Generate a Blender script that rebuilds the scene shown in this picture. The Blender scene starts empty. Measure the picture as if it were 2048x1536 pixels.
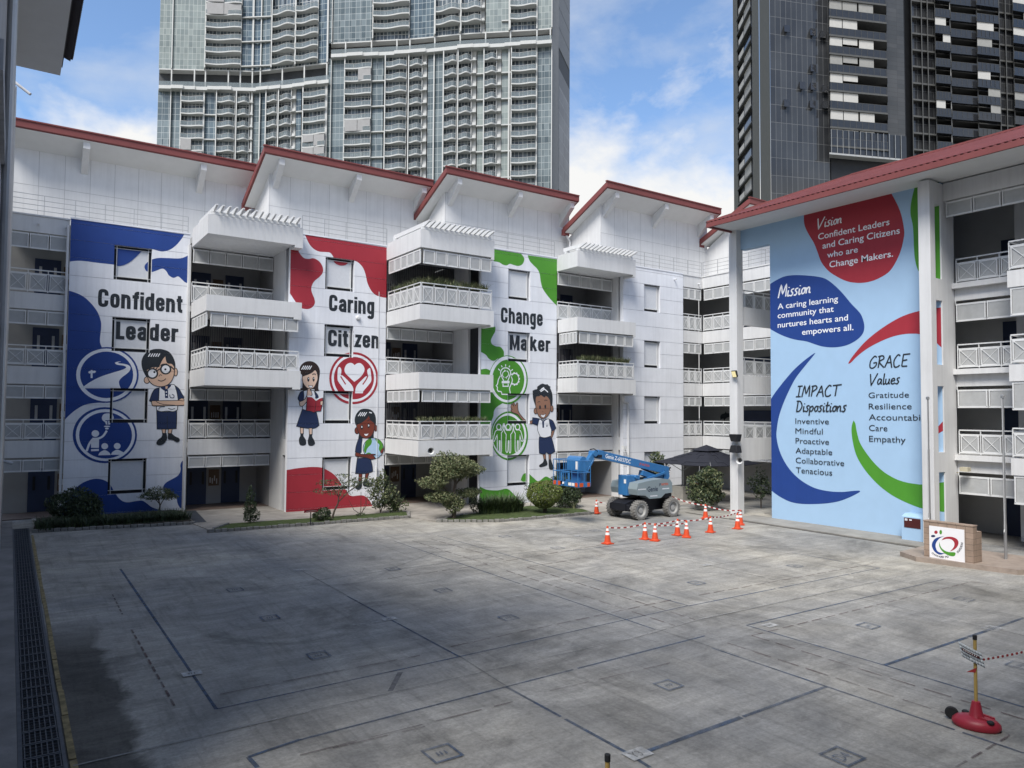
import bpy, bmesh, math, random
from mathutils import Vector, Matrix
from mathutils.geometry import tessellate_polygon
random.seed(7)
S = bpy.context.scene
COL = S.collection

# ---------------------------------------------------------------- camera
F_PX, YAW, PITCH, ROLL, CAM_H = 1463.1, 0.600991518, 0.0403857681, 0.00628179307, 5.2
_f = Vector((math.sin(YAW)*math.cos(PITCH), math.cos(YAW)*math.cos(PITCH), math.sin(PITCH)))
_r0 = Vector((math.cos(YAW), -math.sin(YAW), 0)); _u0 = _r0.cross(_f)
RIGHT = math.cos(ROLL)*_r0 + math.sin(ROLL)*_u0
UP = -math.sin(ROLL)*_r0 + math.cos(ROLL)*_u0
FWD = _f
CAM = Vector((0, 0, CAM_H))
cd = bpy.data.cameras.new('camera'); cam = bpy.data.objects.new('camera', cd); COL.objects.link(cam)
cd.sensor_width = 36; cd.lens = F_PX/2048*36; cd.clip_start = 0.1; cd.clip_end = 4000
cam.matrix_world = Matrix(((RIGHT.x, UP.x, -FWD.x, 0), (RIGHT.y, UP.y, -FWD.y, 0), (RIGHT.z, UP.z, -FWD.z, CAM_H), (0, 0, 0, 1)))
S.camera = cam
S.render.resolution_x, S.render.resolution_y = 1024, 768

# ---------------------------------------------------------------- sky, sun, exposure
SUN_EL, SUN_AZ = math.radians(52), math.radians(238)     # azimuth clockwise from +Y
S.view_settings.view_transform = 'Standard'; S.view_settings.look = 'None'
S.view_settings.exposure = 0.92; S.view_settings.gamma = 1
sv = Vector((math.sin(SUN_AZ)*math.cos(SUN_EL), math.cos(SUN_AZ)*math.cos(SUN_EL), math.sin(SUN_EL)))
sd = bpy.data.lights.new('sun', 'SUN'); sd.energy = 2.6; sd.angle = math.radians(24); sd.color = (1, .95, .88)
so = bpy.data.objects.new('sun', sd); COL.objects.link(so)
so.rotation_euler = (-sv).to_track_quat('-Z', 'Y').to_euler(); so.location = (0, 0, 60)
W = bpy.data.worlds.new('World'); S.world = W; W.use_nodes = True
def N(nt, t, **k):
    n = nt.nodes.new(t)
    for a, b in k.items():
        if a == 'i':
            for q, w in b.items(): n.inputs[q].default_value = w
        else: setattr(n, a, b)
    return n
nt = W.node_tree; nt.nodes.clear(); L = nt.links.new
out = N(nt, 'ShaderNodeOutputWorld'); bg = N(nt, 'ShaderNodeBackground', i={'Strength': 0.1})
sky = N(nt, 'ShaderNodeTexSky', sky_type='NISHITA', sun_disc=False, sun_elevation=SUN_EL, sun_rotation=SUN_AZ, air_density=1.0, dust_density=0.6, ozone_density=2.0)
tc = N(nt, 'ShaderNodeTexCoord'); sx = N(nt, 'ShaderNodeSeparateXYZ'); L(tc.outputs['Generated'], sx.inputs[0])
def M_(op, a, b=None, c=None, nt=None, clamp=False):
    nt = nt or W.node_tree
    n = nt.nodes.new('ShaderNodeMath'); n.operation = op; n.use_clamp = clamp
    for i, v in enumerate((a, b, c)):
        if v is None: continue
        if isinstance(v, (int, float)): n.inputs[i].default_value = v
        else: nt.links.new(v, n.inputs[i])
    return n.outputs[0]
zc = M_('ADD', M_('MAXIMUM', sx.outputs[2], 0.02), 0.25)
cv = N(nt, 'ShaderNodeCombineXYZ'); L(M_('DIVIDE', sx.outputs[0], zc), cv.inputs[0]); L(M_('DIVIDE', sx.outputs[1], zc), cv.inputs[1])
def noise(vec, scale, detail, rough, off, dist=0.0, nt=None):
    nt = nt or W.node_tree
    mp = N(nt, 'ShaderNodeMapping', i={'Location': off}); nt.links.new(vec, mp.inputs[0])
    n = N(nt, 'ShaderNodeTexNoise', i={'Scale': scale, 'Detail': detail, 'Roughness': rough, 'Distortion': dist}); nt.links.new(mp.outputs[0], n.inputs[0])
    return n.outputs[0]
vs = N(nt, 'ShaderNodeMapping', i={'Scale': (1, 1, 1.5)}); L(tc.outputs['Generated'], vs.inputs[0])
n1 = noise(vs.outputs[0], 4.6, 9, .56, (3.4, 1.7, .4), .15)
n2 = noise(vs.outputs[0], 3.4, 9, .58, (1.0, 4.4, 2.2), .35)
# low cumulus bank: more cover near the horizon
bank = M_('MULTIPLY', M_('SUBTRACT', 0.36, sx.outputs[2]), 2.2)
m1 = M_('MULTIPLY', M_('ADD', M_('SUBTRACT', n1, 0.50), bank), 6.0, clamp=True)
m2 = M_('MULTIPLY', M_('SUBTRACT', n2, 0.425), 4.5, clamp=True)
c1 = N(nt, 'ShaderNodeMix', data_type='RGBA', i={'A': (1, 1, 1, 1), 'B': (3.7, 4.0, 4.45, 1)}); L(M_('MULTIPLY', m2, .72), c1.inputs['Factor'])
tint = N(nt, 'ShaderNodeMix', data_type='RGBA', blend_type='MULTIPLY', i={'Factor': 1.0, 'B': (1.0, 1.08, 1.15, 1)})
L(sky.outputs[0], tint.inputs['A']); L(tint.outputs['Result'], c1.inputs['A'])
c2 = N(nt, 'ShaderNodeMix', data_type='RGBA', i={'B': (5.0, 5.0, 4.95, 1)}); L(m1, c2.inputs['Factor']); L(c1.outputs['Result'], c2.inputs['A'])
L(c2.outputs['Result'], bg.inputs[0]); L(bg.outputs[0], out.inputs[0])

# ---------------------------------------------------------------- measuring helpers (photo pixel -> world)
def ray(x, y): return RIGHT*((x-1024)/F_PX) - UP*((y-768)/F_PX) + FWD
def at(x, y, axis, val):
    d = ray(x, y); i = 'XYZ'.index(axis); return CAM + d*((val-CAM[i])/d[i])
def gnd(x, y): return at(x, y, 'Z', 0)

# ---------------------------------------------------------------- mesh builder
ORG = {}
class B:
    def __init__(s): s.v = []; s.f = []; s.m = []; s.uv = []
    def poly(s, pts, m=0, uv=None):
        n = len(s.v); s.v += [tuple(p) for p in pts]; s.f.append(tuple(range(n, n+len(pts)))); s.m.append(m); s.uv.append(uv)
    def box(s, x0, y0, z0, x1, y1, z1, m=0):
        x0, x1 = min(x0, x1), max(x0, x1); y0, y1 = min(y0, y1), max(y0, y1); z0, z1 = min(z0, z1), max(z0, z1)
        s.hexa([(x0, y0, z0), (x1, y0, z0), (x1, y1, z0), (x0, y1, z0), (x0, y0, z1), (x1, y0, z1), (x1, y1, z1), (x0, y1, z1)], m)
    def hexa(s, p, m=0):
        n = len(s.v); s.v += [tuple(q) for q in p]
        for q in ((0, 3, 2, 1), (4, 5, 6, 7), (0, 1, 5, 4), (1, 2, 6, 5), (2, 3, 7, 6), (3, 0, 4, 7)):
            s.f.append(tuple(n+i for i in q)); s.m.append(m); s.uv.append(None)
    def bar(s, p, q, w, h=None, m=0, up=(0, 0, 1)):
        p, q = Vector(p), Vector(q); h = h or w; d = (q-p).normalized(); u = Vector(up)
        if abs(d.dot(u)) > .98: u = Vector((0, 1, 0))
        a = d.cross(u).normalized(); b = a.cross(d).normalized()
        a *= w/2; b *= h/2
        s.hexa([p-a-b, p+a-b, q+a-b, q-a-b, p-a+b, p+a+b, q+a+b, q-a+b], m)
    def tube(s, p, q, r, r2=None, n=10, m=0, cap=True):
        p, q = Vector(p), Vector(q); r2 = r if r2 is None else r2; d = (q-p).normalized()
        u = Vector((0, 0, 1)) if abs(d.z) < .95 else Vector((1, 0, 0))
        a = d.cross(u).normalized(); b = a.cross(d)
        n0 = len(s.v)
        for c, rr in ((p, r), (q, r2)):
            for i in range(n):
                t = 2*math.pi*i/n; s.v.append(tuple(c + a*(rr*math.cos(t)) + b*(rr*math.sin(t))))
        for i in range(n):
            j = (i+1) % n; s.f.append((n0+i, n0+j, n0+n+j, n0+n+i)); s.m.append(m); s.uv.append(None)
        if cap:
            s.f.append(tuple(n0+i for i in reversed(range(n)))); s.m.append(m); s.uv.append(None)
            s.f.append(tuple(n0+n+i for i in range(n))); s.m.append(m); s.uv.append(None)
    def path(s, pts, r, n=8, m=0, r2=None):
        pts = [Vector(p) for p in pts]
        for i in range(len(pts)-1):
            ra = r if r2 is None else r+(r2-r)*i/(len(pts)-1); rb = r if r2 is None else r+(r2-r)*(i+1)/(len(pts)-1)
            s.tube(pts[i], pts[i+1], ra, rb, n, m)
    def lathe(s, prof, c=(0, 0, 0), n=16, m=0, axis='Z', sx=1, sy=1, cap=True):
        n0 = len(s.v); c = Vector(c)
        for r, z in prof:
            for i in range(n):
                t = 2*math.pi*i/n; x, y = r*math.cos(t)*sx, r*math.sin(t)*sy
                v = {'Z': (x, y, z), 'Y': (x, z, y), 'X': (z, x, y)}[axis]
                s.v.append(tuple(c+Vector(v)))
        for k in range(len(prof)-1):
            mm = m[k] if isinstance(m, (list, tuple)) else m
            for i in range(n):
                j = (i+1) % n; s.f.append((n0+k*n+i, n0+k*n+j, n0+(k+1)*n+j, n0+(k+1)*n+i)); s.m.append(mm); s.uv.append(None)
        if cap:
            mm = m[0] if isinstance(m, (list, tuple)) else m
            s.f.append(tuple(n0+i for i in reversed(range(n)))); s.m.append(mm); s.uv.append(None)
            mm = m[-1] if isinstance(m, (list, tuple)) else m
            s.f.append(tuple(n0+(len(prof)-1)*n+i for i in range(n))); s.m.append(mm); s.uv.append(None)
    def prism(s, pts, vec, m=0, mside=None):
        pts = [Vector(p) for p in pts]; vec = Vector(vec); n = len(pts)
        s.poly(pts, m); s.poly([p+vec for p in reversed(pts)], m)
        for i in range(n):
            j = (i+1) % n; s.poly([pts[i], pts[i]+vec, pts[j]+vec, pts[j]], m if mside is None else mside)
    def build(s, name, mats, parent=None, smooth=False, bevel=0, loc=None):
        o0 = ORG.get(parent.name, Vector((0, 0, 0))) if parent else Vector(loc or (0, 0, 0))
        me = bpy.data.meshes.new(name)
        me.from_pydata([(x-o0.x, y-o0.y, z-o0.z) for x, y, z in s.v], [], s.f)
        if not isinstance(mats, (list, tuple)): mats = [mats]
        for m in mats: me.materials.append(m)
        me.polygons.foreach_set('material_index', s.m)
        if any(u is not None for u in s.uv):
            ul = me.uv_layers.new(name='UVMap')
            for p, u in zip(me.polygons, s.uv):
                if u is not None:
                    for li, c in zip(p.loop_indices, u): ul.data[li].uv = c
        bm = bmesh.new(); bm.from_mesh(me)
        if s.fixn: bmesh.ops.recalc_face_normals(bm, faces=bm.faces)
        bm.to_mesh(me); bm.free()
        if smooth:
            me.polygons.foreach_set('use_smooth', [True]*len(me.polygons))
            try: me.set_sharp_from_angle(angle=math.radians(38))
            except Exception: pass
        o = bpy.data.objects.new(name, me); COL.objects.link(o)
        if parent: o.parent = parent
        else: o.location = o0
        ORG[o.name] = o0
        if bevel:
            b = o.modifiers.new('bevel', 'BEVEL'); b.width = bevel; b.segments = 2; b.limit_method = 'ANGLE'; b.angle_limit = math.radians(40)
        return o
    fixn = True
def thing(name, label, cat, loc, group=None):
    o = bpy.data.objects.new(name, None); COL.objects.link(o); o.location = loc; o.empty_display_size = .2
    o['label'] = label; o['category'] = cat
    if group: o['group'] = group
    ORG[o.name] = Vector(loc); return o
def tag(o, label, cat, group=None, kind=None):
    if label: o['label'] = label
    if cat: o['category'] = cat
    if group: o['group'] = group
    if kind: o['kind'] = kind
    return o
def copy_tree(o, parent=None):
    c = o.copy(); COL.objects.link(c)
    if parent: c.parent = parent
    for ch in [k for k in o.children]: copy_tree(ch, c)
    return c

# ---------------------------------------------------------------- materials
def rgb(h):
    h = h.lstrip('#'); c = [int(h[i:i+2], 16)/255 for i in (0, 2, 4)]
    return tuple(x/12.92 if x <= .04045 else ((x+.055)/1.055)**2.4 for x in c)
def mat(name, col, rough=.6, metal=0, var=.12, vscale=1.5, bump=0, bscale=30, spec=.3, streak=0, dirt=0, alpha=1, coat=0, emis=None):
    m = bpy.data.materials.new(name); m.use_nodes = True; nt = m.node_tree; p = nt.nodes['Principled BSDF']; L = nt.links.new
    c = col if not isinstance(col, str) else rgb(col)
    p.inputs['Roughness'].default_value = rough; p.inputs['Metallic'].default_value = metal
    p.inputs['Specular IOR Level'].default_value = spec; p.inputs['Alpha'].default_value = alpha
    p.inputs['Coat Weight'].default_value = coat
    tc = N(nt, 'ShaderNodeTexCoord'); base = None
    if var or streak or dirt:
        f = noise(tc.outputs['Object'], vscale, 6, .6, (0, 0, 0), 0, nt)
        mr = N(nt, 'ShaderNodeMapRange', i={'From Min': .3, 'From Max': .7, 'To Min': 1-var, 'To Max': 1+var*.6}); L(f, mr.inputs[0]); fac = mr.outputs[0]
        if streak:
            mp = N(nt, 'ShaderNodeMapping', i={'Scale': (2.5, 2.5, .12)}); L(tc.outputs['Object'], mp.inputs[0])
            f2 = noise(mp.outputs[0], 2.0, 5, .65, (5, 2, 1), 0, nt)
            m2 = N(nt, 'ShaderNodeMapRange', i={'From Min': .45, 'From Max': .8, 'To Min': 1, 'To Max': 1-streak}); L(f2, m2.inputs[0])
            fac = M_('MULTIPLY', fac, m2.outputs[0], nt=nt)
        if dirt:
            f3 = noise(tc.outputs['Object'], .35, 8, .7, (9, 2, 1), .4, nt)
            m3 = N(nt, 'ShaderNodeMapRange', i={'From Min': .4, 'From Max': .75, 'To Min': 1, 'To Max': 1-dirt}); L(f3, m3.inputs[0])
            fac = M_('MULTIPLY', fac, m3.outputs[0], nt=nt)
        vm = N(nt, 'ShaderNodeVectorMath', operation='SCALE', i={0: c[:3]}); L(fac, vm.inputs['Scale']); L(vm.outputs[0], p.inputs['Base Color'])
    else: p.inputs['Base Color'].default_value = (*c[:3], 1)
    if bump:
        fb = noise(tc.outputs['Object'], bscale, 4, .6, (1, 1, 1), 0, nt)
        bn = N(nt, 'ShaderNodeBump', i={'Strength': bump, 'Distance': .02}); L(fb, bn.inputs['Height']); L(bn.outputs[0], p.inputs['Normal'])
    if emis:
        p.inputs['Emission Color'].default_value = (*emis[0], 1); p.inputs['Emission Strength'].default_value = emis[1]
    return m
def gridmat(name, ca, cb, mortar, bw, bh, ms, rough=.15, spec=.5, metal=0, warp=0):
    """curtain wall: rectangular panes with a thin frame, laid out on the UVs (metres)"""
    m = bpy.data.materials.new(name); m.use_nodes = True; nt = m.node_tree; p = nt.nodes['Principled BSDF']; L = nt.links.new
    uv = N(nt, 'ShaderNodeUVMap'); br = N(nt, 'ShaderNodeTexBrick', offset=0, squash=1, i={'Color1': (*ca, 1), 'Color2': (*cb, 1), 'Mortar': (*mortar, 1), 'Scale': 1, 'Mortar Size': ms, 'Mortar Smooth': 0, 'Brick Width': bw, 'Row Height': bh, 'Bias': 0})
    L(uv.outputs[0], br.inputs[0])
    f = noise(uv.outputs[0], .12, 4, .6, (0, 0, 0), 0, nt)
    mr = N(nt, 'ShaderNodeMapRange', i={'From Min': .3, 'From Max': .7, 'To Min': .8, 'To Max': 1.2}); L(f, mr.inputs[0])
    vm = N(nt, 'ShaderNodeVectorMath', operation='SCALE'); L(br.outputs['Color'], vm.inputs[0]); L(mr.outputs[0], vm.inputs['Scale'])
    L(vm.outputs[0], p.inputs['Base Color']); p.inputs['Metallic'].default_value = metal; p.inputs['Specular IOR Level'].default_value = spec
    r2 = N(nt, 'ShaderNodeMapRange', i={'To Min': rough, 'To Max': .6}); L(br.outputs['Fac'], r2.inputs[0]); L(r2.outputs[0], p.inputs['Roughness'])
    return m
WHITE = mat('white wall paint', (.66, .665, .665), .75, var=.05, vscale=.6, bump=.08, bscale=60, streak=.14, dirt=.06)
WHITE2 = mat('white trim paint', (.67, .68, .69), .6, var=.05, streak=.12)
PANEL = mat('white panel paint', (.77, .79, .83), .7, var=.06, vscale=.8, bump=.06, bscale=60, streak=.13, dirt=.06)
GROOVE = mat('groove shade paint', (.52, .53, .56), .8)
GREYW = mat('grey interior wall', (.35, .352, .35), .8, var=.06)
MESHG = mat('perforated grey sheet', (.40, .41, .41), .6, var=.1, vscale=3, bump=.3, bscale=90)
FRAMEW = mat('white steel frame', (.66, .67, .67), .45, var=.06, vscale=4)
REDROOF = mat('red metal roofing', (.195, .060, .058), .55, var=.14, vscale=.8, spec=.25)
SOFFIT = mat('white soffit board', (.70, .71, .71), .7, var=.04)
NAVYDOOR = mat('navy door', (.035, .05, .10), .5, var=.1)
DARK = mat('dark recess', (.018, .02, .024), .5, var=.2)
BLIND = mat('white roller blind', (.62, .64, .67), .7, var=.05, vscale=8, bump=.15, bscale=40)
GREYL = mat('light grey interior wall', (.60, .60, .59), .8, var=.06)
FLOORT = mat('brown floor tiles', (.16, .12, .10), .5, var=.2, vscale=3)
STEEL = mat('galvanised steel', (.42, .43, .44), .35, metal=.7, var=.1)
P_BLUE = mat('blue mural paint', (.018, .055, .24), .55, var=.05, streak=.05)
P_RED = mat('red mural paint', (.35, .030, .045), .55, var=.05, streak=.05)
P_GREEN = mat('green mural paint', (.075, .28, .030), .55, var=.05, streak=.05)
P_NAVY = mat('navy mural paint', (.020, .035, .095), .6, var=.04)
P_INK = mat('charcoal mural paint', (.022, .028, .036), .6, var=.04)
P_WHITE = mat('white mural paint', (.80, .82, .86), .65, var=.03)
P_SKIN1 = mat('light skin mural paint', (.66, .45, .33), .6, var=.03)
P_SKIN2 = mat('pale skin mural paint', (.74, .53, .41), .6, var=.03)
P_SKIN3 = mat('dark brown skin mural paint', (.18, .042, .028), .6, var=.03)
P_SKIN4 = mat('brown skin mural paint', (.29, .155, .105), .6, var=.03)
P_SKY = mat('light blue mural paint', (.36, .53, .72), .6, var=.03)
CONC = mat('pale concrete', (.34, .33, .30), .85, var=.22, vscale=1.3, bump=.3, bscale=18, dirt=.35)
# ================================================================ courtyard
def ground_mat():
    m = bpy.data.materials.new('worn concrete courtyard'); m.use_nodes = True; nt = m.node_tree; p = nt.nodes['Principled BSDF']; L = nt.links.new
    tc = N(nt, 'ShaderNodeTexCoord'); o = tc.outputs['Object']
    def st(sc, rot=0):
        mp = N(nt, 'ShaderNodeMapping', i={'Scale': sc, 'Rotation': (0, 0, rot)}); L(o, mp.inputs[0]); return mp.outputs[0]
    a = noise(o, .09, 7, .62, (0, 3, 0), .5, nt); b = noise(o, .55, 8, .7, (4, 1, 0), 1.0, nt)
    c = noise(st((.35, 2.6, 1), .18), 1.3, 6, .7, (2, 2, 0), .4, nt); d = noise(o, 14, 4, .75, (0, 0, 0), 0, nt)
    e = noise(st((3.2, .22, 1), .05), 1.6, 5, .7, (7, 2, 0), .2, nt)
    def mr(s, f0, f1, t0, t1):
        n = N(nt, 'ShaderNodeMapRange', i={'From Min': f0, 'From Max': f1, 'To Min': t0, 'To Max': t1}); L(s, n.inputs[0]); return n.outputs[0]
    f = M_('MULTIPLY', mr(a, .3, .7, .74, 1.22), mr(b, .3, .7, .66, 1.28), nt=nt)
    f = M_('MULTIPLY', f, mr(c, .35, .7, .84, 1.14), nt=nt); f = M_('MULTIPLY', f, mr(d, .3, .7, .80, 1.18), nt=nt)
    f = M_('MULTIPLY', f, mr(e, .5, .75, 1.0, .70), nt=nt)
    # pale scuffs and dark grime patches
    sc = M_('MULTIPLY', mr(noise(st((.5, 1.8, 1), .25), 2.4, 9, .78, (11, 5, 0), .8, nt), .56, .72, 0, 1), mr(a, .4, .6, .2, 1), nt=nt)
    gr = mr(noise(o, .26, 9, .72, (21, 8, 0), 1.2, nt), .52, .70, 0, 1)
    f = M_('ADD', f, M_('MULTIPLY', sc, .42, nt=nt), nt=nt); f = M_('MULTIPLY', f, M_('SUBTRACT', 1, M_('MULTIPLY', gr, .46, nt=nt), nt=nt), nt=nt)
    # damp stain that follows the drain, deepened with painted shade from the left block
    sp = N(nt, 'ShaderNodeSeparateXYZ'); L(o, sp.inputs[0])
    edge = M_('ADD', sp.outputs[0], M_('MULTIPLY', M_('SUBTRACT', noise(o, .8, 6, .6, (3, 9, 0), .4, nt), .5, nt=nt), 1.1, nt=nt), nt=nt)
    stn_shade = M_('MULTIPLY', mr(edge, 1.75, 1.95, 1, 0), mr(sp.outputs[1], 18.5, 21.5, 1, 0), nt=nt)
    f = M_('MULTIPLY', f, M_('SUBTRACT', 1, M_('MULTIPLY', stn_shade, .68, nt=nt), nt=nt), nt=nt)
    mx = N(nt, 'ShaderNodeMix', data_type='RGBA', i={'A': (.275, .278, .278, 1), 'B': (.335, .315, .27, 1)}); L(mr(a, .35, .65, 0, 1), mx.inputs['Factor'])
    vm = N(nt, 'ShaderNodeVectorMath', operation='SCALE'); L(mx.outputs['Result'], vm.inputs[0]); L(f, vm.inputs['Scale']); L(vm.outputs[0], p.inputs['Base Color'])
    p.inputs['Specular IOR Level'].default_value = .25; L(mr(b, .3, .7, .7, .92), p.inputs['Roughness'])
    bn = N(nt, 'ShaderNodeBump', i={'Strength': .35, 'Distance': .02}); L(d, bn.inputs['Height']); L(bn.outputs[0], p.inputs['Normal'])
    return m
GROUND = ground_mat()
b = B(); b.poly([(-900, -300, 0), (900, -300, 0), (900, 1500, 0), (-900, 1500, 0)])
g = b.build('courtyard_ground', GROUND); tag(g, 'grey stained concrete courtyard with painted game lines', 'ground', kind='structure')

LN_BLUE = mat('worn blue line paint', (.065, .098, .16), .85, var=.6, vscale=5)
LN_RED = mat('worn red line paint', (.125, .082, .080), .85, var=.6, vscale=5)
LN_WHITE = mat('worn white line paint', (.52, .53, .53), .8, var=.5, vscale=7)
LN_DARK = mat('dark joint filler', (.10, .102, .10), .9, var=.4, vscale=4)
def worn(m, lo, hi, sc):
    nt = m.node_tree; p = nt.nodes['Principled BSDF']; tc = N(nt, 'ShaderNodeTexCoord'); f = noise(tc.outputs['Object'], sc, 7, .72, (2, 7, 1), .6, nt)
    g = noise(tc.outputs['Object'], .16, 4, .6, (6, 1, 3), .3, nt)
    mr = N(nt, 'ShaderNodeMapRange', i={'From Min': .36, 'From Max': .62, 'To Min': lo, 'To Max': hi}); nt.links.new(M_('ADD', M_('MULTIPLY', f, .6, nt=nt), M_('MULTIPLY', g, .4, nt=nt), nt=nt), mr.inputs[0]); nt.links.new(mr.outputs[0], p.inputs['Alpha'])
LN_PALE = mat('pale joint sealant', (.33, .33, .32), .9, var=.5, vscale=3)
for m_, lo_, hi_ in ((LN_BLUE, .30, .95), (LN_RED, .18, .85), (LN_WHITE, .2, .9), (LN_DARK, .15, .75), (LN_PALE, .1, .8)): worn(m_, lo_, hi_, 1.6)
mk = B(); MI = {'b': 0, 'r': 1, 'w': 2, 'd': 3, 'p': 4}
def strip(p, q, w, m, z=.004):
    d = Vector((q[0]-p[0], q[1]-p[1], 0)).normalized(); n = Vector((-d.y, d.x, 0))*(w/2)
    mk.poly([(p[0]-n.x, p[1]-n.y, z), (q[0]-n.x, q[1]-n.y, z), (q[0]+n.x, q[1]+n.y, z), (p[0]+n.x, p[1]+n.y, z)], MI[m])
def line(x0, y0, x1, y1, m='b', w=.07, dash=0, gap=0, z=.004, wear=.12):
    p, q = gnd(x0, y0), gnd(x1, y1); L_ = (q-p).length; d = (q-p)/L_; t = 0
    rr = random.Random(int(x0*7+y0))
    while t < L_:
        e = min(L_, t+(dash or rr.uniform(1.5, 4)))
        strip(p+d*t, p+d*e, w*rr.uniform(.8, 1.1), m, z)
        t = e + (gap if dash else rr.choice([0, 0, .05, wear]))
lz = .004
for x0, y0, x1, y1, w in [(240.7, 1137.8, 432.6, 1418.7, .09), (874.6, 1071, 1378, 1212, .055), (1378, 1212, 1760, 1136, .06), (787, 1082, 1310, 1259, .06),
        (600, 1480, 1012, 1374, .085), (1012, 1374, 1410, 1272, .08), (432.6, 1418.7, 913, 1315, .06), (913, 1315, 1250, 1240, .06), (1250, 1240, 1375, 1212, .05), (1012, 1374, 1250, 1504, .09), (695, 1193, 917, 1313, .07),
        (1493, 1251, 1769, 1331, .06), (1769, 1331, 2048, 1415, .07), (1423, 1296, 2048, 1507, .075), (1769, 1331, 1985, 1258, .12), (1985, 1258, 2048, 1236, .12), (1652, 1374, 1398, 1466, .13), (1398, 1466, 1290, 1505, .13),
        (1493, 1251, 1719, 1198, .06), (1719, 1198, 1887, 1159, .05), (1250, 1504, 1300, 1536, .09), (496, 1515, 600, 1480, .09), (496, 1515, 515, 1536, .09), (1585, 1106, 1760, 1137, .05), (1130, 1103, 1366, 1075, .05)]:
    line(x0, y0, x1, y1, 'b', w*.75, z=lz); lz += .0003
for x0, y0, x1, y1, da in [(824, 1082, 975, 1129, .5), (975, 1129, 773, 1158, .5), (862, 1078.6, 1016, 1122, .5), (1016, 1122, 1350, 1065, .5), (1054, 1135, 1390, 1240, .5), (1054, 1135, 1400, 1078, .5), (1013, 1142, 1350, 1252, .5),
        (902, 1294, 1350, 1199, .45), (1398, 1191, 1746, 1128, .45), (1503, 1272, 1944, 1164, .42), (1503, 1272, 2048, 1440, .5), (1455, 1287, 1919, 1437, .5), (1919, 1437, 2020, 1472, .6), (1912, 1536, 2020, 1472, .35), (263, 1260, 349, 1413, .35), (225, 1190, 245, 1230, .3), (1944, 1164, 2040, 1182, .5)]:
    line(x0, y0, x1, y1, 'r', .04, da, .16, z=lz); lz += .0003
for x0, y0, x1, y1 in [(600, 1512, 1025, 1405), (1100, 1383, 1340, 1327), (600, 1358, 840, 1312), (440, 1390, 600, 1358), (665, 1498, 850, 1455)]:
    line(x0, y0, x1, y1, 'r', .03, .9, .25, z=lz); lz += .0003
for x0, y0, x1, y1 in [(700, 1252, 765, 1243), (825, 1228, 915, 1212), (956, 1206, 1085, 1184), (706, 1196, 720, 1204)]:
    line(x0, y0, x1, y1, 'w', .03, .5, .04, z=lz); lz += .0003
for x0, y0, x1, y1, m, w in [(80, 1232, 620, 1166, 'p', .05), (600, 1166, 917, 1123, 'p', .05), (917, 1123, 1171, 1091, 'p', .04), (146, 1534, 620, 1424, 'p', .05), (620, 1424, 1250, 1282, 'd', .03), (1250, 1282, 1398, 1240, 'p', .05), (1398, 1240, 1893, 1134, 'p', .06),
        (1412, 1131, 1588, 1169, 'd', .035), (1155, 1073, 1412, 1131, 'd', .03), (1070, 1053, 1155, 1073, 'd', .03), (1719, 1198, 1966, 1256, 'd', .04), (2000, 1262, 2048, 1273, 'd', .04), (917, 1313, 1012, 1374, 'd', .03), (778, 1140, 868, 1106, 'd', .03), (960, 1095, 1160, 1073, 'd', .03), (1398, 1136, 1585, 1106, 'd', .035), (600, 1141, 695, 1193, 'd', .03), (1190, 1165, 1250, 1155, 'd', .03), (1310, 1259, 1500, 1320, 'd', .03)]:
    line(x0, y0, x1, y1, m, w, z=lz); lz += .0003
def number_box(px, py, txt=None, white=False, sz=.5):
    c = gnd(px, py); z = lz+.001; s = sz/2
    if white:
        mk.poly([(c.x-s, c.y-s*.7, z), (c.x+s, c.y-s*.7, z), (c.x+s, c.y+s*.7, z), (c.x-s, c.y+s*.7, z)], 2)
    else:
        w = .045
        for x0, y0, x1, y1 in ((-s, -s, s, -s+w), (-s, s-w, s, s), (-s, -s+w, -s+w, s-w), (s-w, -s+w, s, s-w)):
            mk.poly([(c.x+x0, c.y+y0, z), (c.x+x1, c.y+y0, z), (c.x+x1, c.y+y1, z), (c.x+x0, c.y+y1, z)], 0)
    if txt:
        for tri in text_tris(txt):
            mk.poly([(c.x+(x/1.45-.5)*s*1.35, c.y+(y-.36)*s*1.2, z+.002) for x, y in tri], 3 if white else 0)
    else:   # worn figures that can no longer be read
        for dx in (-.35, -.1, .2):
            mk.poly([(c.x+(dx-.05)*s, c.y-.25*s, z+.002), (c.x+(dx+.12)*s, c.y-.2*s, z+.002), (c.x+(dx+.1)*s, c.y+.25*s, z+.002), (c.x+(dx-.02)*s, c.y+.2*s, z+.002)], 3 if white else 0)
# ---------------------------------------------------------------- lettering helpers
_tt = {}
def text_tris(s, bold=0.0):
    k = (s, bold)
    if k in _tt: return _tt[k]
    c = bpy.data.curves.new('lettering', 'FONT'); c.body = s; c.offset = bold; c.resolution_u = 4
    o = bpy.data.objects.new('lettering', c); COL.objects.link(o)
    dg = bpy.context.evaluated_depsgraph_get(); ev = o.evaluated_get(dg); me = ev.to_mesh(); me.calc_loop_triangles()
    V = [(v.co.x, v.co.y) for v in me.vertices]
    r = [[V[i] for i in t.vertices] for t in me.loop_triangles]
    ev.to_mesh_clear(); bpy.data.objects.remove(o); bpy.data.curves.remove(c)
    _tt[k] = r; return r
number_box(1685, 1515, 'D4', sz=.5); number_box(884, 1509, sz=.5); number_box(1275, 1510, 'Y3', True, .42); number_box(1985, 1258, 'Y7', True, .5)
for x, y in ((1737, 1253), (1017, 1237), (637, 1312), (1337, 1372), (1393, 1167), (1590, 1133), (1115, 1097), (886, 1182), (785, 1139), (1928, 1200), (2040, 1333), (470, 1181), (540, 1237), (1190, 1062), (1010, 1074)): number_box(x, y, sz=.44)
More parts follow.
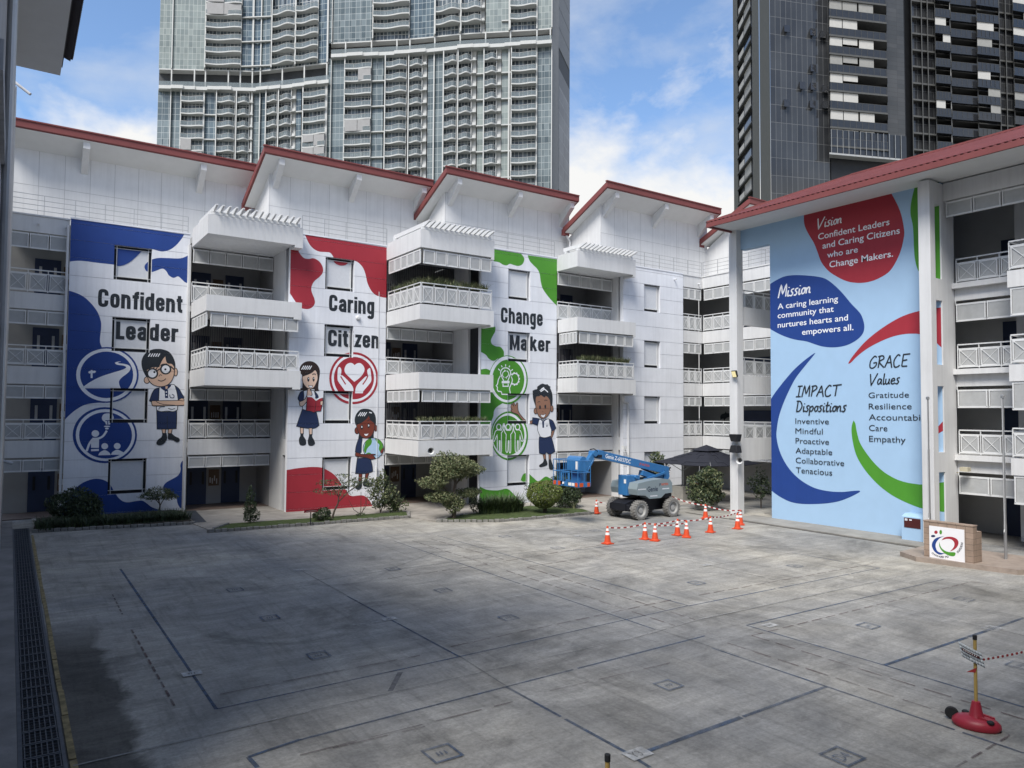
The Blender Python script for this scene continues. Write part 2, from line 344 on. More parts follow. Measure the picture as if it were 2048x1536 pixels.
for x, y in ((778, 1239), (600, 1141), (1412, 1131), (1155, 1073), (384, 1349), (1540, 1252)): number_box(x, y, None, True, .36)
mk.fixn = False
tag(mk.build('court_markings', [LN_BLUE, LN_RED, LN_WHITE, LN_DARK, LN_PALE]), 'faded blue, red and white game lines painted on the courtyard', 'markings', kind='structure')
# skid mark
TYRE = mat('black tyre skid', (.125, .125, .13), .9, var=.5, vscale=6)
b = B(); p = [gnd(795, 1345), gnd(806, 1344), gnd(786, 1382), gnd(775, 1383)]; b.poly([(v.x, v.y, .0035) for v in p])
tag(b.build('skid_mark', TYRE), 'short dark skid mark on the courtyard', 'markings', kind='structure')

# ---------------------------------------------------------------- drain along the left building
DRAINM = mat('dark drain trench', (.012, .014, .018), .8); GRATE = mat('grey steel grating', (.085, .095, .11), .55, metal=.2, var=.3, vscale=6)
YEL = mat('worn yellow edge paint', (.25, .20, .10), .8, var=.55, vscale=6)
dr = thing('drain', 'long floor drain under dark steel grating along the left building', 'drain', (.6, 12, 0))
b = B(); b.box(.30, 3, .002, .79, 38.8, .006); b.build('trench', DRAINM, dr)
b = B(); b.box(.24, 3, .002, .30, 38.8, .03); b.box(.79, 3, .002, .84, 38.8, .03); b.build('rim', GRATE, dr)
pan = B()
n = 0
for k in range(64):
    y = 3.2+k*.555
    if y > 38.5: break
    pb = B()
    for i in range(7): x = .32+i*.0735; pb.box(x, y, .012, x+.016, y+.52, .03)
    pb.box(.305, y, .012, .785, y+.03, .034); pb.box(.305, y+.5, .012, .785, y+.53, .034)
    for j in range(1, 4): pb.box(.305, y+j*.125, .014, .785, y+j*.125+.008, .028)
    pb.build('grating_panel', GRATE, dr)
b = B(); t = 3.0; rr = random.Random(3)
while t < 36.6:
    e = min(36.6, t+rr.uniform(.6, 2.2)); b.box(.87+rr.uniform(-.01, .01), t, 0, .96+rr.uniform(-.012, .012), e, .018); t = e+rr.choice([0, .02, .06])
tag(b.build('yellow_edge_line', YEL), 'worn yellow line painted along the drain edge', 'line', kind='structure')
b = B(); b.box(-3, 3, -.2, .235, 41.5, .05); tag(b.build('side_walkway', mat('walkway concrete', (.23, .225, .22), .85, var=.3, vscale=.9, bump=.3, dirt=.4)), None, None, kind='structure')

# ---------------------------------------------------------------- planting beds, kerbs, paths
SOIL = mat('dark soil', (.045, .04, .03), .95, var=.4, vscale=4, bump=.6)
GRASSG = mat('short turf', (.060, .085, .028), .95, var=.45, vscale=5, bump=.9, bscale=60)
KERB = mat('grey kerb block', (.22, .215, .20), .9, var=.35, vscale=5, bump=.4)
PATH = mat('light paved path', (.36, .335, .30), .85, var=.25, vscale=1.2, bump=.2, dirt=.45)
def slab(name, pts, z0, z1, m, label=None):
    b = B(); b.prism([(x, y, z0) for x, y in pts], (0, 0, z1-z0)); o = b.build(name, m); tag(o, label, None, kind='structure'); return o
slab('paved_path', [(1.0, 37.6), (7.1, 36.6), (7.4, 33.6), (16.6, 33.2), (16.9, 31.0), (25.5, 29.4), (39.3, 29.3), (39.3, 47), (1, 47)], -.1, .03, PATH, 'pale concrete apron in front of the school block')
slab('planting_bed', [(.95, 37.4), (6.9, 36.35), (7.15, 36.6), (7.4, 40.6), (7.2, 41.5), (1.2, 41.5)], -.1, .10, SOIL)
slab('grass_strip', [(7.25, 33.45), (16.4, 33.0), (17.1, 34.6), (8.5, 35.1)], -.1, .09, GRASSG, 'narrow lawn strip in front of the red mural')
slab('lawn_bed', [(17.0, 30.95), (19.55, 29.45), (25.2, 29.2), (25.6, 30.6), (24, 33.2), (21.5, 32.4), (19.0, 32.0)], -.1, .09, GRASSG, 'small lawn bed in front of the green mural')
def kerb(pts, label):
    k = thing('kerb', label, 'kerb', (*pts[0], 0)); b = B(); rr = random.Random(5)
    for p, q in zip(pts[:-1], pts[1:]):
        p, q = Vector((*p, .055)), Vector((*q, .055)); L_ = (q-p).length; d = (q-p)/L_; n = max(1, int(L_/.26))
        for i in range(n):
            h = rr.uniform(-.02, .02); b.bar(p+d*(L_*(i+.06)/n)+Vector((0, 0, h)), p+d*(L_*(i+.94)/n)+Vector((0, 0, h)), .13, .16)
    b.build('kerb_blocks', KERB, k, bevel=.015)
kerb([(.9, 37.4), (6.95, 36.3), (7.2, 36.55)], 'low stone kerb edging the planting bed under the blue mural')
kerb([(8.4, 35.15), (7.15, 33.42), (16.45, 32.95), (17.2, 34.5)], 'low stone kerb edging the grass strip by the red mural')
kerb([(19, 32.05), (16.9, 30.95), (19.5, 29.4), (25.25, 29.15)], 'low stone kerb edging the lawn bed by the green mural')
APRON = mat('smooth grey apron', (.30, .29, .265), .85, var=.2, vscale=1.2, bump=.2, dirt=.3)
slab('apron', [(29.9, 13.6), (31.9, 13.6), (31.9, 24.3), (29.9, 24.3)], -.1, .045, APRON, 'raised concrete apron along the light blue wall')
slab('apron_gutter', [(29.68, 14.6), (29.9, 14.6), (29.9, 27), (29.68, 27)], -.1, .006, mat('dark damp gutter', (.085, .08, .07), .8, var=.3, vscale=4))
slab('covered_floor', [(33, 0), (46, 0), (46, 24.5), (33, 24.5)], -.1, .05, mat('dark covered floor', (.30, .29, .27), .7, var=.25, dirt=.3))
# path gratings between the beds
b = B()
for i in range(14): y = 36.6+i*.33; b.box(7.25+.03*i, y, .03, 7.75+.03*i, y+.29, .045)
tag(b.build('path_grating', GRATE), 'dark drain cover crossing the path beside the blue mural bed', 'drain', None)
# ================================================================ painted wall machinery
def parse(s):
    r = []
    for t in s.split():
        c = t.endswith('c'); x, y = t.rstrip('c').split(','); r.append((float(x), float(y), c))
    return r
def curve_pts(p, closed=True, n=5):
    """Catmull-Rom through the points; points flagged 'c' stay sharp"""
    out_ = []; N_ = len(p)
    for i in range(N_ if closed else N_-1):
        p1, p2 = p[i], p[(i+1) % N_]
        p0 = p1 if p1[2] else p[i-1] if (closed or i > 0) else p1
        p3 = p2 if p2[2] else p[(i+2) % N_] if (closed or i < N_-2) else p2
        if p1[2] and p2[2]: out_.append((p1[0], p1[1])); continue
        for k in range(n):
            t = k/n; t2, t3 = t*t, t*t*t
            out_.append(tuple(.5*(2*p1[a]+(p2[a]-p0[a])*t+(2*p0[a]-5*p1[a]+4*p2[a]-p3[a])*t2+(3*p1[a]-p0[a]-3*p2[a]+p3[a])*t3) for a in (0, 1)))
    if not closed: out_.append((p[-1][0], p[-1][1]))
    return out_
def clip_poly(P, u0, u1, v0, v1):
    for a, val, keep in ((0, u0, 1), (0, u1, -1), (1, v0, 1), (1, v1, -1)):
        Q = []
        for i in range(len(P)):
            p, q = P[i-1], P[i]; dp, dq = (p[a]-val)*keep, (q[a]-val)*keep
            if (dp >= 0) != (dq >= 0):
                t = dp/(dp-dq); Q.append((p[0]+(q[0]-p[0])*t, p[1]+(q[1]-p[1])*t))
            if dq >= 0: Q.append(q)
        P = Q
        if len(P) < 3: return []
    return P
def poly_tris(pts):
    V = [Vector((x, y, 0)) for x, y in pts]
    return [[pts[i] for i in t] for t in tessellate_polygon([V])]
def stroke_tris(pts, w, closed=False):
    n = len(pts); Lp, Rp = [], []
    for i in range(n):
        a = pts[i-1] if (closed or i > 0) else pts[i]; b = pts[(i+1) % n] if (closed or i < n-1) else pts[i]
        c = pts[i]
        d1 = (c[0]-a[0], c[1]-a[1]); d2 = (b[0]-c[0], b[1]-c[1])
        l1 = math.hypot(*d1); l2 = math.hypot(*d2)
        if l1 < 1e-9: d1, l1 = d2, l2
        if l2 < 1e-9: d2, l2 = d1, l1
        if l1 < 1e-9: continue
        n1 = (-d1[1]/l1, d1[0]/l1); n2 = (-d2[1]/l2, d2[0]/l2)
        m = (n1[0]+n2[0], n1[1]+n2[1]); ml = math.hypot(*m)
        if ml < .3: m = n1; k = 1
        else: m = (m[0]/ml, m[1]/ml); k = 1/max(.5, m[0]*n1[0]+m[1]*n1[1])
        Lp.append((c[0]+m[0]*k*w/2, c[1]+m[1]*k*w/2)); Rp.append((c[0]-m[0]*k*w/2, c[1]-m[1]*k*w/2))
    T = []; k = len(Lp)
    for i in range(k if closed else k-1):
        j = (i+1) % k; T += [[Lp[i], Rp[i], Rp[j]], [Lp[i], Rp[j], Lp[j]]]
    return T
class Panel:
    def __init__(s, axis, val): s.axis, s.val, s.cells = axis, val, []
    def uv(s, x, y):
        P = at(x, y, s.axis, s.val); return (P.x, P.z) if s.axis == 'Y' else (-P.y, P.z)
    def p3(s, u, v, d): return (u, s.val+d, v) if s.axis == 'Y' else (s.val+d, -u, v)
class Paint:
    """one painted motif: flat coats of paint on the wall, following the grooves and the window recesses"""
    def __init__(s, panel, crop=(0, 0, 1), lift=.002):
        s.p, s.crop, s.l, s.b, s.mats = panel, crop, lift, B(), []
        s.b.fixn = False
    def mi(s, m):
        if m not in s.mats: s.mats.append(m)
        return s.mats.index(m)
    def px(s, x, y): return s.p.uv(s.crop[0]+x/s.crop[2], s.crop[1]+y/s.crop[2])
    def tris(s, T, m, dl=.0004):
        k = s.mi(m); s.l += dl
        for t in T:
            a = (min(p[0] for p in t), max(p[0] for p in t), min(p[1] for p in t), max(p[1] for p in t))
            for c in s.p.cells:
                if a[0] >= c[1] or a[1] <= c[0] or a[2] >= c[3] or a[3] <= c[2]: continue
                q = clip_poly(t, *c[:4])
                if len(q) >= 3: s.b.poly([s.p.p3(u, v, c[4]-s.l) for u, v in q], k)
    def fill(s, txt, m, ol=0, n=5):
        pts = [s.px(*p) for p in curve_pts(parse(txt), True, n)]
        s.tris(poly_tris(pts), m)
        if ol: s.tris(stroke_tris(pts, ol, True), P_INK)
    def ell(s, x, y, rx, ry, m, ol=0, n=40, a0=0):
        pts = [s.px(x+rx*math.cos(2*math.pi*i/n), y+ry*math.sin(2*math.pi*i/n)) for i in range(n)]
        s.tris(poly_tris(pts), m)
        if ol: s.tris(stroke_tris(pts, ol, True), P_INK)
    def ring(s, x, y, rx, ry, w, m, n=40, a=(0, 360)):
        k = [math.radians(a[0]+(a[1]-a[0])*i/n) for i in range(n if a == (0, 360) else n+1)]
        s.tris(stroke_tris([s.px(x+rx*math.cos(t), y+ry*math.sin(t)) for t in k], w, a == (0, 360)), m, .0002)
    def line(s, txt, w, m, smooth=True, closed=False):
        P = parse(txt); pts = curve_pts(P, closed, 5) if smooth else [(x, y) for x, y, c in P]
        s.tris(stroke_tris([s.px(*p) for p in pts], w, closed), m, .0002)
    def text(s, txt, L_, R_, top, m, bold=.012):
        """built-in font, set between two measured ends"""
        T = text_tris(txt, bold); xs = [p[0] for t in T for p in t]; x0, x1 = min(xs), max(xs)
        u0, v0 = s.px(*L_); u1, _ = s.px(*R_); _, vt = s.px(L_[0], top); h = (vt-v0)/.729
        s.tris([[(u0+(p[0]-x0)/(x1-x0)*(u1-u0), v0+p[1]*h) for p in t] for t in T], m)
    def glyphs(s, txt, font, L_, R_, top, m, w, gap, shear=0, smooth=False):
        u0, v0 = s.px(*L_); u1, _ = s.px(*R_); _, vt = s.px(L_[0], top); H = vt-v0
        x = 0; S_ = []
        for ch in txt:
            if ch == ' ': x += .35; continue
            gw, st = font[ch]
            for q in st:
                cl = q[-1] == 'o'; pts = [(float(a)+x, float(c)) for a, c in (q[:-1] if cl else q)]
                if not smooth and len(pts) > 3 and ch not in 'zMk':
                    for _ in range(2):
                        nq = [] if cl else [pts[0]]
                        for i in range(len(pts) if cl else len(pts)-1):
                            a, c = pts[i], pts[(i+1) % len(pts)]; nq += [(a[0]*.75+c[0]*.25, a[1]*.75+c[1]*.25), (a[0]*.25+c[0]*.75, a[1]*.25+c[1]*.75)]
                        pts = nq if cl else nq+[pts[-1]]
                if smooth and len(pts) > 2: pts = curve_pts([(a, c, False) for a, c in pts], cl, 4)
                S_.append((pts, cl))
            x += gw+gap
        x -= gap; k = (u1-u0)/x
        for pts, cl in S_:
            # stroke in unit space so thickness scales with the letter
            T = stroke_tris(pts, w, cl)
            s.tris([[(u0+(a+shear*c)*k, v0+c*H) for a, c in t] for t in T], m, .0002)
    def done(s, name, parent, label=None):
        o = s.b.build(name, s.mats, parent)
        if label: o['label'] = label
        return o
class Patches:
    def __init__(s, panel, crop): s.p, s.crop, s.n = panel, crop, 0
    def fill(s, txt, m):
        q = Paint(s.p, s.crop, .002+.0006*s.n); q.fill(txt, m); q.done('painted_patch', s.p.wall); s.n += 1
    def done(s, *a): pass
# heavy condensed alphabet (cap height 1, x-height .8) and a handwritten one, as pen strokes
def bowl(l, r, lo, hi): return [(l, hi-.1), (l+.06, hi), (r-.06, hi), (r, hi-.1), (r, lo+.1), (r-.06, lo), (l+.06, lo), (l, lo+.1), 'o']
HEAVY = {
 'C': (.56, [[(.44, .64), (.44, .81), (.37, .9), (.19, .9), (.12, .81), (.12, .19), (.19, .1), (.37, .1), (.44, .19), (.44, .38)]]),
 'o': (.5, [bowl(.11, .39, .1, .7)]), 'n': (.5, [[(.1, 0), (.1, .8)], [(.1, .6), (.2, .7), (.31, .7), (.39, .61), (.39, 0)]]),
 'f': (.36, [[(.19, 0), (.19, .84), (.25, .92), (.36, .92)], [(.02, .7), (.35, .7)]]), 'i': (.2, [[(.1, 0), (.1, .78)], [(.1, .86), (.1, 1)]]),
 'd': (.5, [[(.39, 0), (.39, 1)], bowl(.11, .38, .1, .7)]), 't': (.36, [[(.17, .98), (.17, .18), (.23, .1), (.34, .1)], [(.02, .71), (.34, .71)]]),
 'e': (.5, [[(.14, .41), (.39, .41)], [(.39, .36), (.39, .61), (.33, .7), (.18, .7), (.11, .61), (.11, .19), (.18, .1), (.33, .1), (.39, .19), (.39, .3)]]),
 'L': (.42, [[(.12, 1), (.12, .1), (.42, .1)]]), 'r': (.36, [[(.1, 0), (.1, .8)], [(.1, .56), (.19, .69), (.35, .7)]]),
 'a': (.5, [[(.12, .54), (.12, .62), (.19, .7), (.31, .7), (.39, .61), (.39, 0)], [(.39, .44), (.2, .42), (.11, .34), (.11, .18), (.18, .1), (.28, .1), (.39, .2)]]),
 'g': (.5, [[(.39, .8), (.39, -.1), (.33, -.19), (.18, -.19), (.11, -.1)], bowl(.11, .38, .12, .7)]),
 'h': (.5, [[(.1, 0), (.1, 1)], [(.1, .6), (.2, .7), (.31, .7), (.39, .61), (.39, 0)]]), 'z': (.42, [[(.04, .7), (.34, .7), (.1, .1), (.4, .1)]]),
 'M': (.68, [[(.1, 0), (.1, 1)], [(.13, 1), (.34, .12), (.55, 1)], [(.58, 0), (.58, 1)]]), 'k': (.5, [[(.1, 0), (.1, 1)], [(.12, .3), (.4, .8)], [(.22, .46), (.42, 0)]])}
HAND = {
 'V': (.7, [[(.05, 1), (.2, .05), (.28, .05), (.7, 1.05)]]), 'i': (.22, [[(.1, .5), (.08, .1), (.14, 0), (.22, .1)], [(.12, .7), (.15, .76)]]),
 's': (.32, [[(.34, .56), (.15, .52), (.12, .38), (.25, .2), (.15, 0), (0, .05)]]), 'o': (.36, [[(.2, .5), (.05, .3), (.12, .03), (.28, .1), (.32, .38), 'o'], [(.2, .5), (.4, .46)]]),
 'n': (.42, [[(.05, .5), (.05, 0)], [(.05, .28), (.2, .5), (.3, .4), (.3, .08), (.42, .05)]]), 'M': (.7, [[(0, -.05), (.15, 1), (.35, .3), (.6, 1.02), (.65, 0)]]),
 'G': (.66, [[(.6, .9), (.4, 1), (.1, .6), (.1, .1), (.35, 0), (.6, .2), (.62, .45), (.35, .42)]]), 'R': (.6, [[(.1, 0), (.15, 1)], [(0, .95), (.4, 1), (.5, .75), (.15, .5), (.6, 0)]]),
 'A': (.6, [[(0, 0), (.35, 1)], [(.35, 1), (.6, -.05)], [(.1, .4), (.55, .4)]]), 'C': (.6, [[(.55, .9), (.35, 1), (.08, .55), (.15, .05), (.4, 0), (.58, .15)]]),
 'E': (.65, [[(.15, 1), (.1, .05)], [(.1, .03), (.55, .03)], [(.1, 1), (.7, 1.02)], [(.12, .5), (.5, .55)]]),
 'a': (.44, [[(.35, .45), (.15, .5), (.04, .2), (.15, 0), (.33, .25), (.36, .48), (.36, .08), (.45, .03)]]), 'l': (.2, [[(.1, 1), (.08, .1), (.16, 0), (.22, .08)]]),
 'u': (.44, [[(.05, .5), (.05, .12), (.18, 0), (.32, .2), (.34, .5), (.34, .08), (.44, .03)]]), 'e': (.4, [[(.06, .25), (.34, .33), (.25, .52), (.08, .4), (.06, .12), (.2, 0), (.4, .1)]]),
 'I': (.55, [[(.05, 0), (.5, 0)], [(.28, 0), (.33, 1)], [(.12, 1), (.58, 1.02)]]), 'P': (.5, [[(.1, 0), (.15, 1)], [(.02, .95), (.4, 1), (.5, .75), (.15, .45)]]),
 'T': (.6, [[(.3, 0), (.35, 1)], [(0, .97), (.75, 1.04)]]), 'D': (.6, [[(.1, 0), (.15, 1)], [(0, .98), (.35, .95), (.55, .5), (.35, .05), (.05, 0)]]),
 'p': (.4, [[(.05, .5), (.05, -.4)], [(.05, .35), (.25, .5), (.35, .3), (.22, .03), (.06, .1)]]), 't': (.3, [[(.15, .9), (.1, .1), (.2, 0), (.3, .08)], [(-.02, .55), (.35, .58)]])}
# ================================================================ school block (staggered wings)
FL = [0, 3.62, 7.2, 10.75]                      # floor levels
BZ = [0, 2.95, 6.47, 10.08, 13.82]; BT = [0, 3.76, 7.32, 10.87, 14.62]   # spandrel bands under / over each floor edge
GR = [.15, 1.03, 1.93, 2.80, 3.70, 4.60, 5.50, 6.36, 7.28, 8.21, 9.12, 9.95, 10.86, 11.84, 12.73, 13.60, 14.42]
WZ = [(1.03, 2.80), (4.60, 6.36), (8.21, 9.95), (11.84, 13.60)]
school = thing('school_block', 'white four storey school block with stepped wings, red roof edges and painted mural walls', 'school building', (18, 40, 0))
YP = [41.6, 38.0, 34.85, 33.8]                  # mural wall planes, stepping forward
XL = [at(132, 770, 'Y', YP[0]).x, at(575.5, 820, 'Y', YP[1]).x, at(961, 830, 'Y', YP[2]).x, at(1246.5, 740, 'Y', YP[3]).x]
XR = [at(373.4, 760, 'Y', YP[0]).x, at(769.5, 820, 'Y', YP[1]).x, at(1113, 760, 'Y', YP[2]).x, at(1366.5, 740, 'Y', YP[3]).x]
WX = [(at(221.9, 740, 'Y', YP[0]).x, at(298, 740, 'Y', YP[0]).x), (at(648, 720, 'Y', YP[1]).x, at(706, 720, 'Y', YP[1]).x),
      (at(1016.3, 600, 'Y', YP[2]).x, at(1060.5, 600, 'Y', YP[2]).x), (at(1288.5, 700, 'Y', YP[3]).x, at(1320.5, 700, 'Y', YP[3]).x)]
panels = []
for k in range(4):
    Y, x0, x1, (w0, w1) = YP[k], XL[k], XR[k], WX[k]
    pn = Panel('Y', Y); b = B(); g = .011
    zs = [0]+GR+[14.62]
    for i in range(len(zs)-1):
        a, c = zs[i]+g*(i > 0), zs[i+1]-g*(i < len(zs)-2)
        win = any(lo-.01 <= zs[i] and zs[i+1] <= hi+.01 for lo, hi in WZ)
        for u0, u1, mid in ((x0, w0, 0), (w0, w1, 1), (w1, x1, 0)):
            if mid and win: continue
            b.box(u0, Y, a, u1, Y+.03, c); pn.cells.append((u0, u1, a, c, 0))
        if i:
            if not any(lo+.02 < zs[i] < hi-.02 for lo, hi in WZ): pn.cells.append((x0, x1, zs[i]-g, zs[i]+g, .021))
            else: pn.cells += [(x0, w0, zs[i]-g, zs[i]+g, .021), (w1, x1, zs[i]-g, zs[i]+g, .021)]
            if win and any(abs(zs[i]-lo) > .02 and lo < zs[i] < hi for lo, hi in WZ):
                b.box(x0, Y+.022, zs[i]-g, w0, Y+.03, zs[i]+g, 1); b.box(w1, Y+.022, zs[i]-g, x1, Y+.03, zs[i]+g, 1)
            else: b.box(x0, Y+.022, zs[i]-g, x1, Y+.03, zs[i]+g, 1)
    b.box(x0, Y+.031, 0, w0, Y+.30, 14.6); b.box(w1, Y+.031, 0, x1, Y+.30, 14.6)
    lo = [0]+[z[1] for z in WZ]; hi = [z[0] for z in WZ]+[14.6]
    for a, c in zip(lo, hi): b.box(w0, Y+.031, a, w1, Y+.30, c)
    b.box(x0-.01, Y-.03, 14.625, x1+.01, Y+.34, 14.70)
    wall = b.build('mural_wall' if k < 3 else 'panelled_wall', [PANEL, GROOVE], school); pn.wall = wall
    for (lo, hi) in WZ:
        wb = B(); wb.box(w0, Y+.305, lo, w1, Y+.36, hi); win = wb.build('window', DARK, school)
        mg = 1 if k < 2 else .6; s0, s1, t0, t1, d = w0+.11*mg, w1-.13, lo+.17, hi-.12*mg, .15
        fb = B()
        for q in ((s0, t0, s1, t0+.07), (s0, t1-.07, s1, t1), (s0, t0+.07, s0+.07, t1-.07), (s1-.07, t0+.07, s1, t1-.07)): fb.box(q[0], Y+d, q[1], q[2], Y+d+.05, q[3])
        fb.build('window_frame', FRAMEW, win)
        sb = B(); sb.box(s0+.07, Y+d+.012, t0+.07, s1-.07, Y+d+.04, t1-.07); sb.build('blind', BLIND, win)
        gb = B()
        for x in (s0+.02, s1-.02): gb.box(x-.011, Y+.10, lo+.02, x+.011, Y+.12, hi-.02)
        for z in (t0+.02, t1-.02): gb.box(w0+.02, Y+.123, z-.011, w1-.02, Y+.14, z+.011)
        gb.build('window_bars', FRAMEW, win)
        pn.cells.append((s0, s1, t0, t1, d))
    panels.append(pn)

def railing(p, q, z0, z1, n, parent, mesh=MESHG, name='railing'):
    p, q = Vector((*p, 0)), Vector((*q, 0)); d = q-p; L_ = d.length; d /= L_; nv = Vector((-d.y, d.x, 0))
    b = B(); m = B(); Z = lambda v, z: v+Vector((0, 0, z))
    b.bar(Z(p, z1-.025), Z(q, z1-.025), .055, .05)
    zt = z1-.20; zb = z0+.06
    b.bar(Z(p, zt), Z(q, zt), .03, .04); b.bar(Z(p, zb), Z(q, zb), .03, .04)
    for i in range(n+1):
        c = p+d*(L_*i/n); b.bar(Z(c, z0), Z(c, z1-.05), .035, .035, up=(1, 0, 0))
    for i in range(n):
        a, c = p+d*(L_*i/n+.05), p+d*(L_*(i+1)/n-.05)
        for z in (zb+.045, zt-.045): b.bar(Z(a, z), Z(c, z), .035, .06)
        for v in (a+d*.035, c-d*.035): b.bar(Z(v, zb+.07), Z(v, zt-.07), .04, .07, up=tuple(nv))
        b.bar(Z(a+d*.06, zb+.07)-nv*.016, Z(c-d*.06, zt-.07)-nv*.016, .02, .012, up=tuple(nv)); b.bar(Z(a+d*.06, zt-.07)-nv*.03, Z(c-d*.06, zb+.07)-nv*.03, .03, .012, up=tuple(nv))
        e0, e1 = a+d*.07, c-d*.07; m.hexa([Z(e0-nv*.006, zb+.07), Z(e1-nv*.006, zb+.07), Z(e1+nv*.006, zb+.07), Z(e0+nv*.006, zb+.07), Z(e0-nv*.006, zt-.07), Z(e1-nv*.006, zt-.07), Z(e1+nv*.006, zt-.07), Z(e0+nv*.006, zt-.07)])
    r = b.build(name, FRAMEW, parent); m.build('mesh_infill', mesh, r); return r
def screen(p, q, z0, z1, n, parent):
    p, q = Vector((*p, 0)), Vector((*q, 0)); d = q-p; L_ = d.length; d /= L_; nv = Vector((-d.y, d.x, 0)); b = B(); m = B(); Z = lambda v, z: v+Vector((0, 0, z))
    for i in range(n):
        a, c = p+d*(L_*i/n+.012), p+d*(L_*(i+1)/n-.012); w = .075
        for z in (z0+w/2, z1-w/2): b.bar(Z(a, z), Z(c, z), .045, w)
        for v in (a+d*w/2, c-d*w/2): b.bar(Z(v, z0+w), Z(v, z1-w), .045, w, up=tuple(nv))
        e0, e1 = a+d*w, c-d*w; m.hexa([Z(e0-nv*.008, z0+w), Z(e1-nv*.008, z0+w), Z(e1+nv*.008, z0+w), Z(e0+nv*.008, z0+w), Z(e0-nv*.008, z1-w), Z(e1-nv*.008, z1-w), Z(e1+nv*.008, z1-w), Z(e0+nv*.008, z1-w)])
    for i in range(0, n+1, 2):
        v = p+d*(L_*i/n); b.bar(Z(v, z1), Z(v, z1+.16), .03, .03, up=(1, 0, 0))
    r = b.build('hanging_screen', FRAMEW, parent); m.build('screen_sheet', MESHG, r); return r
SC = [(2.27, 2.86), (5.78, 6.40), (9.34, 10.02), (13.02, 13.76)]       # hanging screens per storey
RL = [None, (3.80, 4.79), (7.36, 8.35), (10.92, 12.02)]                # railings per storey
NBRD = mat('brown notice board', (.16, .11, .075), .8, var=.15)
def corridor(x0, x1, Y, depth, parent, doors=(), floors=(0, 1, 2, 3), wallm=GREYW):
    """open corridor behind a bay: floor slabs, back wall, end walls, doors"""
    b = B()
    for n in floors:
        top = FL[n+1]-.25 if n < 3 else 14.1
        b.box(x0, Y+depth, FL[n], x1, Y+depth+.15, top)
        if n: b.box(x0, Y+.14, FL[n]-.3, x1, Y+depth, FL[n])
    b.box(x0, Y+.14, 14.1, x1, Y+depth+.15, 14.4)
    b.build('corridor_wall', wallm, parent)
    for n in floors: f = B(); f.box(x0, Y+.14, FL[n]+.004, x1, Y+depth-.002, FL[n]+(.05 if n == 0 else .012)); f.build('corridor_floor', FLOORT, parent)
    for n in floors:
        nx = (doors[0][1] if doors else x0)+.12; wd = (doors[1][0]-.12-nx) if len(doors) > 1 else min(1.6, x1-x0-.5)
        if wd > .4:
            d = B(); d.box(nx, Y+depth-.04, FL[n]+1.05, nx+wd, Y+depth-.003, FL[n]+1.95); o = d.build('notice_board', NBRD, parent); d = B(); rq = random.Random(n*9+int(x0))
            for i in range(4): a = nx+.06+i*(wd-.1)/4; z = FL[n]+1.12+rq.uniform(0, .3); d.box(a, Y+depth-.05, z, a+(wd-.3)/5, Y+depth-.042, z+.3)
            d.build('pinned_papers', BLIND, o)
        d = B(); d.box(x0+1.2, Y+1.2, (FL[n+1]-.36 if n < 3 else 14.0), min(x1-.2, x0+2.4), Y+1.32, (FL[n+1]-.302 if n < 3 else 14.08)); d.build('ceiling_lamp', FRAMEW, parent)
        for (a, c) in doors:
            d = B(); d.box(a, Y+depth-.05, FL[n]+.06, c, Y+depth-.003, FL[n]+2.25); o = d.build('door', NAVYDOOR, parent)
            d = B(); mid = (a+c)/2
            for s_ in (-1, 1): d.box(mid+s_*.32-.06, Y+depth-.07, FL[n]+1.15, mid+s_*.32+.06, Y+depth-.052, FL[n]+1.85)
            d.build('door_pane', STEEL if n else DARK, o)
def grille(x0, x1, Y, z0, z1, parent):
    b = B(); x = x0+.05
    while x < x1: b.box(x, Y, z0, x+.022, Y+.03, z1); x += .115
    b.box(x0, Y+.031, z0, x1, Y+.05, z0+.05); b.box(x0, Y+.031, z1-.05, x1, Y+.05, z1)
    b.build('bar_grille', mat_bars, parent)
mat_bars = mat('dark bar grille paint', (.10, .10, .11), .5, var=.1)
def spandrel(x0, x1, Y, n, parent, th=.14):
    b = B(); b.box(x0, Y, BZ[n], x1, Y+th, BT[n]); return b.build('spandrel', WHITE, parent)
def fins(x0, x1, yf, yb, parent, n):
    b = B(); b.bar((x0+.05, yf+.22, 14.92), (x1-.1, yf+.22, 14.92), .12, .16); b.bar((x0+.05, yb-.5, 14.92), (x1-.1, yb-.5, 14.92), .12, .16)
    for i in range(n):
        x = x0+.2+(x1-x0-.5)*i/(n-1)
        b.prism([(x-.045, yf-.45, 15.16), (x-.045, yf-.45, 15.22), (x-.045, yb-.2, 15.22), (x-.045, yb-.2, 15.0), (x-.045, yf+.1, 15.0)], (.09, 0, 0))
    b.build('pergola_fins', FRAMEW, parent)
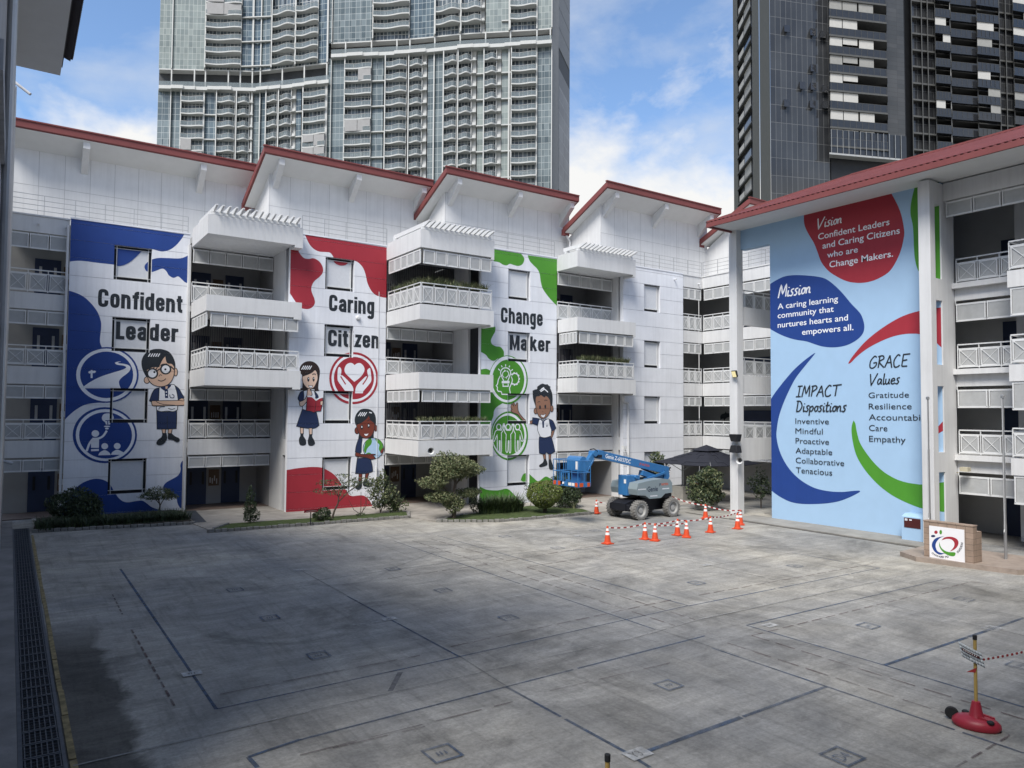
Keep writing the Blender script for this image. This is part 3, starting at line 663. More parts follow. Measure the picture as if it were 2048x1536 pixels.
def bay(k, Yr, Yf, xr, front_levels, solid, nr, ns, fin_n, slot):
    """open bay right of mural wall k; balcony storeys stand forward of it to Yf and run on to xr"""
    x0, x1 = XR[k]+.003, XL[k+1]
    corridor(x0, x1+.1, Yr, 2.7, school, [(x0+.5, x0+1.5), (x0+2.3, x0+3.3)])
    e = B(); e.box(x0-.1, Yr+.3, 0, x0, Yr+2.7, 14.0); e.build('end_wall', WHITE, school)
    # return wall to the next mural wall, with an open slot beside it
    e = B(); y1 = YP[k+1]; e.box(x1, y1+.31+slot, 0, x1+.14, Yr+.14, 14.55); e.box(x1, y1+.31, 14.0, x1+.14, y1+.31+slot, 14.55)
    for n in (1, 2, 3): e.box(x1, y1+.31, BZ[n], x1+.14, y1+.31+slot, BT[n])
    e.build('return_wall', WHITE, school)
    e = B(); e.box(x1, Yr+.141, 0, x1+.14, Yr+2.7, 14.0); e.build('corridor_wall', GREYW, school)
    e = B(); e.box(x1+.16, y1+.302, 0, x1+.22, y1+.31+slot+.3, 14); e.build('slot_shade_sheet', DARK, school)  # near-black sheet closing the slot, its colour standing in for shade inside
    for n in (1, 2, 3):
        if n in solid:
            s_ = B(); s_.box(x0, Yf, BZ[n], x1-.002, Yr, BT[n]); s_.box(x1-.002, Yf, BZ[n]-.10, xr, y1-.003, BT[n])
            s_.build('balcony_slab', WHITE, school)
        else: spandrel(x0, x1, Yr, n, school)
    cp = B(); zb, zt = 13.84, 14.78
    cp.box(x0, Yf, zb, x1-.002, Yf+.16, zt); cp.box(x0, Yf+.16, zb, x0+.16, Yr, zt); cp.box(x0+.16, Yf+.16, zb+.04, x1-.002, Yr, zb+.2)
    cp.box(x1-.002, Yf, zb-.12, xr, y1-.003, zt); cp.box(x0, Yr+.001, zb, x1, Yr+.14, 14.6)
    can = cp.build('roof_canopy', WHITE, school); fins(x0+.1, xr, Yf, Yr, can, fin_n)
    for n in range(4):
        fr = n in front_levels
        if fr:
            screen((x0+.06, Yr-.1), (x0+.06, Yf+.1), *SC[n], 5, school); screen((x0+.2, Yf+.1), (xr-.12, Yf+.1), *SC[n], ns, school)
            railing((x0+.06, Yr-.05), (x0+.06, Yf+.06), *RL[n], 5, school); railing((x0+.12, Yf+.06), (xr-.12, Yf+.06), *RL[n], nr, school)
            grille(x0, x1-.01, Yr+.02, FL[n], BZ[n+1], school)
        else:
            screen((x0+.03, Yr+.07), (x1-.03, Yr+.07), *SC[n], ns-1, school)
            if n: railing((x0+.02, Yr+.07), (x1-.02, Yr+.07), *RL[n], nr-1, school)
bay(0, 40.9, 37.3, 12.33, (2,), (2, 3), 6, 6, 14, .45)
bay(1, 37.9, 33.85, 21.96, (3, 1), (1, 2, 3), 6, 6, 14, 1.1)
bay(2, 34.75, 32.9, 31.82, (2,), (2, 3), 6, 6, 14, .15)
# far left bay and the corner bay right of the last wall
def side_bay(x0, x1, Y, ns, doors, seg=None):
    corridor(x0, x1+.2, Y, 2.6, school, doors)
    for n in (1, 2, 3): spandrel(x0, x1, Y, n, school)
    t = B(); t.box(x0, Y, BZ[4]-.3+.3, x1, Y+.14, 14.6); t.box(x0, Y-.04, 14.605, x1, Y+.3, 14.68); t.build('parapet', WHITE, school)
    for n in range(4):
        screen((x0+.03, Y+.05), (x1-.03, Y+.05), *SC[n], ns, school)
        if n: railing((x0+.02, Y+.05), (x1-.02, Y+.05), *RL[n], ns, school)
side_bay(-.3, XL[0]-.02, 41.95, 3, [(.85, 2.0)])
side_bay(XR[3]+.01, 38.98, 33.86, 3, [])
# link wing running towards the camera along X = 39
for n in (1, 2, 3):
    s_ = B(); s_.box(39, 22, BZ[n], 39.14, 33.85, BT[n]); s_.build('spandrel', WHITE, school)
s_ = B(); s_.box(39, 22, 13.85, 39.14, 33.85, 14.62); s_.box(38.96, 22, 14.625, 39.3, 33.85, 14.70); s_.build('parapet', WHITE, school)
b = B(); b.box(41.6, 22, 0, 41.75, 36.4, 14.2); b.box(39.14, 22, 14.1, 41.75, 36.4, 14.4)
for n in (1, 2, 3): b.box(39.14, 22, FL[n]-.3, 41.6, 36.4, FL[n])
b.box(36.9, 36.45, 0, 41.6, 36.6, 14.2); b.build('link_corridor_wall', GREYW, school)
for n in range(4):
    screen((39.06, 33.75), (39.06, 22.2), *SC[n], 14, school)
    if n: railing((39.06, 33.8), (39.06, 22.2), *RL[n], 14, school)
    for y0, y1 in ((30.2, 32.6), (26.3, 27.6), (23, 24.2)):
        if n == 0: continue
        d = B(); d.box(41.54, y0, FL[n]+.02, 41.597, y1, FL[n]+(2.2 if y1-y0 < 2 else 1.9)); d.build('door' if y1-y0 < 2 else 'notice_board', NAVYDOOR, school)
# dark leaping dolphin painted on the link corridor
dp = Panel('X', 41.53); dp.cells = [(-40, -20, 3.6, 6.5, 0)]
q = Paint(dp, (1220, 660, 6.4)); q.fill('1415,1150c 1412,1110 1430,1080 1470,1065 1478,1035c 1490,1062 1530,1068 1570,1095 1600,1130c 1555,1118 1500,1120 1470,1150 1462,1165c 1455,1140 1440,1135 1415,1150c', P_INK)
q.done('dolphin_picture', school)
# ---------------------------------------------------------------- upper walls and mono-pitch roofs
UX = [-.3, 12.0, 22.0, 31.7, 42.0, 53]; UY = [46.0, 42.45, 39.6, 36.05, 33.05]
SEAM = mat('panel joint', (.42, .43, .44), .8)
for k in range(5):
    x0, x1, y = UX[k], UX[k+1], UY[k]; yb = (UY[k-1] if k else 50)
    w = B(); w.box(x0, y, 14.0, x1+.1, y+.2, 19.12)
    if k: w.box(x0, y+.2, 14.0, x0+.2, yb+.2, 17.2); w.poly([(x0, y+.2, 17.2), (x0, yb+.1, 17.2), (x0, yb+.1, 17.25), (x0, y+.2, 19.0)])
    uw = w.build('upper_wall', WHITE2, school)
    s_ = B(); x = x0+.02
    while x < x1: s_.box(x, y-.003, 14.2, x+.022, y+.001, 19.0); x += 1.19
    s_.box(x0, y-.0045, 17.12, x1, y+.001, 17.142); s_.build('panel_joints', SEAM, uw)
    yf = y-1.45; rx0 = x0-(.72 if k else .5); rx1 = x1+(-.08 if k < 4 else .5); zf = 20.05; D = 4.55; sl = .455
    if k == 3: rx1 = 41.95
    r = B(); P = [(yf, zf), (yf+D, zf-D*sl), (yf+D, zf-D*sl-.36), (yf, zf-.36)]
    r.prism([(rx0, a, z) for a, z in P], (rx1-rx0, 0, 0)); roof = r.build('roof', REDROOF, school)
    u = B(); P = [(yf+.12, zf-.362-.12*sl), (yf+D-.1, zf-.362-(D-.1)*sl), (yf+D-.1, zf-.39-(D-.1)*sl), (yf+.12, zf-.39-.12*sl)]
    u.prism([(rx0+.12, a, z) for a, z in P], (rx1-rx0-.24, 0, 0)); u.build('soffit', SOFFIT, roof)
    fl_ = B(); fl_.box(rx0-.05, yf-.05, zf-.02, rx1, yf+.12, zf+.05); fl_.build('ridge_flashing', REDROOF, roof)
    xs = {0: [3.0, 8.9], 1: [12.35, 17.0, 21.4], 2: [22.35, 26.9, 31.2], 3: [32.05, 36.6, 41.2], 4: [42.4, 46.5]}[k]
    for x in xs:
        c = B(); c.prism([(x-.16, y-.003, 18.15), (x-.16, y-.003, 19.02), (x-.16, yf+.2, 19.56), (x-.16, yf+.2, 19.22), (x-.16, yf+.55, 18.95)], (.32, 0, 0)); c.build('roof_bracket', WHITE2, roof)
    if k:
        g = B(); g.box(rx0-.02, yf+D-.12, zf-D*sl-.52, rx0+.5, yf+D+.1, zf-D*sl-.1); g.build('gutter', REDROOF, roof)
        g = B(); px = x0-.06; g.path([(rx0+.3, yf+D-.05, zf-D*sl-.5), (px-.05, yf+D-.05, zf-D*sl-.9), (px-.05, yf+D-.05, 14.4)], .07); g.build('downpipe', WHITE2, school)
# flat roof behind the parapets
b = B()
for k in range(4): b.box(XL[k] if k else -.3, YP[k]+(.35 if k else .62), 14.15, (XL[k+1] if k < 3 else 45), UY[k]+.1, 14.3)
b.box(39.2, 22, 14.41, 45, 33.6, 14.5)
b.build('flat_roof', CONC, school)
# thin safety rails on the parapets
def guard(p, q, z, parent):
    p, q = Vector((*p, z)), Vector((*q, z)); L_ = (q-p).length; n = max(1, round(L_/1.25)); b = B()
    for h in (.25, .5, .75, 1.0): b.bar(p+Vector((0, 0, h)), q+Vector((0, 0, h)), .022)
    for i in range(n+1): c = p.lerp(q, i/n); b.bar(c, c+Vector((0, 0, 1.0)), .026)
    b.build('guard_rail', STEEL, parent)
guard((-.2, 42.2), (XR[0], 42.2), 14.7, school); guard((12.6, 38.25), (XR[1]+.1, 38.25), 14.7, school)
guard((22.5, 35.1), (XR[2], 35.1), 14.7, school); guard((32.3, 34.0), (39.1, 34.0), 14.7, school); guard((39.15, 33.9), (39.15, 22.5), 14.7, school)
# rainwater pipes and small fittings on the walls
def pipe(pts, name='downpipe', r=.055):
    b = B(); b.path(pts, r); b.build(name, WHITE2, school)
x = XL[3]+.35; pipe([(XL[3]-.3, YP[3]-.3, 6.35), (XL[3]-.1, YP[3]-.1, 6.0), (x, YP[3]-.08, 5.9), (x, YP[3]-.08, .1)], r=.08)
pipe([(XR[1]-.45, YP[1]-.025, 12.0), (XR[1]-.45, YP[1]-.025, .1)], r=.016); pipe([(XR[1]-.5, YP[1]-.09, 2.2), (XR[1]-.5, YP[1]-.09, .1)], r=.05)
pipe([(XL[2]-.1, YP[2]-.03, 13.6), (XL[2]-.1, YP[2]-.03, .1)], r=.05); pipe([(XL[0]-.1, YP[0]+.1, 14.3), (XL[0]-.1, YP[0]+.1, .1)], r=.06)
for x, y, z in ((.9, 41.95, 14.25), (2.05, 41.95, 14.25), (36.2, 33.8, 14.2), (38.6, 33.86, 14.15)): b = B(); b.tube((x, y+.02, z), (x, y-.22, z-.04), .04); b.build('spout', WHITE2, school)
b = B(); b.lathe([(.13, 0), (.13, -.06), (.07, -.12)], (15.7, YP[1]-.001, 10.42), 14, axis='Y'); b.build('wall_lamp', FRAMEW, school)
# ================================================================ the painted walls
A_, B_, C_ = (100, 420, 6.4), (100, 640, 6.4), (100, 860, 6.4)
pn = panels[0]; W0 = pn.wall
q = Patches(pn, A_)
q.fill('268,108c 1715,312c 1690,360 1620,445 1540,505 1450,530 1380,520 1300,497 1250,497 1180,525 1110,590 1040,650 960,695 880,710 800,697 600,675 450,655 350,650 250,660c', P_BLUE)
q.fill('1800,555c 1730,600 1650,620 1500,615 1380,615 1290,640 1235,680 1215,720 1235,770 1290,795 1350,780 1440,750 1490,785 1520,835 1580,868 1640,850 1690,890 1730,925 1800,950c', P_BLUE)
q.fill('235,1030c 330,1060 430,1110 530,1200 610,1310 650,1420 655,1490 648,1570 640,1640 642,1700 662,1753c 740,2108c 700,2470c 600,2468 450,2493 330,2558 240,2633 180,2695c', P_BLUE)
q.crop = C_
q.fill('140,1000c 290,800c 350,725 440,665 550,628 640,628 720,655 780,710 820,780 870,860 930,910 1000,925 1100,910 1180,905 1240,940 1300,985 1400,1020 1520,1045c 1500,1100c 560,1140c 120,1180c', P_BLUE)
q.fill('1745,378c 1690,400 1668,450 1672,510 1640,580 1560,630 1490,670 1452,720 1460,790 1510,830 1580,835 1620,870 1630,930 1660,990 1730,1040c', P_BLUE)
q.done('painted_patch', W0)
q = Paint(pn, B_, .005)
q.ell(727, 703, 408, 357, P_BLUE); q.ell(723, 704, 388, 339, P_WHITE); q.ell(725, 702, 340, 298, P_BLUE)
q.fill('912,532c 860,535 830,550 860,572 930,582 970,598 965,618 900,645 800,675 650,725 520,790 430,852c 440,872c 905,872c 885,820 885,780 920,735 980,690 1020,650 1030,610 1005,578 940,560 880,553 870,545', P_WHITE)
q.fill('385,858c 905,868c 905,876c 395,874c', P_WHITE)
q.fill('520,640c 545,640c 545,743c 520,743c', P_WHITE); q.fill('488,668c 500,654c 575,648c 590,660c 575,678c 500,684c', P_WHITE)
q.done('round_road_emblem', W0)
q = Paint(pn, C_, .005)
q.ell(702, 66, 412, 359, P_BLUE); q.ell(709, 65, 379, 332, P_WHITE); q.ell(711, 68, 339, 297, P_BLUE)
q.ell(580, 45, 48, 43, P_WHITE); q.line('545,118 505,175 485,225 468,272c', .10, P_WHITE); q.line('540,112 620,108 680,75 727,8c', .10, P_WHITE)
q.fill('525,128c 628,120c 625,228c 525,228c', P_WHITE); q.fill('525,246c 625,242c 625,268c 525,272c', P_WHITE)
q.ell(700, 207, 43, 39, P_WHITE); q.ell(860, 205, 43, 39, P_WHITE)
q.fill('617,324c 640,285 700,258 755,285 777,320c', P_WHITE); q.fill('780,318c 800,280 860,252 920,275 945,292c 900,318c', P_WHITE)
q.crop = B_
q.fill('715,1338c 705,1310 670,1280 665,1240 690,1205 745,1195 800,1210 820,1250 800,1285 775,1310 768,1338c', P_WHITE); q.fill('733,1290c 745,1290c 745,1335c 733,1335c', P_BLUE); q.fill('708,1284c 772,1284c 772,1293c 708,1293c', P_BLUE)
q.ell(730, 1362, 40, 10, P_WHITE); q.ell(728, 1389, 24, 12, P_WHITE)
q.done('round_teacher_emblem', W0)
q = Paint(pn, A_, .005); q.glyphs('Confident', HEAVY, (604, 1236), (1697, 1330), 1003, P_INK, .188, .05); q.done('lettering', W0)
q = Paint(pn, B_, .005); q.glyphs('Leader', HEAVY, (840, 240), (1642, 262), 14, P_INK, .188, .05); q.done('lettering', W0)
OL = .035
def student(panel, crop, fn):
    q = Paint(panel, crop, .005); fn(q); return q.done('painted_student', panel.wall)
def boy1(q):
    q.fill('1262,770c 1215,700 1180,620 1170,540 1190,470 1240,410 1320,375 1400,370 1450,378 1520,405 1570,465 1600,540 1605,600 1595,660 1560,720c', P_INK)
    q.ell(1240, 770, 36, 42, P_SKIN1, OL); q.ell(1608, 667, 24, 50, P_SKIN1, OL)
    q.fill('1430,1390c 1480,1390c 1478,1455c 1440,1455c', P_SKIN1, OL); q.fill('1515,1388c 1566,1385c 1554,1452c 1510,1452c', P_SKIN1, OL)
    q.fill('1365,1165c 1500,1178 1622,1155c 1620,1300 1616,1390c 1500,1396 1370,1396c 1368,1280', P_NAVY, OL)
    q.fill('1395,875c 1410,855 1550,825 1600,838 1630,900 1640,1030 1630,1150c 1580,1172 1500,1165 1420,1172 1365,1155c 1362,1100 1390,1030', P_WHITE, OL)
    q.fill('1398,870c 1350,880 1310,930 1272,1035c 1300,1045 1390,1038c', P_NAVY, OL); q.fill('1598,838c 1650,880 1690,950 1718,990c 1690,1010 1640,1028c 1625,930', P_NAVY, OL)
    q.fill('1405,858c 1440,890 1470,905 1490,895 1540,855 1555,818c 1500,835', P_NAVY); q.fill('1465,890c 1510,890c 1512,998c 1472,998c', P_NAVY)
    q.line('1500,1230 1502,1394', .03, P_INK); q.ell(1488, 922, 9, 9, P_WHITE); q.ell(1490, 962, 9, 9, P_WHITE); q.fill('1475,850c 1510,845c 1500,880c 1482,885c', P_SKIN1)
    q.fill('1235,640c 1245,700 1262,770 1320,828 1400,852 1480,842 1540,800 1575,740 1590,680 1592,600c 1560,560 1500,545 1478,456c 1440,500 1405,570 1395,600c 1330,600 1280,615', P_SKIN1, OL)
    q.line('1340,600 1390,600', .03, P_INK)
    for x in (1280, 1330, 1370): q.line('%d,650c %d,560c' % (x-20, x+25), .045, P_INK)
    q.ell(1310, 685, 62, 57, P_WHITE); q.ring(1310, 685, 64, 60, .075, P_INK); q.ell(1480, 630, 60, 57, P_WHITE); q.ring(1480, 630, 62, 59, .075, P_INK)
    q.line('1372,652 1395,632 1420,626', .06, P_INK); q.line('1540,590 1595,640', .06, P_INK); q.ell(1336, 667, 14, 13, P_INK); q.ell(1476, 632, 14, 13, P_INK)
    q.line('1415,585 1440,568 1500,562', .05, P_INK); q.line('1392,722 1410,700 1432,712', .03, P_INK); q.line('1380,768 1420,782 1460,770 1482,750', .04, P_INK)
    for x in (1258, 1290, 1320, 1350, 1380): q.line('%d,470c %d,428c' % (x, x+26), .05, P_WHITE)
    q.fill('1300,1035c 1640,1030c 1715,1030 1720,1078 1690,1092 1480,1098 1330,1100 1305,1080', P_SKIN1, OL); q.fill('1640,1022c 1690,1000 1724,1024c 1700,1036', P_SKIN1, OL)
    q.line('1355,1042 1440,1078 1600,1090', .03, P_INK); q.line('1390,1145 1410,1115 1470,1108', .03, P_INK); q.line('1510,1130 1560,1142 1600,1130', .03, P_INK)
    q.line('1532,955 1540,990 1580,995 1585,965 1560,950', .035, P_NAVY)
    q.crop = C_
    q.fill('1440,38c 1490,38c 1497,110 1470,160 1430,190 1380,192 1360,165 1385,120 1425,90', P_INK); q.fill('1510,38c 1556,42c 1600,80 1650,105 1658,140 1620,155 1560,125 1510,115', P_INK)
student(pn, B_, boy1)['label'] = 'painted boy with glasses and folded arms'
# ------------------------------------------------ red wall
D_, E_, F_ = (560, 460, 6.4), (560, 680, 6.4), (560, 880, 6.4)
pn = panels[1]; W1 = pn.wall
q = Patches(pn, D_)
q.fill('320,60c 1365,225c 1365,868c 1310,860 1230,835 1170,780 1120,680 1095,570 1060,480 1000,415 940,392 890,415 840,445 770,445 710,410 680,340 640,290 580,282 500,275 430,240 370,170', P_RED)
q.fill('100,225c 215,225c 260,310 310,360 370,370 430,362 500,400 545,470 548,540 510,595 440,655 405,720 405,790 440,880 445,940 410,990 350,1012 260,1000c 205,930c 160,860 100,770c', P_RED)
q.crop = F_
q.fill('70,387c 200,365 330,350 440,345 540,355 640,400 720,460 780,540 820,610 860,660 880,700 930,718 1000,710 1060,710 1110,735 1150,780 1185,850c 1185,900c 60,960c', P_RED)
q.done('painted_patch', W1)
q = Paint(pn, E_, .005)
q.ell(944, 488, 314, 333, P_RED); q.ell(945, 488, 286, 303, P_WHITE); q.ell(946, 488, 257, 272, P_RED)
q.fill('955,322c 985,300 1030,298 1072,340 1080,390 1050,450 1000,500 950,536c 880,470 835,420 825,370 850,315 895,293 930,300', P_WHITE)
q.fill('757,345 780,365 785,400 780,450 800,455 850,500 905,560 935,610 940,655c 830,650c 795,600 745,530 735,480 740,380', P_WHITE); q.line('776,465 800,505 840,568c', .07, P_RED)
q.fill('1140,362 1118,385 1118,420 1128,470 1100,465 1060,500 1000,560 970,610 960,682c 1060,682c 1070,650 1130,580 1165,530 1168,480 1155,370', P_WHITE); q.line('1122,465 1100,510 1058,570c', .07, P_RED)
q.done('round_heart_emblem', W1)
q = Paint(pn, D_, .005); q.glyphs('Caring', HEAVY, (620, 1035), (1208, 1085), 822, P_INK, .188, .05); q.done('lettering', W1)
q = Paint(pn, D_, .005); q.glyphs('Citizen', HEAVY, (620, 1480), (1270, 1508), 1268, P_INK, .188, .05); q.done('lettering', W1)
HAIRB = mat('dark brown hair mural paint', (.035, .022, .020), .6)
def girl1(q):
    q.fill('265,430c 250,370 280,310 340,275 410,275 470,310 505,370 510,430 495,540 490,620 505,652c 440,660c 430,630 300,645 205,645c 235,622 285,615c 285,470', HAIRB)
    q.fill('300,650c 370,640 440,652c 455,720 430,800 345,895 285,888c 292,780', P_WHITE, OL)
    q.fill('300,650c 260,670 230,740 240,775c 270,785 296,782c 305,720', P_NAVY, OL); q.fill('440,655c 480,700 495,750c 475,770c 450,700', P_NAVY, OL)
    q.fill('285,885c 360,908 465,925c 485,1010 500,1092c 440,1130 330,1128 210,1105c 245,1000', P_NAVY, OL)
    q.fill('258,1122c 300,1125c 298,1200c 262,1200c', P_SKIN2, OL); q.fill('370,1128c 412,1126c 410,1210c 375,1210c', P_SKIN2, OL)
    q.fill('262,1195c 298,1195c 300,1230 330,1280 330,1335 290,1352 250,1335 242,1270 258,1230', P_INK); q.fill('372,1205c 410,1205c 412,1240 440,1290 445,1330 410,1355 365,1345 355,1290 368,1240', P_INK)
    q.fill('286,465c 345,445 400,420 448,380c 475,420 482,500 460,560 430,610 385,625 340,610 300,560 285,510', P_SKIN2, OL)
    q.ell(362, 503, 14, 31, P_INK); q.ell(429, 502, 13, 30, P_INK); q.ell(366, 492, 5, 9, P_WHITE); q.ell(433, 491, 5, 9, P_WHITE)
    q.line('335,447 350,436 370,432', .04, P_INK); q.line('412,446 435,434 458,448', .04, P_INK); q.fill('365,578c 390,586 415,582c 408,606 375,605', P_WHITE, .02)
    for x in (275, 300, 325, 350, 375): q.line('%d,378c %d,330c' % (x, x+30), .05, P_WHITE)
    q.fill('245,790c 300,770 340,715 350,640 375,620 395,650 410,700 380,722 340,790 290,845 255,840', P_SKIN2, OL)
    q.fill('345,725c 400,722 460,770c 500,745 545,738c 545,800 520,910c 460,915 440,932c 390,912 333,905c', P_RED, OL); q.line('350,722 410,726 460,770c 500,744 545,730', .07, P_WHITE); q.line('460,775 455,850 440,925', .025, P_INK)
    q.fill('515,790c 545,780 545,815c 540,832 515,830c', P_SKIN2, .02)
student(pn, E_, girl1)['label'] = 'painted girl reading a red book'
P_GLOBE = mat('globe blue mural paint', (.42, .60, .80), .6)
def girl2(q):
    q.fill('965,1080 955,1020 975,950 1030,890 1110,880 1180,905 1220,970 1228,1060 1215,1110 1200,1190 1195,1260 1150,1268 1012,1266 1010,1200 985,1100', P_INK)
    q.ell(985, 1160, 28, 42, P_SKIN3, OL); q.ell(1224, 1128, 18, 40, P_SKIN3, OL)
    q.crop = F_
    q.fill('1010,425c 1050,430c 1045,525c 1005,525c', P_SKIN3, OL); q.fill('1095,428c 1140,422c 1115,500c 1085,498c', P_SKIN3, OL)
    q.fill('1005,520c 1045,520c 1048,600 1010,640 965,620 962,590 1000,560', P_INK); q.fill('1085,495c 1115,495c 1130,535 1180,555 1185,588 1140,602 1065,585 1068,530', P_INK)
    q.fill('990,228c 1100,222 1160,245c 1180,330 1187,405c 1100,428 965,430c 975,330', P_NAVY, OL)
    q.crop = E_
    q.fill('1012,1262c 1060,1258 1160,1262c 1100,1300 1080,1360 1085,1510c 995,1515c 1030,1440', P_WHITE, OL)
    q.fill('1005,1262c 1050,1268 1045,1320 1040,1440c 1000,1445 962,1432c 975,1350', P_NAVY, OL)
    q.fill('975,1085c 1050,1050 1110,1000 1135,960c 1160,1020 1210,1065c 1212,1110 1195,1180 1160,1235 1100,1260 1045,1240 1010,1195 985,1130', P_SKIN3, OL)
    q.ell(1046, 1116, 16, 30, P_INK); q.ell(1133, 1098, 15, 29, P_INK); q.ell(1046, 1112, 7, 12, P_WHITE); q.ell(1134, 1094, 7, 12, P_WHITE)
    q.line('1115,1040 1140,1022 1165,1030', .04, P_INK); q.fill('1075,1200c 1100,1204 1132,1196c 1112,1224 1088,1222', P_WHITE)
    for x in (1000, 1025, 1050, 1075): q.line('%d,975c %d,925c' % (x, x+34), .05, P_WHITE)
    q.line('1140,925 1175,935', .06, P_WHITE)
    q.ell(1194, 1388, 131, 133, P_GLOBE, OL)
    q.fill('1085,1340c 1100,1295 1135,1268 1165,1262c 1175,1300 1160,1340 1130,1370 1110,1400 1095,1450 1072,1410', P_GREEN); q.fill('1215,1262c 1260,1275 1300,1310 1318,1370 1310,1420 1280,1430 1262,1390 1270,1340 1240,1310', P_GREEN); q.fill('1100,1460 1140,1440 1185,1475 1140,1490', P_GREEN)
    q.crop = F_
    q.fill('970,155c 1020,170 1045,182 1200,180 1216,190 1190,200 1216,230 1170,248 1100,226 990,215 962,195', P_SKIN3, OL); q.fill('1300,120 1324,98 1318,150 1292,172 1284,142', P_SKIN3, .02)
student(pn, E_, girl2)['label'] = 'painted girl hugging a globe'
# ------------------------------------------------ green wall
G_, H_ = (940, 480, 6.4), (940, 700, 6.4)
pn = panels[2]; W2 = pn.wall
q = Patches(pn, G_)
q.fill('300,118c 655,175c 690,225 692,265 670,310 620,332 560,320 510,305 470,325 420,315 370,285 300,272c', P_GREEN)
q.fill('738,195c 1120,250c 1120,850c 1050,780 990,710 930,620 905,530 890,430 860,370 800,310 760,260', P_GREEN)
q.fill('125,1110c 325,1110c 322,1170 295,1220 268,1280 280,1330 330,1360 390,1370 430,1420 435,1475 440,1500c 350,1520c 300,1548 240,1518 200,1468 125,1425c', P_GREEN)
q.crop = H_
q.fill('125,252c 200,240 245,255 300,300c 300,370c 125,370c', P_GREEN); q.fill('125,500c 290,500c 330,600 400,662 412,684c 350,724 310,772 298,850 270,915c 240,960c 125,960c', P_GREEN)
q.crop = (500, 640, 3.303)
q.fill('1798,1058c 1815,1020 1840,1015 1870,1040 1905,1065 1950,1035 1980,1045 2030,1078c 2030,1150c 1900,1150c 1860,1120 1835,1090', P_GREEN)
q.fill('1505,1090c 1560,1120 1640,1125 1700,1115 1750,1160 1775,1185 1810,1215c 1800,1250c 1505,1260c', P_GREEN)
q.done('painted_patch', W2)
q = Paint(pn, H_, .005)
q.ell(489, 381, 250, 314, P_GREEN); q.ell(484, 375, 238, 297, P_WHITE); q.ell(488, 382, 206, 260, P_GREEN)
SW = .062
q.ring(455, 290, 64, 62, SW, P_WHITE, a=(140, 400)); q.line('398,322c 412,355 432,395c', SW, P_WHITE); q.line('512,322c 500,355 482,395c', SW, P_WHITE)
q.fill('405,395c 505,395c 505,426c 405,426c', P_WHITE); q.line('422,430c 422,464c 488,464c 488,430c', SW, P_WHITE, False)
for s_ in ('360,240c 382,262c', '400,197c 412,220c', '455,182c 455,212c', '508,200c 498,222c', '548,248c 527,265c'): q.line(s_, SW, P_WHITE)
q.ring(452, 312, 38, 42, .05, P_WHITE, a=(110, 260)); q.ring(455, 306, 38, 42, .05, P_WHITE, a=(-70, 80)); q.fill('440,250c 462,268c 436,280c', P_WHITE); q.fill('470,368c 448,352c 474,338c', P_WHITE)
q.ring(572, 370, 52, 70, SW, P_WHITE, a=(-140, 130))
for i in range(9):
    t = math.radians(-130+i*32); q.line('%.0f,%.0fc %.0f,%.0fc' % (572+52*math.cos(t), 370+70*math.sin(t), 572+66*math.cos(t), 370+86*math.sin(t)), .11, P_WHITE)
q.line('388,330 362,380 352,430 335,458c 350,478 348,505 362,530c 397,535 407,566c 480,569c', SW, P_WHITE); q.line('528,340 540,390 520,450 505,490 515,556', SW, P_WHITE)
q.done('round_idea_emblem', W2)
q = Paint(pn, H_, .008)
q.ell(503, 1098, 239, 314, P_GREEN); q.ell(500, 1097, 221, 290, P_WHITE); q.ell(490, 1092, 206, 254, P_GREEN)
for x in (368, 487, 608): q.ring(x, 985, 28, 36, SW, P_WHITE, 24)
for s_ in ('345,1025 318,1055 298,1150 310,1168 335,1110 347,1085c 348,1200 350,1295 372,1298 374,1165c 384,1170 386,1298 402,1295 400,1060c 428,1020 440,950 425,948 405,1020 380,1025',
           '460,1020 440,950 428,950 440,1040 462,1080c 458,1200 460,1295 482,1298 488,1165c 498,1170 500,1298 520,1295 520,1080c 545,1040 555,950 540,950 520,1020 490,1028',
           '590,1020 560,950 548,950 560,1030 578,1070c 576,1200 580,1295 600,1298 606,1165c 616,1170 620,1298 638,1290 636,1080c 655,1160 680,1160 672,1130 650,1045 625,1022'): q.line(s_, .05, P_WHITE, closed=True)
q.done('round_teamwork_emblem', W2)
q = Paint(pn, G_, .005); q.glyphs('Change', HEAVY, (390, 1055), (932, 1100), 857, P_INK, .188, .05); q.done('lettering', W2)
q = Paint(pn, G_, .005); q.glyphs('Maker', HEAVY, (525, 1402), (1030, 1428), 1212, P_INK, .188, .05); q.done('lettering', W2)
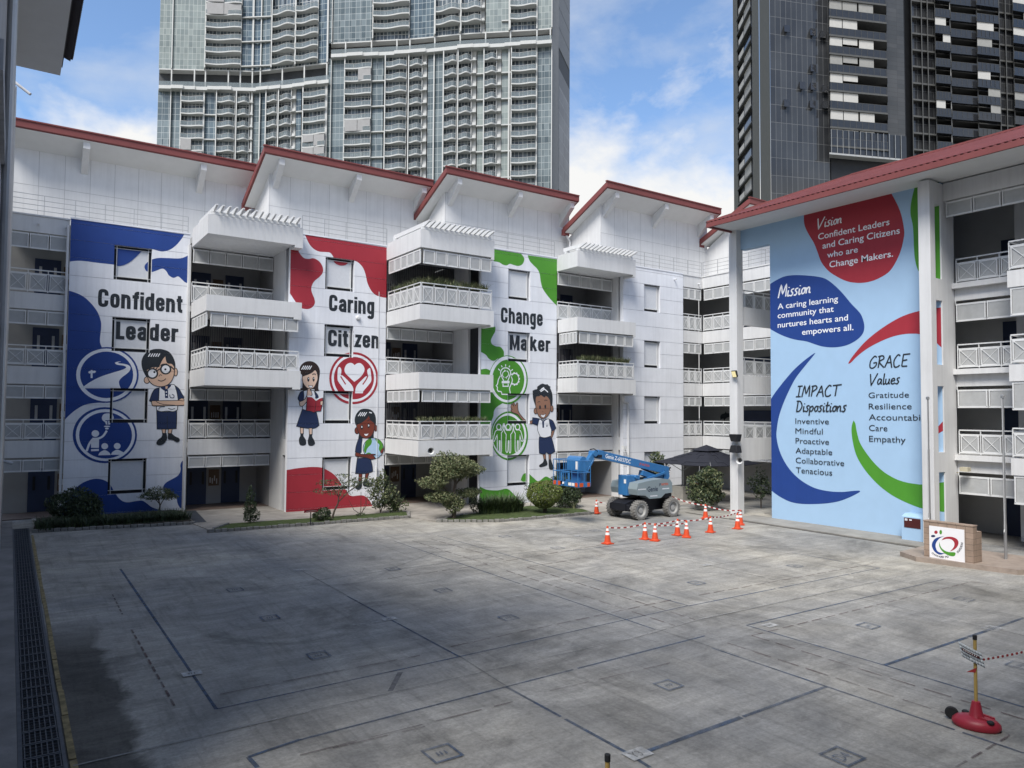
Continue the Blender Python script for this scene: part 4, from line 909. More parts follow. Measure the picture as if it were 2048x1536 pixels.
def boy2(q):
    q.l = .012
    q.fill('930,1332c 966,1335c 970,1402c 945,1402c', P_SKIN4, OL); q.fill('1005,1332c 1036,1328c 1030,1405c 1008,1405c', P_SKIN4, OL)
    q.fill('945,1395c 970,1395c 990,1450 975,1480 900,1500 885,1475 930,1440', P_INK); q.fill('1005,1400c 1035,1400c 1055,1460 1075,1500 1060,1530 1020,1530 1005,1480', P_INK)
    q.fill('885,1112c 1040,1112c 1065,1200 1087,1300c 1020,1335 975,1308c 950,1335 885,1320c 880,1200', P_NAVY, OL)
    q.fill('1050,1030c 1080,1025c 1065,1080 1045,1122c 1030,1110', P_SKIN4, OL)
    q.fill('885,885c 935,900 1000,880c 1040,930 1035,1100c 960,1122 900,1112c 865,1030 865,960', P_WHITE, OL)
    q.fill('1010,885c 1060,910 1100,1000c 1075,1025 1045,1035c 1020,960', P_NAVY, OL); q.fill('800,865c 850,872 887,880c 875,920 865,965c 790,942c', P_NAVY, OL)
    q.fill('920,918c 946,918c 945,996c 926,996c', P_NAVY); q.line('905,885 935,915 975,880', .05, P_NAVY)
    q.fill('830,700c 805,620 800,540 800,520c 830,505 855,500 858,470c 900,440 930,430c 960,440 990,438c 1005,455 1028,470c 1022,490 1030,500c 1050,560 1055,640 1045,720 1020,760c 850,760c', P_INK)
    q.ell(838, 780, 22, 38, P_SKIN4, OL); q.ell(1044, 750, 20, 40, P_SKIN4, OL)
    q.fill('836,710c 836,620 850,590c 880,588 905,572c 950,602 965,582c 995,602 1022,640c 1030,720 1020,790 985,850 935,880 890,860 855,800', P_SKIN4, OL)
    q.ell(893, 732, 11, 25, P_INK); q.ell(961, 725, 11, 25, P_INK); q.line('863,672 880,660 896,668', .035, P_INK); q.line('948,650 968,640 986,650', .035, P_INK); q.line('922,790 935,785', .025, P_INK)
    q.fill('900,825c 935,832 966,814c 948,860 915,856', P_WHITE, .02)
    for s_ in ('890,520c 940,490c 950,505c', '900,535c 950,500c 995,540c', '910,500c 945,480c'): q.line(s_, .06, P_WHITE, False)
    q.fill('545,700 555,690 575,720c 566,676 580,674 598,712c 615,676 628,680c 628,740 640,790 680,850 740,905 798,900c 792,948c 730,935 670,880 625,825 560,800 538,772 555,760c 538,735', P_SKIN4, OL)
    q.line('975,955 975,975 985,975 995,955', .03, P_NAVY)
student(pn, H_, boy2)['label'] = 'painted boy waving one hand'
# ================================================================ right-hand wing with the light blue mural wall
wing = thing('mural_wing', 'white right hand school wing with a red metal roof and tall light blue mural wall', 'school building', (33, 17, 0))
XW = 31.75; Y0, Y1 = 14.86, 23.12
b = B(); b.box(XW, Y0, 0, XW+.4, Y1, 15.05); b.box(XW, Y1, 13.95, XW+.4, 24.95, 15.05); wm = b.build('mural_wall', P_SKY, wing)
pw = Panel('X', XW); pw.wall = wm; pw.cells = [(-Y1, -Y0, .0, 15.04, 0)]
I_, J_, K_ = (1520, 380, 6.0235), (1520, 620, 6.0235), (1520, 860, 6.0235)
q = Patches(pw, I_)
q.fill('530,240c 1545,-20c 1610,90 1670,210 1710,330 1735,470 1735,560 1700,720 1640,860 1560,980 1440,1060 1320,1105 1190,1120 1050,1100 920,1040 820,970 740,870 690,740 650,640 590,540 550,460 530,380', P_RED)
q.fill('1865,-40c 1830,100 1815,200 1815,300 1840,420 1850,560 1855,700 1865,820 1890,930 1925,1000 1990,1080 2080,1150c 2300,1150c 2300,-200c', P_GREEN)
q.fill('110,1140c 200,1085 300,1040 430,1025 560,1030 700,1045 800,1075 900,1150 1000,1250 1100,1370 1200,1476 1240,1556 1258,1646 1240,1726 1180,1796 1080,1856 980,1886 870,1896 760,1886 670,1861 560,1824 420,1801 280,1756 170,1701 110,1665c', P_BLUE)
q.crop = J_
q.fill('1065,640 1100,580 1170,490 1270,380 1400,270 1560,160 1730,70 1925,10 2168,-30 2300,-40c 2300,540c 2168,435 2060,330 1928,292 1850,285 1740,290 1600,320 1450,380 1300,460 1180,550 1100,630 1075,645', P_RED)
q.fill('668,520c 640,530 520,620 400,730 280,870 180,1000 110,1108c 110,2160c 140,2176c 220,2236 330,2296 430,2326 560,2338 700,2336 830,2326 960,2301 1080,2256 1170,2211 1205,2188 1190,2176 1100,2181 1000,2191 880,2188 760,2171 640,2136 500,2056 380,1946 290,1816 230,1676 200,1530 205,1420 230,1280 280,1130 350,970 430,820 530,690 620,580', P_BLUE)
q.fill('1128,1330c 1110,1380 1103,1460 1120,1596 1160,1746 1230,1876 1330,2006 1450,2126 1600,2236 1780,2326 1960,2391 2200,2430c 2300,2440c 2300,2060c 2168,2080 1960,2101 1880,2096 1760,2076 1640,2036 1500,1956 1380,1846 1270,1706 1200,1586 1165,1456 1150,1370', P_GREEN)
q.crop = (0, 0, 1); q.fill('1872,858c 1892,836c 1892,858c 1872,870c', P_RED)
q.done('painted_patch', wm)
q = Paint(pw, I_, .005)
q.glyphs('Vision', HAND, (680, 465), (985, 398), 350, P_WHITE, .115, .03, .12, True)
for t, l, r, top in (('Confident Leaders', (702, 600), (1562, 408), 524), ('and Caring Citizens', (755, 708), (1685, 500), 632), ('who are', (810, 818), (1180, 748), 744), ('Change Makers.', (838, 935), (1605, 790), 858)): q.text(t, l, r, top, P_WHITE, .010)
q.glyphs('Mission', HAND, (222, 1296), (610, 1222), 1158, P_WHITE, .115, .03, .12, True)
for t, l, r, top in (('A caring learning', (215, 1438), (942, 1330), 1368), ('community that', (215, 1546), (890, 1466), 1476)): q.text(t, l, r, top, P_WHITE, .010)
q.crop = J_
for t, l, r, top in (('nurtures hearts and', (215, 215), (1062, 130), 145), ('empowers all.', (508, 300), (1128, 248), 228)): q.text(t, l, r, top, P_WHITE, .010)
q.glyphs('GRACE', HAND, (1312, 702), (1790, 690), 562, P_INK, .115, .06, .12, True); q.glyphs('Values', HAND, (1312, 898), (1678, 895), 772, P_INK, .115, .03, .12, True)
for t, l, r, top in (('Gratitude', (1310, 1060), (1797, 1062), 990), ('Resilience', (1312, 1195), (1830, 1200), 1122), ('Accountability', (1314, 1326), (2120, 1332), 1250), ('Care', (1316, 1455), (1538, 1458), 1380)): q.text(t, l, r, top, P_INK, .0)
q.glyphs('IMPACT', HAND, (428, 1044), (950, 1050), 920, P_INK, .115, .06, .12, True); q.glyphs('Dispositions', HAND, (430, 1222), (1036, 1225), 1096, P_INK, .115, .03, .12, True)
for t, l, r, top in (('Inventive', (430, 1369), (833, 1371), 1300), ('Mindful', (430, 1488), (760, 1492), 1418)): q.text(t, l, r, top, P_INK, .0)
q.crop = K_
for t, l, r, top in (('Empathy', (1318, 138), (1758, 152), 64), ('Proactive', (432, 160), (835, 170), 90), ('Adaptable', (432, 277), (874, 293), 208), ('Collaborative', (434, 395), (1018, 425), 325), ('Tenacious', (437, 514), (873, 542), 442)): q.text(t, l, r, top, P_INK, .0)
q.done('lettering', wm)
# far pillar, bridging beams and the fin wall with slots
b = B(); b.box(31.4, 24.93, 0, 31.92, 25.42, 15.05); b.build('pillar', WHITE, wing, bevel=.012)
b = B()
for z0, z1 in ((2.80, 3.98), (6.36, 7.28), (9.98, 10.95)): b.box(31.925, 25.0, z0, 38.9, 25.16, z1)
b.build('link_beam', WHITE, wing)
for (z0, z1) in RL[1:]: railing((32.0, 25.6), (38.8, 25.6), z0, z1, 8, wing)
b = B(); b.box(30.8, 14.79, 0, 31.2, 15.26, 14.9); b.build('pillar', WHITE, wing, bevel=.012)
slots = [(.35, 2.85), (4.2, 6.45), (7.9, 10.0), (11.1, 13.55)]
# slot heights measured through the fin wall
def zs(y): return at(1876, y, 'Y', 14.8).z
slots = [(zs(1092), zs(945)), (zs(905), zs(772)), (zs(729), zs(600)), (zs(557), zs(409))]
b = B(); xa, xb, xc = 31.2, at(1869.8, 460, 'Y', 14.8).x, XW
b.box(xa+.001, 14.8, 0, xb, 15.09, 14.9); b.box(XW, 14.8, 0, 32.82, 14.858, 14.9); b.box(XW+.401, 14.858, 0, 32.82, 15.09, 14.9)
zz = [0]+[z for s_ in slots for z in s_]+[14.9]
for i in range(0, len(zz), 2): b.box(xb, 14.8, max(0, zz[i]), xc-.002, 15.09, zz[i+1])
b.build('slotted_fin_wall', WHITE, wing)
# corridor side facing the courtyard
CORR = 32.82; rows = [3.6, 7.17, 10.78]
b = B(); b.box(31.95, -14, 14.18, 32.15, 14.79, 14.93); b.build('beam', WHITE, wing)
screen((32.0, 14.72), (32.0, -13.5), 13.48, 14.12, 27, wing)
for n, z in enumerate(rows):
    b = B(); b.box(CORR-.28, -14, z-.22, CORR+.2, 14.79, z); b.box(CORR-.02, -14, z-.72, CORR+.16, 14.79, z-.221); b.box(CORR+.2, -14, z-.3, CORR+3.2, 23, z-.01); b.build('floor_edge', WHITE, wing)
    railing((CORR-.08, 14.68), (CORR-.08, 10.6), z+.03, z+1.05, 5, wing, name='railing'); railing((CORR-.08, 6.9), (CORR-.08, -13.5), z+.03, z+1.05, 20, wing)
    screen((CORR-.1, 14.72), (CORR-.1, -13.5), z-1.62, z-.86, 24, wing)
    # balcony standing forward
    bx = 31.5; y0, y1 = 6.6, 12.3
    b = B(); b.box(bx, y0, z-.62, CORR-.3, y1, z+.02); b.build('balcony_slab', WHITE, wing)
    railing((bx+.08, y1-.05), (bx+.08, y0), z+.06, z+1.18, 6, wing); railing((bx+.14, y1-.05), (CORR-.1, y1-.05), z+.06, z+1.18, 1, wing)
    screen((bx+.06, y1-.06), (bx+.06, y0), z-1.72, z-.64, 5, wing)
b = B(); b.box(CORR+3.2, -14, 0, CORR+3.4, 23, 14.9); b.box(32.2, 23.0, 0, CORR+3.2, 23.12, 14.9); b.box(32.16, 15.1, 14.5, CORR+3.2, 23, 14.9); b.box(32.16, -14, 14.5, CORR+3.2, 15.09, 14.9); b.build('corridor_wall', GREYL, wing)
for y in (12.6, 6.8, 1.0):
    b = B(); b.box(34.6, y, .05, 35.3, y+.6, 14.5); b.build('inner_column', WHITE2, wing)
for n, z in enumerate([0]+rows):
    for y in (13.2, 10.0, 8.4):
        d = B(); d.box(CORR+3.13, y, z+.03, CORR+3.197, y+1.05, z+2.2); o = d.build('door', NAVYDOOR, wing)
# roof
EX, EZ, YE, RX, RZ = 29.5, 15.1, 25.3, 35.2, 17.45
b = B(); b.box(EX+.1, -15, EZ-.12, 42, YE-.1, EZ-.07); b.build('soffit', SOFFIT, wing)
hip = YE-4.6
def rib_roof():
    r = B(); sl = (RZ-EZ)/(RX-EX); n = 0; y = -15; st = .125
    while y < YE-.02:
        y2 = min(y+st, YE-.02); h = .045 if n % 2 else 0
        xr = lambda yy: RX if yy <= hip else EX+(RX-EX)*(YE-yy)/(YE-hip)
        a = [(EX, y+.02, EZ+.02+h), (xr(y), y+.02, EZ+.02+h+sl*(xr(y)-EX)), (xr(y2), y2+.02, EZ+.02+h+sl*(xr(y2)-EX)), (EX, y2+.02, EZ+.02+h)]
        r.poly(a)
        r.poly([(EX, y2+.02, EZ+.02), (EX, y2+.02, EZ+.065), (xr(y2), y2+.02, EZ+.065+sl*(xr(y2)-EX)), (xr(y2), y2+.02, EZ+.02+sl*(xr(y2)-EX))])
        y = y2; n += 1
    r.poly([(EX, YE, EZ), (RX, hip, RZ), (42, YE, EZ)]); r.poly([(RX, hip, RZ), (RX, -15, RZ), (42, -15, EZ), (42, YE, EZ)])
    r.fixn = False
    return r
rb = rib_roof().build('roof', REDROOF, wing)
b = B(); b.box(EX-.02, -15, EZ-.22, EX+.08, YE, EZ+.01); b.box(EX+.081, YE-.1, EZ-.22, 42, YE, EZ+.01); b.build('fascia', REDROOF, rb)
b = B(); b.bar((RX, hip, RZ+.05), (RX, -15, RZ+.05), .3, .08); b.bar((EX, YE, EZ+.06), (RX, hip, RZ+.06), .25, .08); b.build('ridge_cap', REDROOF, rb)
# fire hose cabinet painted like the wall
hc = thing('hose_cabinet', 'light blue cabinet with a maroon plate against the foot of the light blue mural wall', 'cabinet', (31.35, 15.8, .05))
b = B(); b.prism([(31.0, 15.35, .045), (31.0, 15.35, 1.0), (31.3, 15.35, 1.12), (31.74, 15.35, 1.12), (31.74, 15.35, .045)], (0, .88, 0)); cb = b.build('cabinet_body', P_SKY, hc, bevel=.01)
MAROON = mat('maroon enamel', (.075, .018, .018), .45)
b = B(); b.box(30.985, 15.45, .56, 30.997, 16.12, .96); pl = b.build('maroon_plate', MAROON, hc)
b = B(); b.box(30.976, 15.80, .86, 30.984, 15.90, .91); b.box(30.976, 15.98, .84, 30.984, 16.02, .93); b.box(30.976, 16.04, .84, 30.984, 16.08, .93); b.build('plate_mark', P_WHITE, pl)
b = B(); b.lathe([(.07, 0), (.07, -.05)], (31.745, 15.5, 1.75), 14, axis='X'); b.build('alarm_bell', MAROON, wing)
# ================================================================ boom lift
L_BLUE = mat('glossy blue machine paint', (.035, .16, .38), .3, var=.08, vscale=3, spec=.5, coat=.3, dirt=.1)
L_GREY = mat('grey machine cover', (.22, .27, .29), .4, var=.05, spec=.4)
L_BLACK = mat('black chassis paint', (.012, .013, .018), .5, var=.2)
TYREG = mat('dusty grey tyre', (.20, .195, .185), .9, var=.25, vscale=8, bump=.3)
RIMG = mat('pale grey rim', (.36, .36, .35), .6, var=.15, vscale=5)
ORANGE = mat('orange reflector', (.55, .085, .02), .5, var=.05)
STICK = mat('white sticker', (.75, .75, .74), .5, var=.06, vscale=9)
lift = thing('boom_lift', 'blue and grey four wheel boom lift with its basket raised beside the green mural', 'boom lift', (26.9, 27.2, 0))
def wheel(x, y, r=.47, w=.34):
    b = B()
    prof = [(r*.72, -w/2), (r*.93, -w/2), (r, -w/2+.05), (r, w/2-.05), (r*.93, w/2), (r*.72, w/2)]
    b.lathe(prof, (x, y, r), 28, axis='Y', cap=False)
    for i in range(22):       # chevron lugs
        t = 2*math.pi*i/22
        for s_ in (-1, 1):
            t2 = t+s_*.0+(0 if s_ < 0 else math.pi/22); p = Vector((x+(r-.005)*math.cos(t2), y+s_*w*.48, r+(r-.005)*math.sin(t2))); t3 = t2+.13
            qv = Vector((x+(r-.005)*math.cos(t3), y+s_*.02, r+(r-.005)*math.sin(t3))); b.bar(p, qv, .05, .05, up=(math.cos(t2), 0, math.sin(t2)))
    wh = b.build('wheel', TYREG, lift, smooth=True)
    h = B(); h.lathe([(r*.73, -w*.46), (r*.60, -w*.44), (r*.55, -w*.15), (r*.30, -w*.12), (r*.28, -w*.30), (r*.12, -w*.32), (.01, -w*.32)], (x, y, r), 24, axis='Y', cap=False)
    h.lathe([(.01, -w*.1), (r*.73, -w*.1), (r*.73, w*.40), (.01, w*.40)], (x, y, r), 24, axis='Y', cap=False); h.build('rim', RIMG, wh, smooth=True)
for x, y in ((25.75, 26.38), (28.0, 26.38), (25.75, 28.12), (28.0, 28.12)): wheel(x, y)
b = B(); b.prism([(25.15, 26.75, .42), (25.15, 26.75, .78), (25.6, 26.75, .92), (28.1, 26.75, .98), (28.45, 26.75, .85), (28.45, 26.75, .40), (27.6, 26.75, .36), (26.2, 26.75, .36)], (0, 1.0, 0))
b.box(25.55, 26.5, .36, 25.95, 28.0, .58); b.box(27.8, 26.5, .36, 28.2, 28.0, .58); b.box(25.2, 26.55, .45, 25.5, 27.95, .74)
ch = b.build('chassis', L_BLACK, lift, bevel=.03)
def face_text(txt, p, ux, uz, h, m, parent, name='lettering', bold=.02, wid=None):
    """lettering lying on a flat side: p lower-left, ux along the line, uz up, h cap height"""
    T = text_tris(txt, bold); xs = [v[0] for t in T for v in t]; x0 = min(xs); k = h/.729; kx = k if wid is None else wid/(max(xs)-x0)
    b = B(); b.fixn = False; p, ux, uz = Vector(p), Vector(ux).normalized(), Vector(uz).normalized()
    for t in T: b.poly([p+ux*((v[0]-x0)*kx)+uz*(v[1]*k) for v in t])
    return b.build(name, m, parent)
face_text('4x4', (25.25, 26.545, .53), (1, 0, 0), (0, 0, 1), .13, P_WHITE, ch, wid=.32)
b = B(); b.lathe([(.62, .93), (.62, 1.06), (.5, 1.10)], (27.0, 27.25, 0), 24); b.build('slewing_ring', L_BLACK, lift)
cov = [(25.62, 1.80), (26.4, 1.90), (27.3, 1.96), (27.85, 1.90), (28.0, 1.72), (28.02, 1.22), (27.5, 1.20), (27.2, 1.0), (26.4, 1.0), (26.1, 1.18), (25.58, 1.22), (25.52, 1.5)]
b = B(); b.prism([(x, 26.32, z) for x, z in cov], (0, .62, 0)); c1 = b.build('turret_cover', L_GREY, lift, bevel=.05)
b = B(); b.prism([(x+.0, 27.62, z) for x, z in cov], (0, .6, 0)); b.build('turret_cover', L_GREY, lift, bevel=.05)
b = B(); b.box(25.75, 26.95, 1.02, 28.0, 27.6, 1.55); b.box(27.3, 26.4, 1.0, 28.05, 28.1, 1.19); b.build('turntable_deck', L_BLACK, lift, bevel=.02)
INKB = mat('dark navy lettering', (.02, .03, .06), .5)
face_text('Genie', (26.25, 26.314, 1.36), (1, 0, 0), (0, 0, 1), .26, INKB, c1, bold=.012, wid=.72); face_text('JP', (27.05, 26.314, 1.62), (1, 0, 0), (0, 0, 1), .12, INKB, c1, wid=.14)
face_text('NATION', (27.22, 26.314, 1.62), (1, 0, 0), (0, 0, 1), .12, ORANGE, c1, wid=.48)
b = B()
for x0, x1, z in ((25.62, 26.15, 1.47), (26.45, 26.95, 1.10), (27.3, 27.8, 1.42)):
    n = 7
    for i in range(n): a = x0+(x1-x0)*i/n; b.poly([(a, 26.315, z), (a+(x1-x0)/n*.7, 26.315, z), (a+(x1-x0)/n*.7, 26.315, z+.055), (a, 26.315, z+.055)])
b.build('cover_decals', P_WHITE, c1)
b = B(); b.box(25.45, 26.95, 1.15, 25.75, 27.58, 2.15); b.box(25.75, 27.0, 1.5, 26.4, 27.1, 2.12); b.box(25.75, 27.45, 1.5, 26.4, 27.55, 2.12); b.tube((26.1, 26.9, 2.05), (26.1, 27.6, 2.05), .1); b.build('mast', L_BLUE, lift, bevel=.02)
b = B(); b.box(25.44, 27.0, 1.75, 25.449, 27.15, 1.95); b.build('mast_decal', STICK, lift)
def zp(zx, zy, Y): return at(1080+zx/6.4, 860+zy/6.4, 'Y', Y)
YB = 27.25
e0, e1 = zp(735, 310, YB), zp(1630, 520, YB)
b = B(); b.bar(e0, e1, .26, .40); mid = e0.lerp(e1, .42); b.bar(e0+Vector((-.08, 0, .02)), e0.lerp(e1, .06), .32, .42); bo = b.build('boom', L_BLUE, lift, bevel=.02)
d = (e1-e0).normalized(); up = Vector((-d.z, 0, d.x))
face_text('Genie Z-60/37DC', e0+d*.42+Vector((0, -.134, 0))-up*.09, d, up, .20, P_WHITE, bo, bold=.02, wid=1.72)
face_text('JP NATION', e0+d*2.75+Vector((0, -.134, 0))-up*.05, d, up, .12, ORANGE, bo, wid=.72)
b = B(); f0, f1 = zp(1300, 560, YB), zp(1610, 560, YB); b.bar(zp(1290, 545, YB), zp(1440, 600, YB), .3, .26); b.bar(zp(1330, 640, YB-.2), zp(1600, 545, YB-.2), .09, .12); b.bar(zp(1330, 640, YB+.2), zp(1600, 545, YB+.2), .09, .12); b.bar(zp(1420, 610, YB), zp(1620, 580, YB), .24, .2)
b.prism([zp(1580, 500, YB-.17), zp(1645, 500, YB-.17), zp(1660, 590, YB-.17), zp(1640, 640, YB-.17), zp(1590, 640, YB-.17)], (0, .34, 0)); b.build('lower_boom', L_BLUE, lift, bevel=.01)
b = B(); b.tube(zp(1300, 490, YB), zp(1480, 565, YB), .05); b.build('hydraulic_ram', L_BLACK, lift); b = B(); b.path([zp(640, 250, YB), zp(690, 240, YB), zp(740, 275, YB-.1)], .025); b.build('hose', L_BLACK, lift); b = B(); b.box(e0.x-.12, YB-.2, e0.z-.16, e0.x+.12, YB+.2, e0.z-.02); b.build('elbow_block', L_BLACK, lift)
b = B(); j0, j1 = zp(680, 300, YB), zp(540, 520, YB); b.bar(j0, j1, .24, .26); b.bar(zp(690, 370, YB-.1), zp(560, 610, YB-.1), .07, .08); b.bar(zp(690, 370, YB+.1), zp(560, 610, YB+.1), .07, .08); b.tube((j0.x, YB-.2, j0.z), (j0.x, YB+.2, j0.z), .15, n=16)
b.box(j1.x-.1, YB-.16, 1.95, j1.x+.14, YB+.16, j1.z+.1); b.build('jib', L_BLUE, lift, bevel=.015)
bx0, bx1, by0, by1, bz = 21.72, 22.48, 26.25, 28.1, 1.80
b = B(); b.box(bx0, by0, bz, bx1, by1, bz+.06); b.box(bx0, by0, bz+.06, bx0+.02, by1, bz+.22); b.box(bx0+.02, by0, bz+.06, bx1, by0+.02, bz+.22); b.box(bx1-.02, by0+.02, bz+.06, bx1, by1, bz+.22)
b.box(bx0, 26.86, bz+.06, bx0+.025, 27.0, bz+.66); b.box(bx0, 27.42, bz+.06, bx0+.025, 27.55, bz+.66); b.box(bx0+.001, 26.9, bz+.62, bx0+.026, 27.5, bz+.72)
basket = b.build('basket', L_BLUE, lift)
b = B()
for h in (.68, 1.22):
    b.path([(bx0, by0, bz+h), (bx0, by1, bz+h), (bx1, by1, bz+h), (bx1, by0, bz+h), (bx0, by0, bz+h)], .019)
for x, y in ((bx0, by0), (bx0, by1), (bx1, by0), (bx1, by1), (bx0, 26.7), (bx0, 27.3), (bx0, 27.75), ((bx0+bx1)/2, by0), ((bx0+bx1)/2, by1)): b.tube((x, y, bz+.06), (x, y, bz+1.22), .018)
b.build('guard_rails', L_BLUE, basket)
b = B(); pr = [(.0, 0), (0, .52), (.07, .64), (.2, .70), (.36, .66), (.42, .5), (.42, 0)]
b.prism([(bx1-.34+x, 26.62, bz+.70+z) for x, z in pr], (0, .98, 0)); b.box(bx1-.1, 26.9, bz+.06, bx1+.12, 27.5, bz+.7); b.build('control_box', L_BLUE, basket, bevel=.02)
b = B(); b.box(bx1-.352, 26.72, bz+.78, bx1-.343, 26.92, bz+1.16); b.build('sticker', STICK, basket); b = B(); b.box(bx0-.008, 26.5, bz+.05, bx0-.002, 26.95, bz+.19); b.build('sticker', STICK, basket)
for y in (28.0, 27.66, 26.38): b = B(); b.box(bx0-.009, y-.12, bz+.02, bx0-.003, y+.08, bz+.21); b.build('reflector', ORANGE, basket)
for x0, x1 in ((bx0+.1, bx0+.32), (bx1-.2, bx1-.03)): b = B(); b.box(x0, by0-.009, bz+.02, x1, by0-.003, bz+.2); b.build('reflector', ORANGE, basket)
b = B(); b.lathe([(.05, 0), (.05, .07), (.02, .09)], (bx0-.03, 27.3, bz+.10), 12); b.build('basket_lamp', STICK, basket)
# ================================================================ cones and hazard tape
C_ORANGE = mat('orange cone plastic', (.62, .075, .025), .45, var=.1, vscale=6, spec=.4)
C_BAND = mat('reflective white band', (.78, .78, .78), .4, var=.06)
def make_cone(label, x, y, rz=0, lean=(0, 0)):
    t = thing('traffic_cone', label, 'traffic cone', (0, 0, 0), 'orange traffic cones')
    b = B(); s = .185; b.prism([(-s, -s, 0), (s, -s, 0), (s, s, 0), (-s, s, 0)], (0, 0, .03)); b.lathe([(.165, .03), (.155, .06), (.14, .075)], (0, 0, 0), 20); b.build('base', C_ORANGE, t, bevel=.01)
    b = B(); b.lathe([(.135, .07), (.088, .36), (.072, .46), (.062, .52), (.047, .62), (.036, .70), (.022, .705)], (0, 0, 0), 20, cap=True); b.build('cone_body', C_ORANGE, t, smooth=True)
    b = B(); b.lathe([(.0915, .355), (.0755, .455)], (0, 0, 0), 20, cap=False); b.build('reflective_band', C_BAND, t, smooth=True); b = B(); b.lathe([(.0655, .515), (.0505, .615)], (0, 0, 0), 20, cap=False); b.build('reflective_band', C_BAND, t, smooth=True)
    return t
cone0 = make_cone('', 0, 0)
CONES = [(1215, 1088, 'orange cone at the left end of the tape line, nearest to the camera', 0), (1290, 1079, 'orange cone second from the left in the front row, left of a close pair', .2), (1310, 1082, 'orange cone third from the left in the front row, right of a close pair', .5),
    (1355, 1071, 'orange cone in the middle pair under the doubled tape, the one farther back', .1), (1373, 1075, 'orange cone in the middle pair under the doubled tape, the nearer one', .7), (1421, 1065, 'orange cone standing alone between the middle pair and the far pillar', .3),
    (1475, 1058, 'orange cone in front of the foot of the far white pillar', .15), (1481, 1050, 'orange cone half hidden behind another at the foot of the far pillar', .6), (1411, 1038, 'orange cone behind the tape between the lift and the potted bush', .4), (1193, 1028, 'orange cone beside the left rear wheel of the boom lift', .2)]
cone_pos = {}
for i, (x, y, lab, rz) in enumerate(CONES):
    c = cone0 if i == 0 else copy_tree(cone0); p = gnd(x, y); c.location = (p.x, p.y, .012 if i < 8 else .035); c.rotation_euler.z = rz; c['label'] = lab; cone_pos[i] = p
for (x, y, lab) in ((39.6, 34.9, 'far orange cone under the dark parasol, right of the tables'), (38.0, 35.4, 'far orange cone standing behind the parasol post')):
    c = copy_tree(cone0); c.location = (x, y, .035); c['label'] = lab; c.scale = (1.25, 1.25, 1.35)
T_RED = mat('red tape', (.30, .03, .03), .6, var=.1); T_WHT = mat('white tape', (.72, .72, .70), .6, var=.08)
def tape(pts, label, sag=.08, seg=.16, w=.055):
    b = B(); k = 0
    for p, q in zip(pts[:-1], pts[1:]):
        p, q = Vector(p), Vector(q); L_ = (q-p).length; n = max(2, int(L_/seg)); P = lambda t: p.lerp(q, t)-Vector((0, 0, sag*4*t*(1-t)*min(1, L_/2)))
        for i in range(n): b.bar(P(i/n), P((i+1)/n), .006, w, k % 2); k += 1
    tag(b.build('hazard_tape', [T_WHT, T_RED]), label, 'tape', 'red and white hazard tapes')
ct = lambda i, h=.66: (cone_pos[i].x, cone_pos[i].y, h)
pc = lambda x, y, Y: tuple(at(x, y, 'Y', Y))
tape([ct(0), ct(1), ct(3), ct(5), (cone_pos[7].x, cone_pos[7].y-.1, .68)], 'long red and white tape running over the front row of cones')
tape([(cone_pos[2].x, cone_pos[2].y, .63), (cone_pos[4].x, cone_pos[4].y, .62)], 'short doubled red and white tape between the close pairs of cones', .05)
tape([(28.4, 26.9, 1.02), ct(8, .68), ct(7, .69)], 'red and white tape from the lift over the rear cone to the far pillar', .10)
tape([ct(9), (25.5, 28.6, .6)], 'short red and white tape beside the left rear wheel of the lift', .03)
# ================================================================ barrier post on a red base
BASER = mat('red plastic base', (.33, .022, .04), .42, var=.12, vscale=5, spec=.45); POSTY = mat('tan yellow post', (.42, .29, .09), .5, var=.15, vscale=6); RUB = mat('black rubber', (.02, .021, .023), .7)
PAPER = mat('wet white paper in plastic', (.48, .52, .54), .3, var=.12, vscale=6)
def barrier(label, x, y):
    t = thing('barrier_post', label, 'barrier post', (0, 0, 0), 'barrier posts on red bases')
    b = B(); b.lathe([(.05, .0), (.93, .0), (1.0, .22), (.97, .5), (.80, .8), (.45, .95), (.05, 1.0)], (0, 0, 0), 28, sx=1, sy=1)
    b.v = [(v[0]*.36, v[1]*.245, v[2]*.19) for v in b.v]; base = b.build('base', BASER, t, smooth=True)
    b = B(); b.lathe([(.13, .16), (.105, .20), (.062, .42), (.052, .425)], (0, 0, 0), 16); b.bar((.02, -.1, .195), (.26, -.1, .15), .05, .04); b.bar((.02, .1, .195), (.26, .1, .15), .05, .04); b.build('socket', BASER, base, smooth=True)
    b = B(); b.tube((0, 0, .42), (0, 0, 1.45), .027, n=14); b.build('pole', POSTY, t, smooth=True)
    b = B(); b.lathe([(.033, 1.44), (.033, 1.51), (.027, 1.515)], (0, 0, 0), 14); b.build('pole_cap', RUB, t)
    for s_ in (1,):
        b = B(); b.lathe([(.02, -.028), (.09, -.028), (.105, -.012), (.105, .012), (.09, .028), (.02, .028)], (-.36, s_*.14, .105), 18, axis='Y'); b.build('wheel', RUB, t, smooth=True)
    for p in ((-.16, .16), (.2, -.14)):
        b = B(); b.lathe([(.05, .15), (.055, .18), (.04, .195)], (p[0], p[1], -.01), 14); b.build('filler_cap', RUB, base)
    return t
bp = barrier('tan barrier post on a red wheeled base with a wet paper notice tied to it', 0, 0)
bp2 = copy_tree(bp)
p = gnd(1953, 1455); bp.location = (p.x, p.y, .012); bp.rotation_euler.z = math.radians(-68); BP = Vector((p.x, p.y, 0))
p2 = at(1215, 1513, 'Z', 1.5); bp2.location = (p2.x, p2.y, .012); bp2['label'] = 'barrier post showing only its black capped top at the bottom edge of the photo'
dirv = ray(1953, 1455); dirv.z = 0; dirv.normalize(); rt = Vector((dirv.y, -dirv.x, 0))
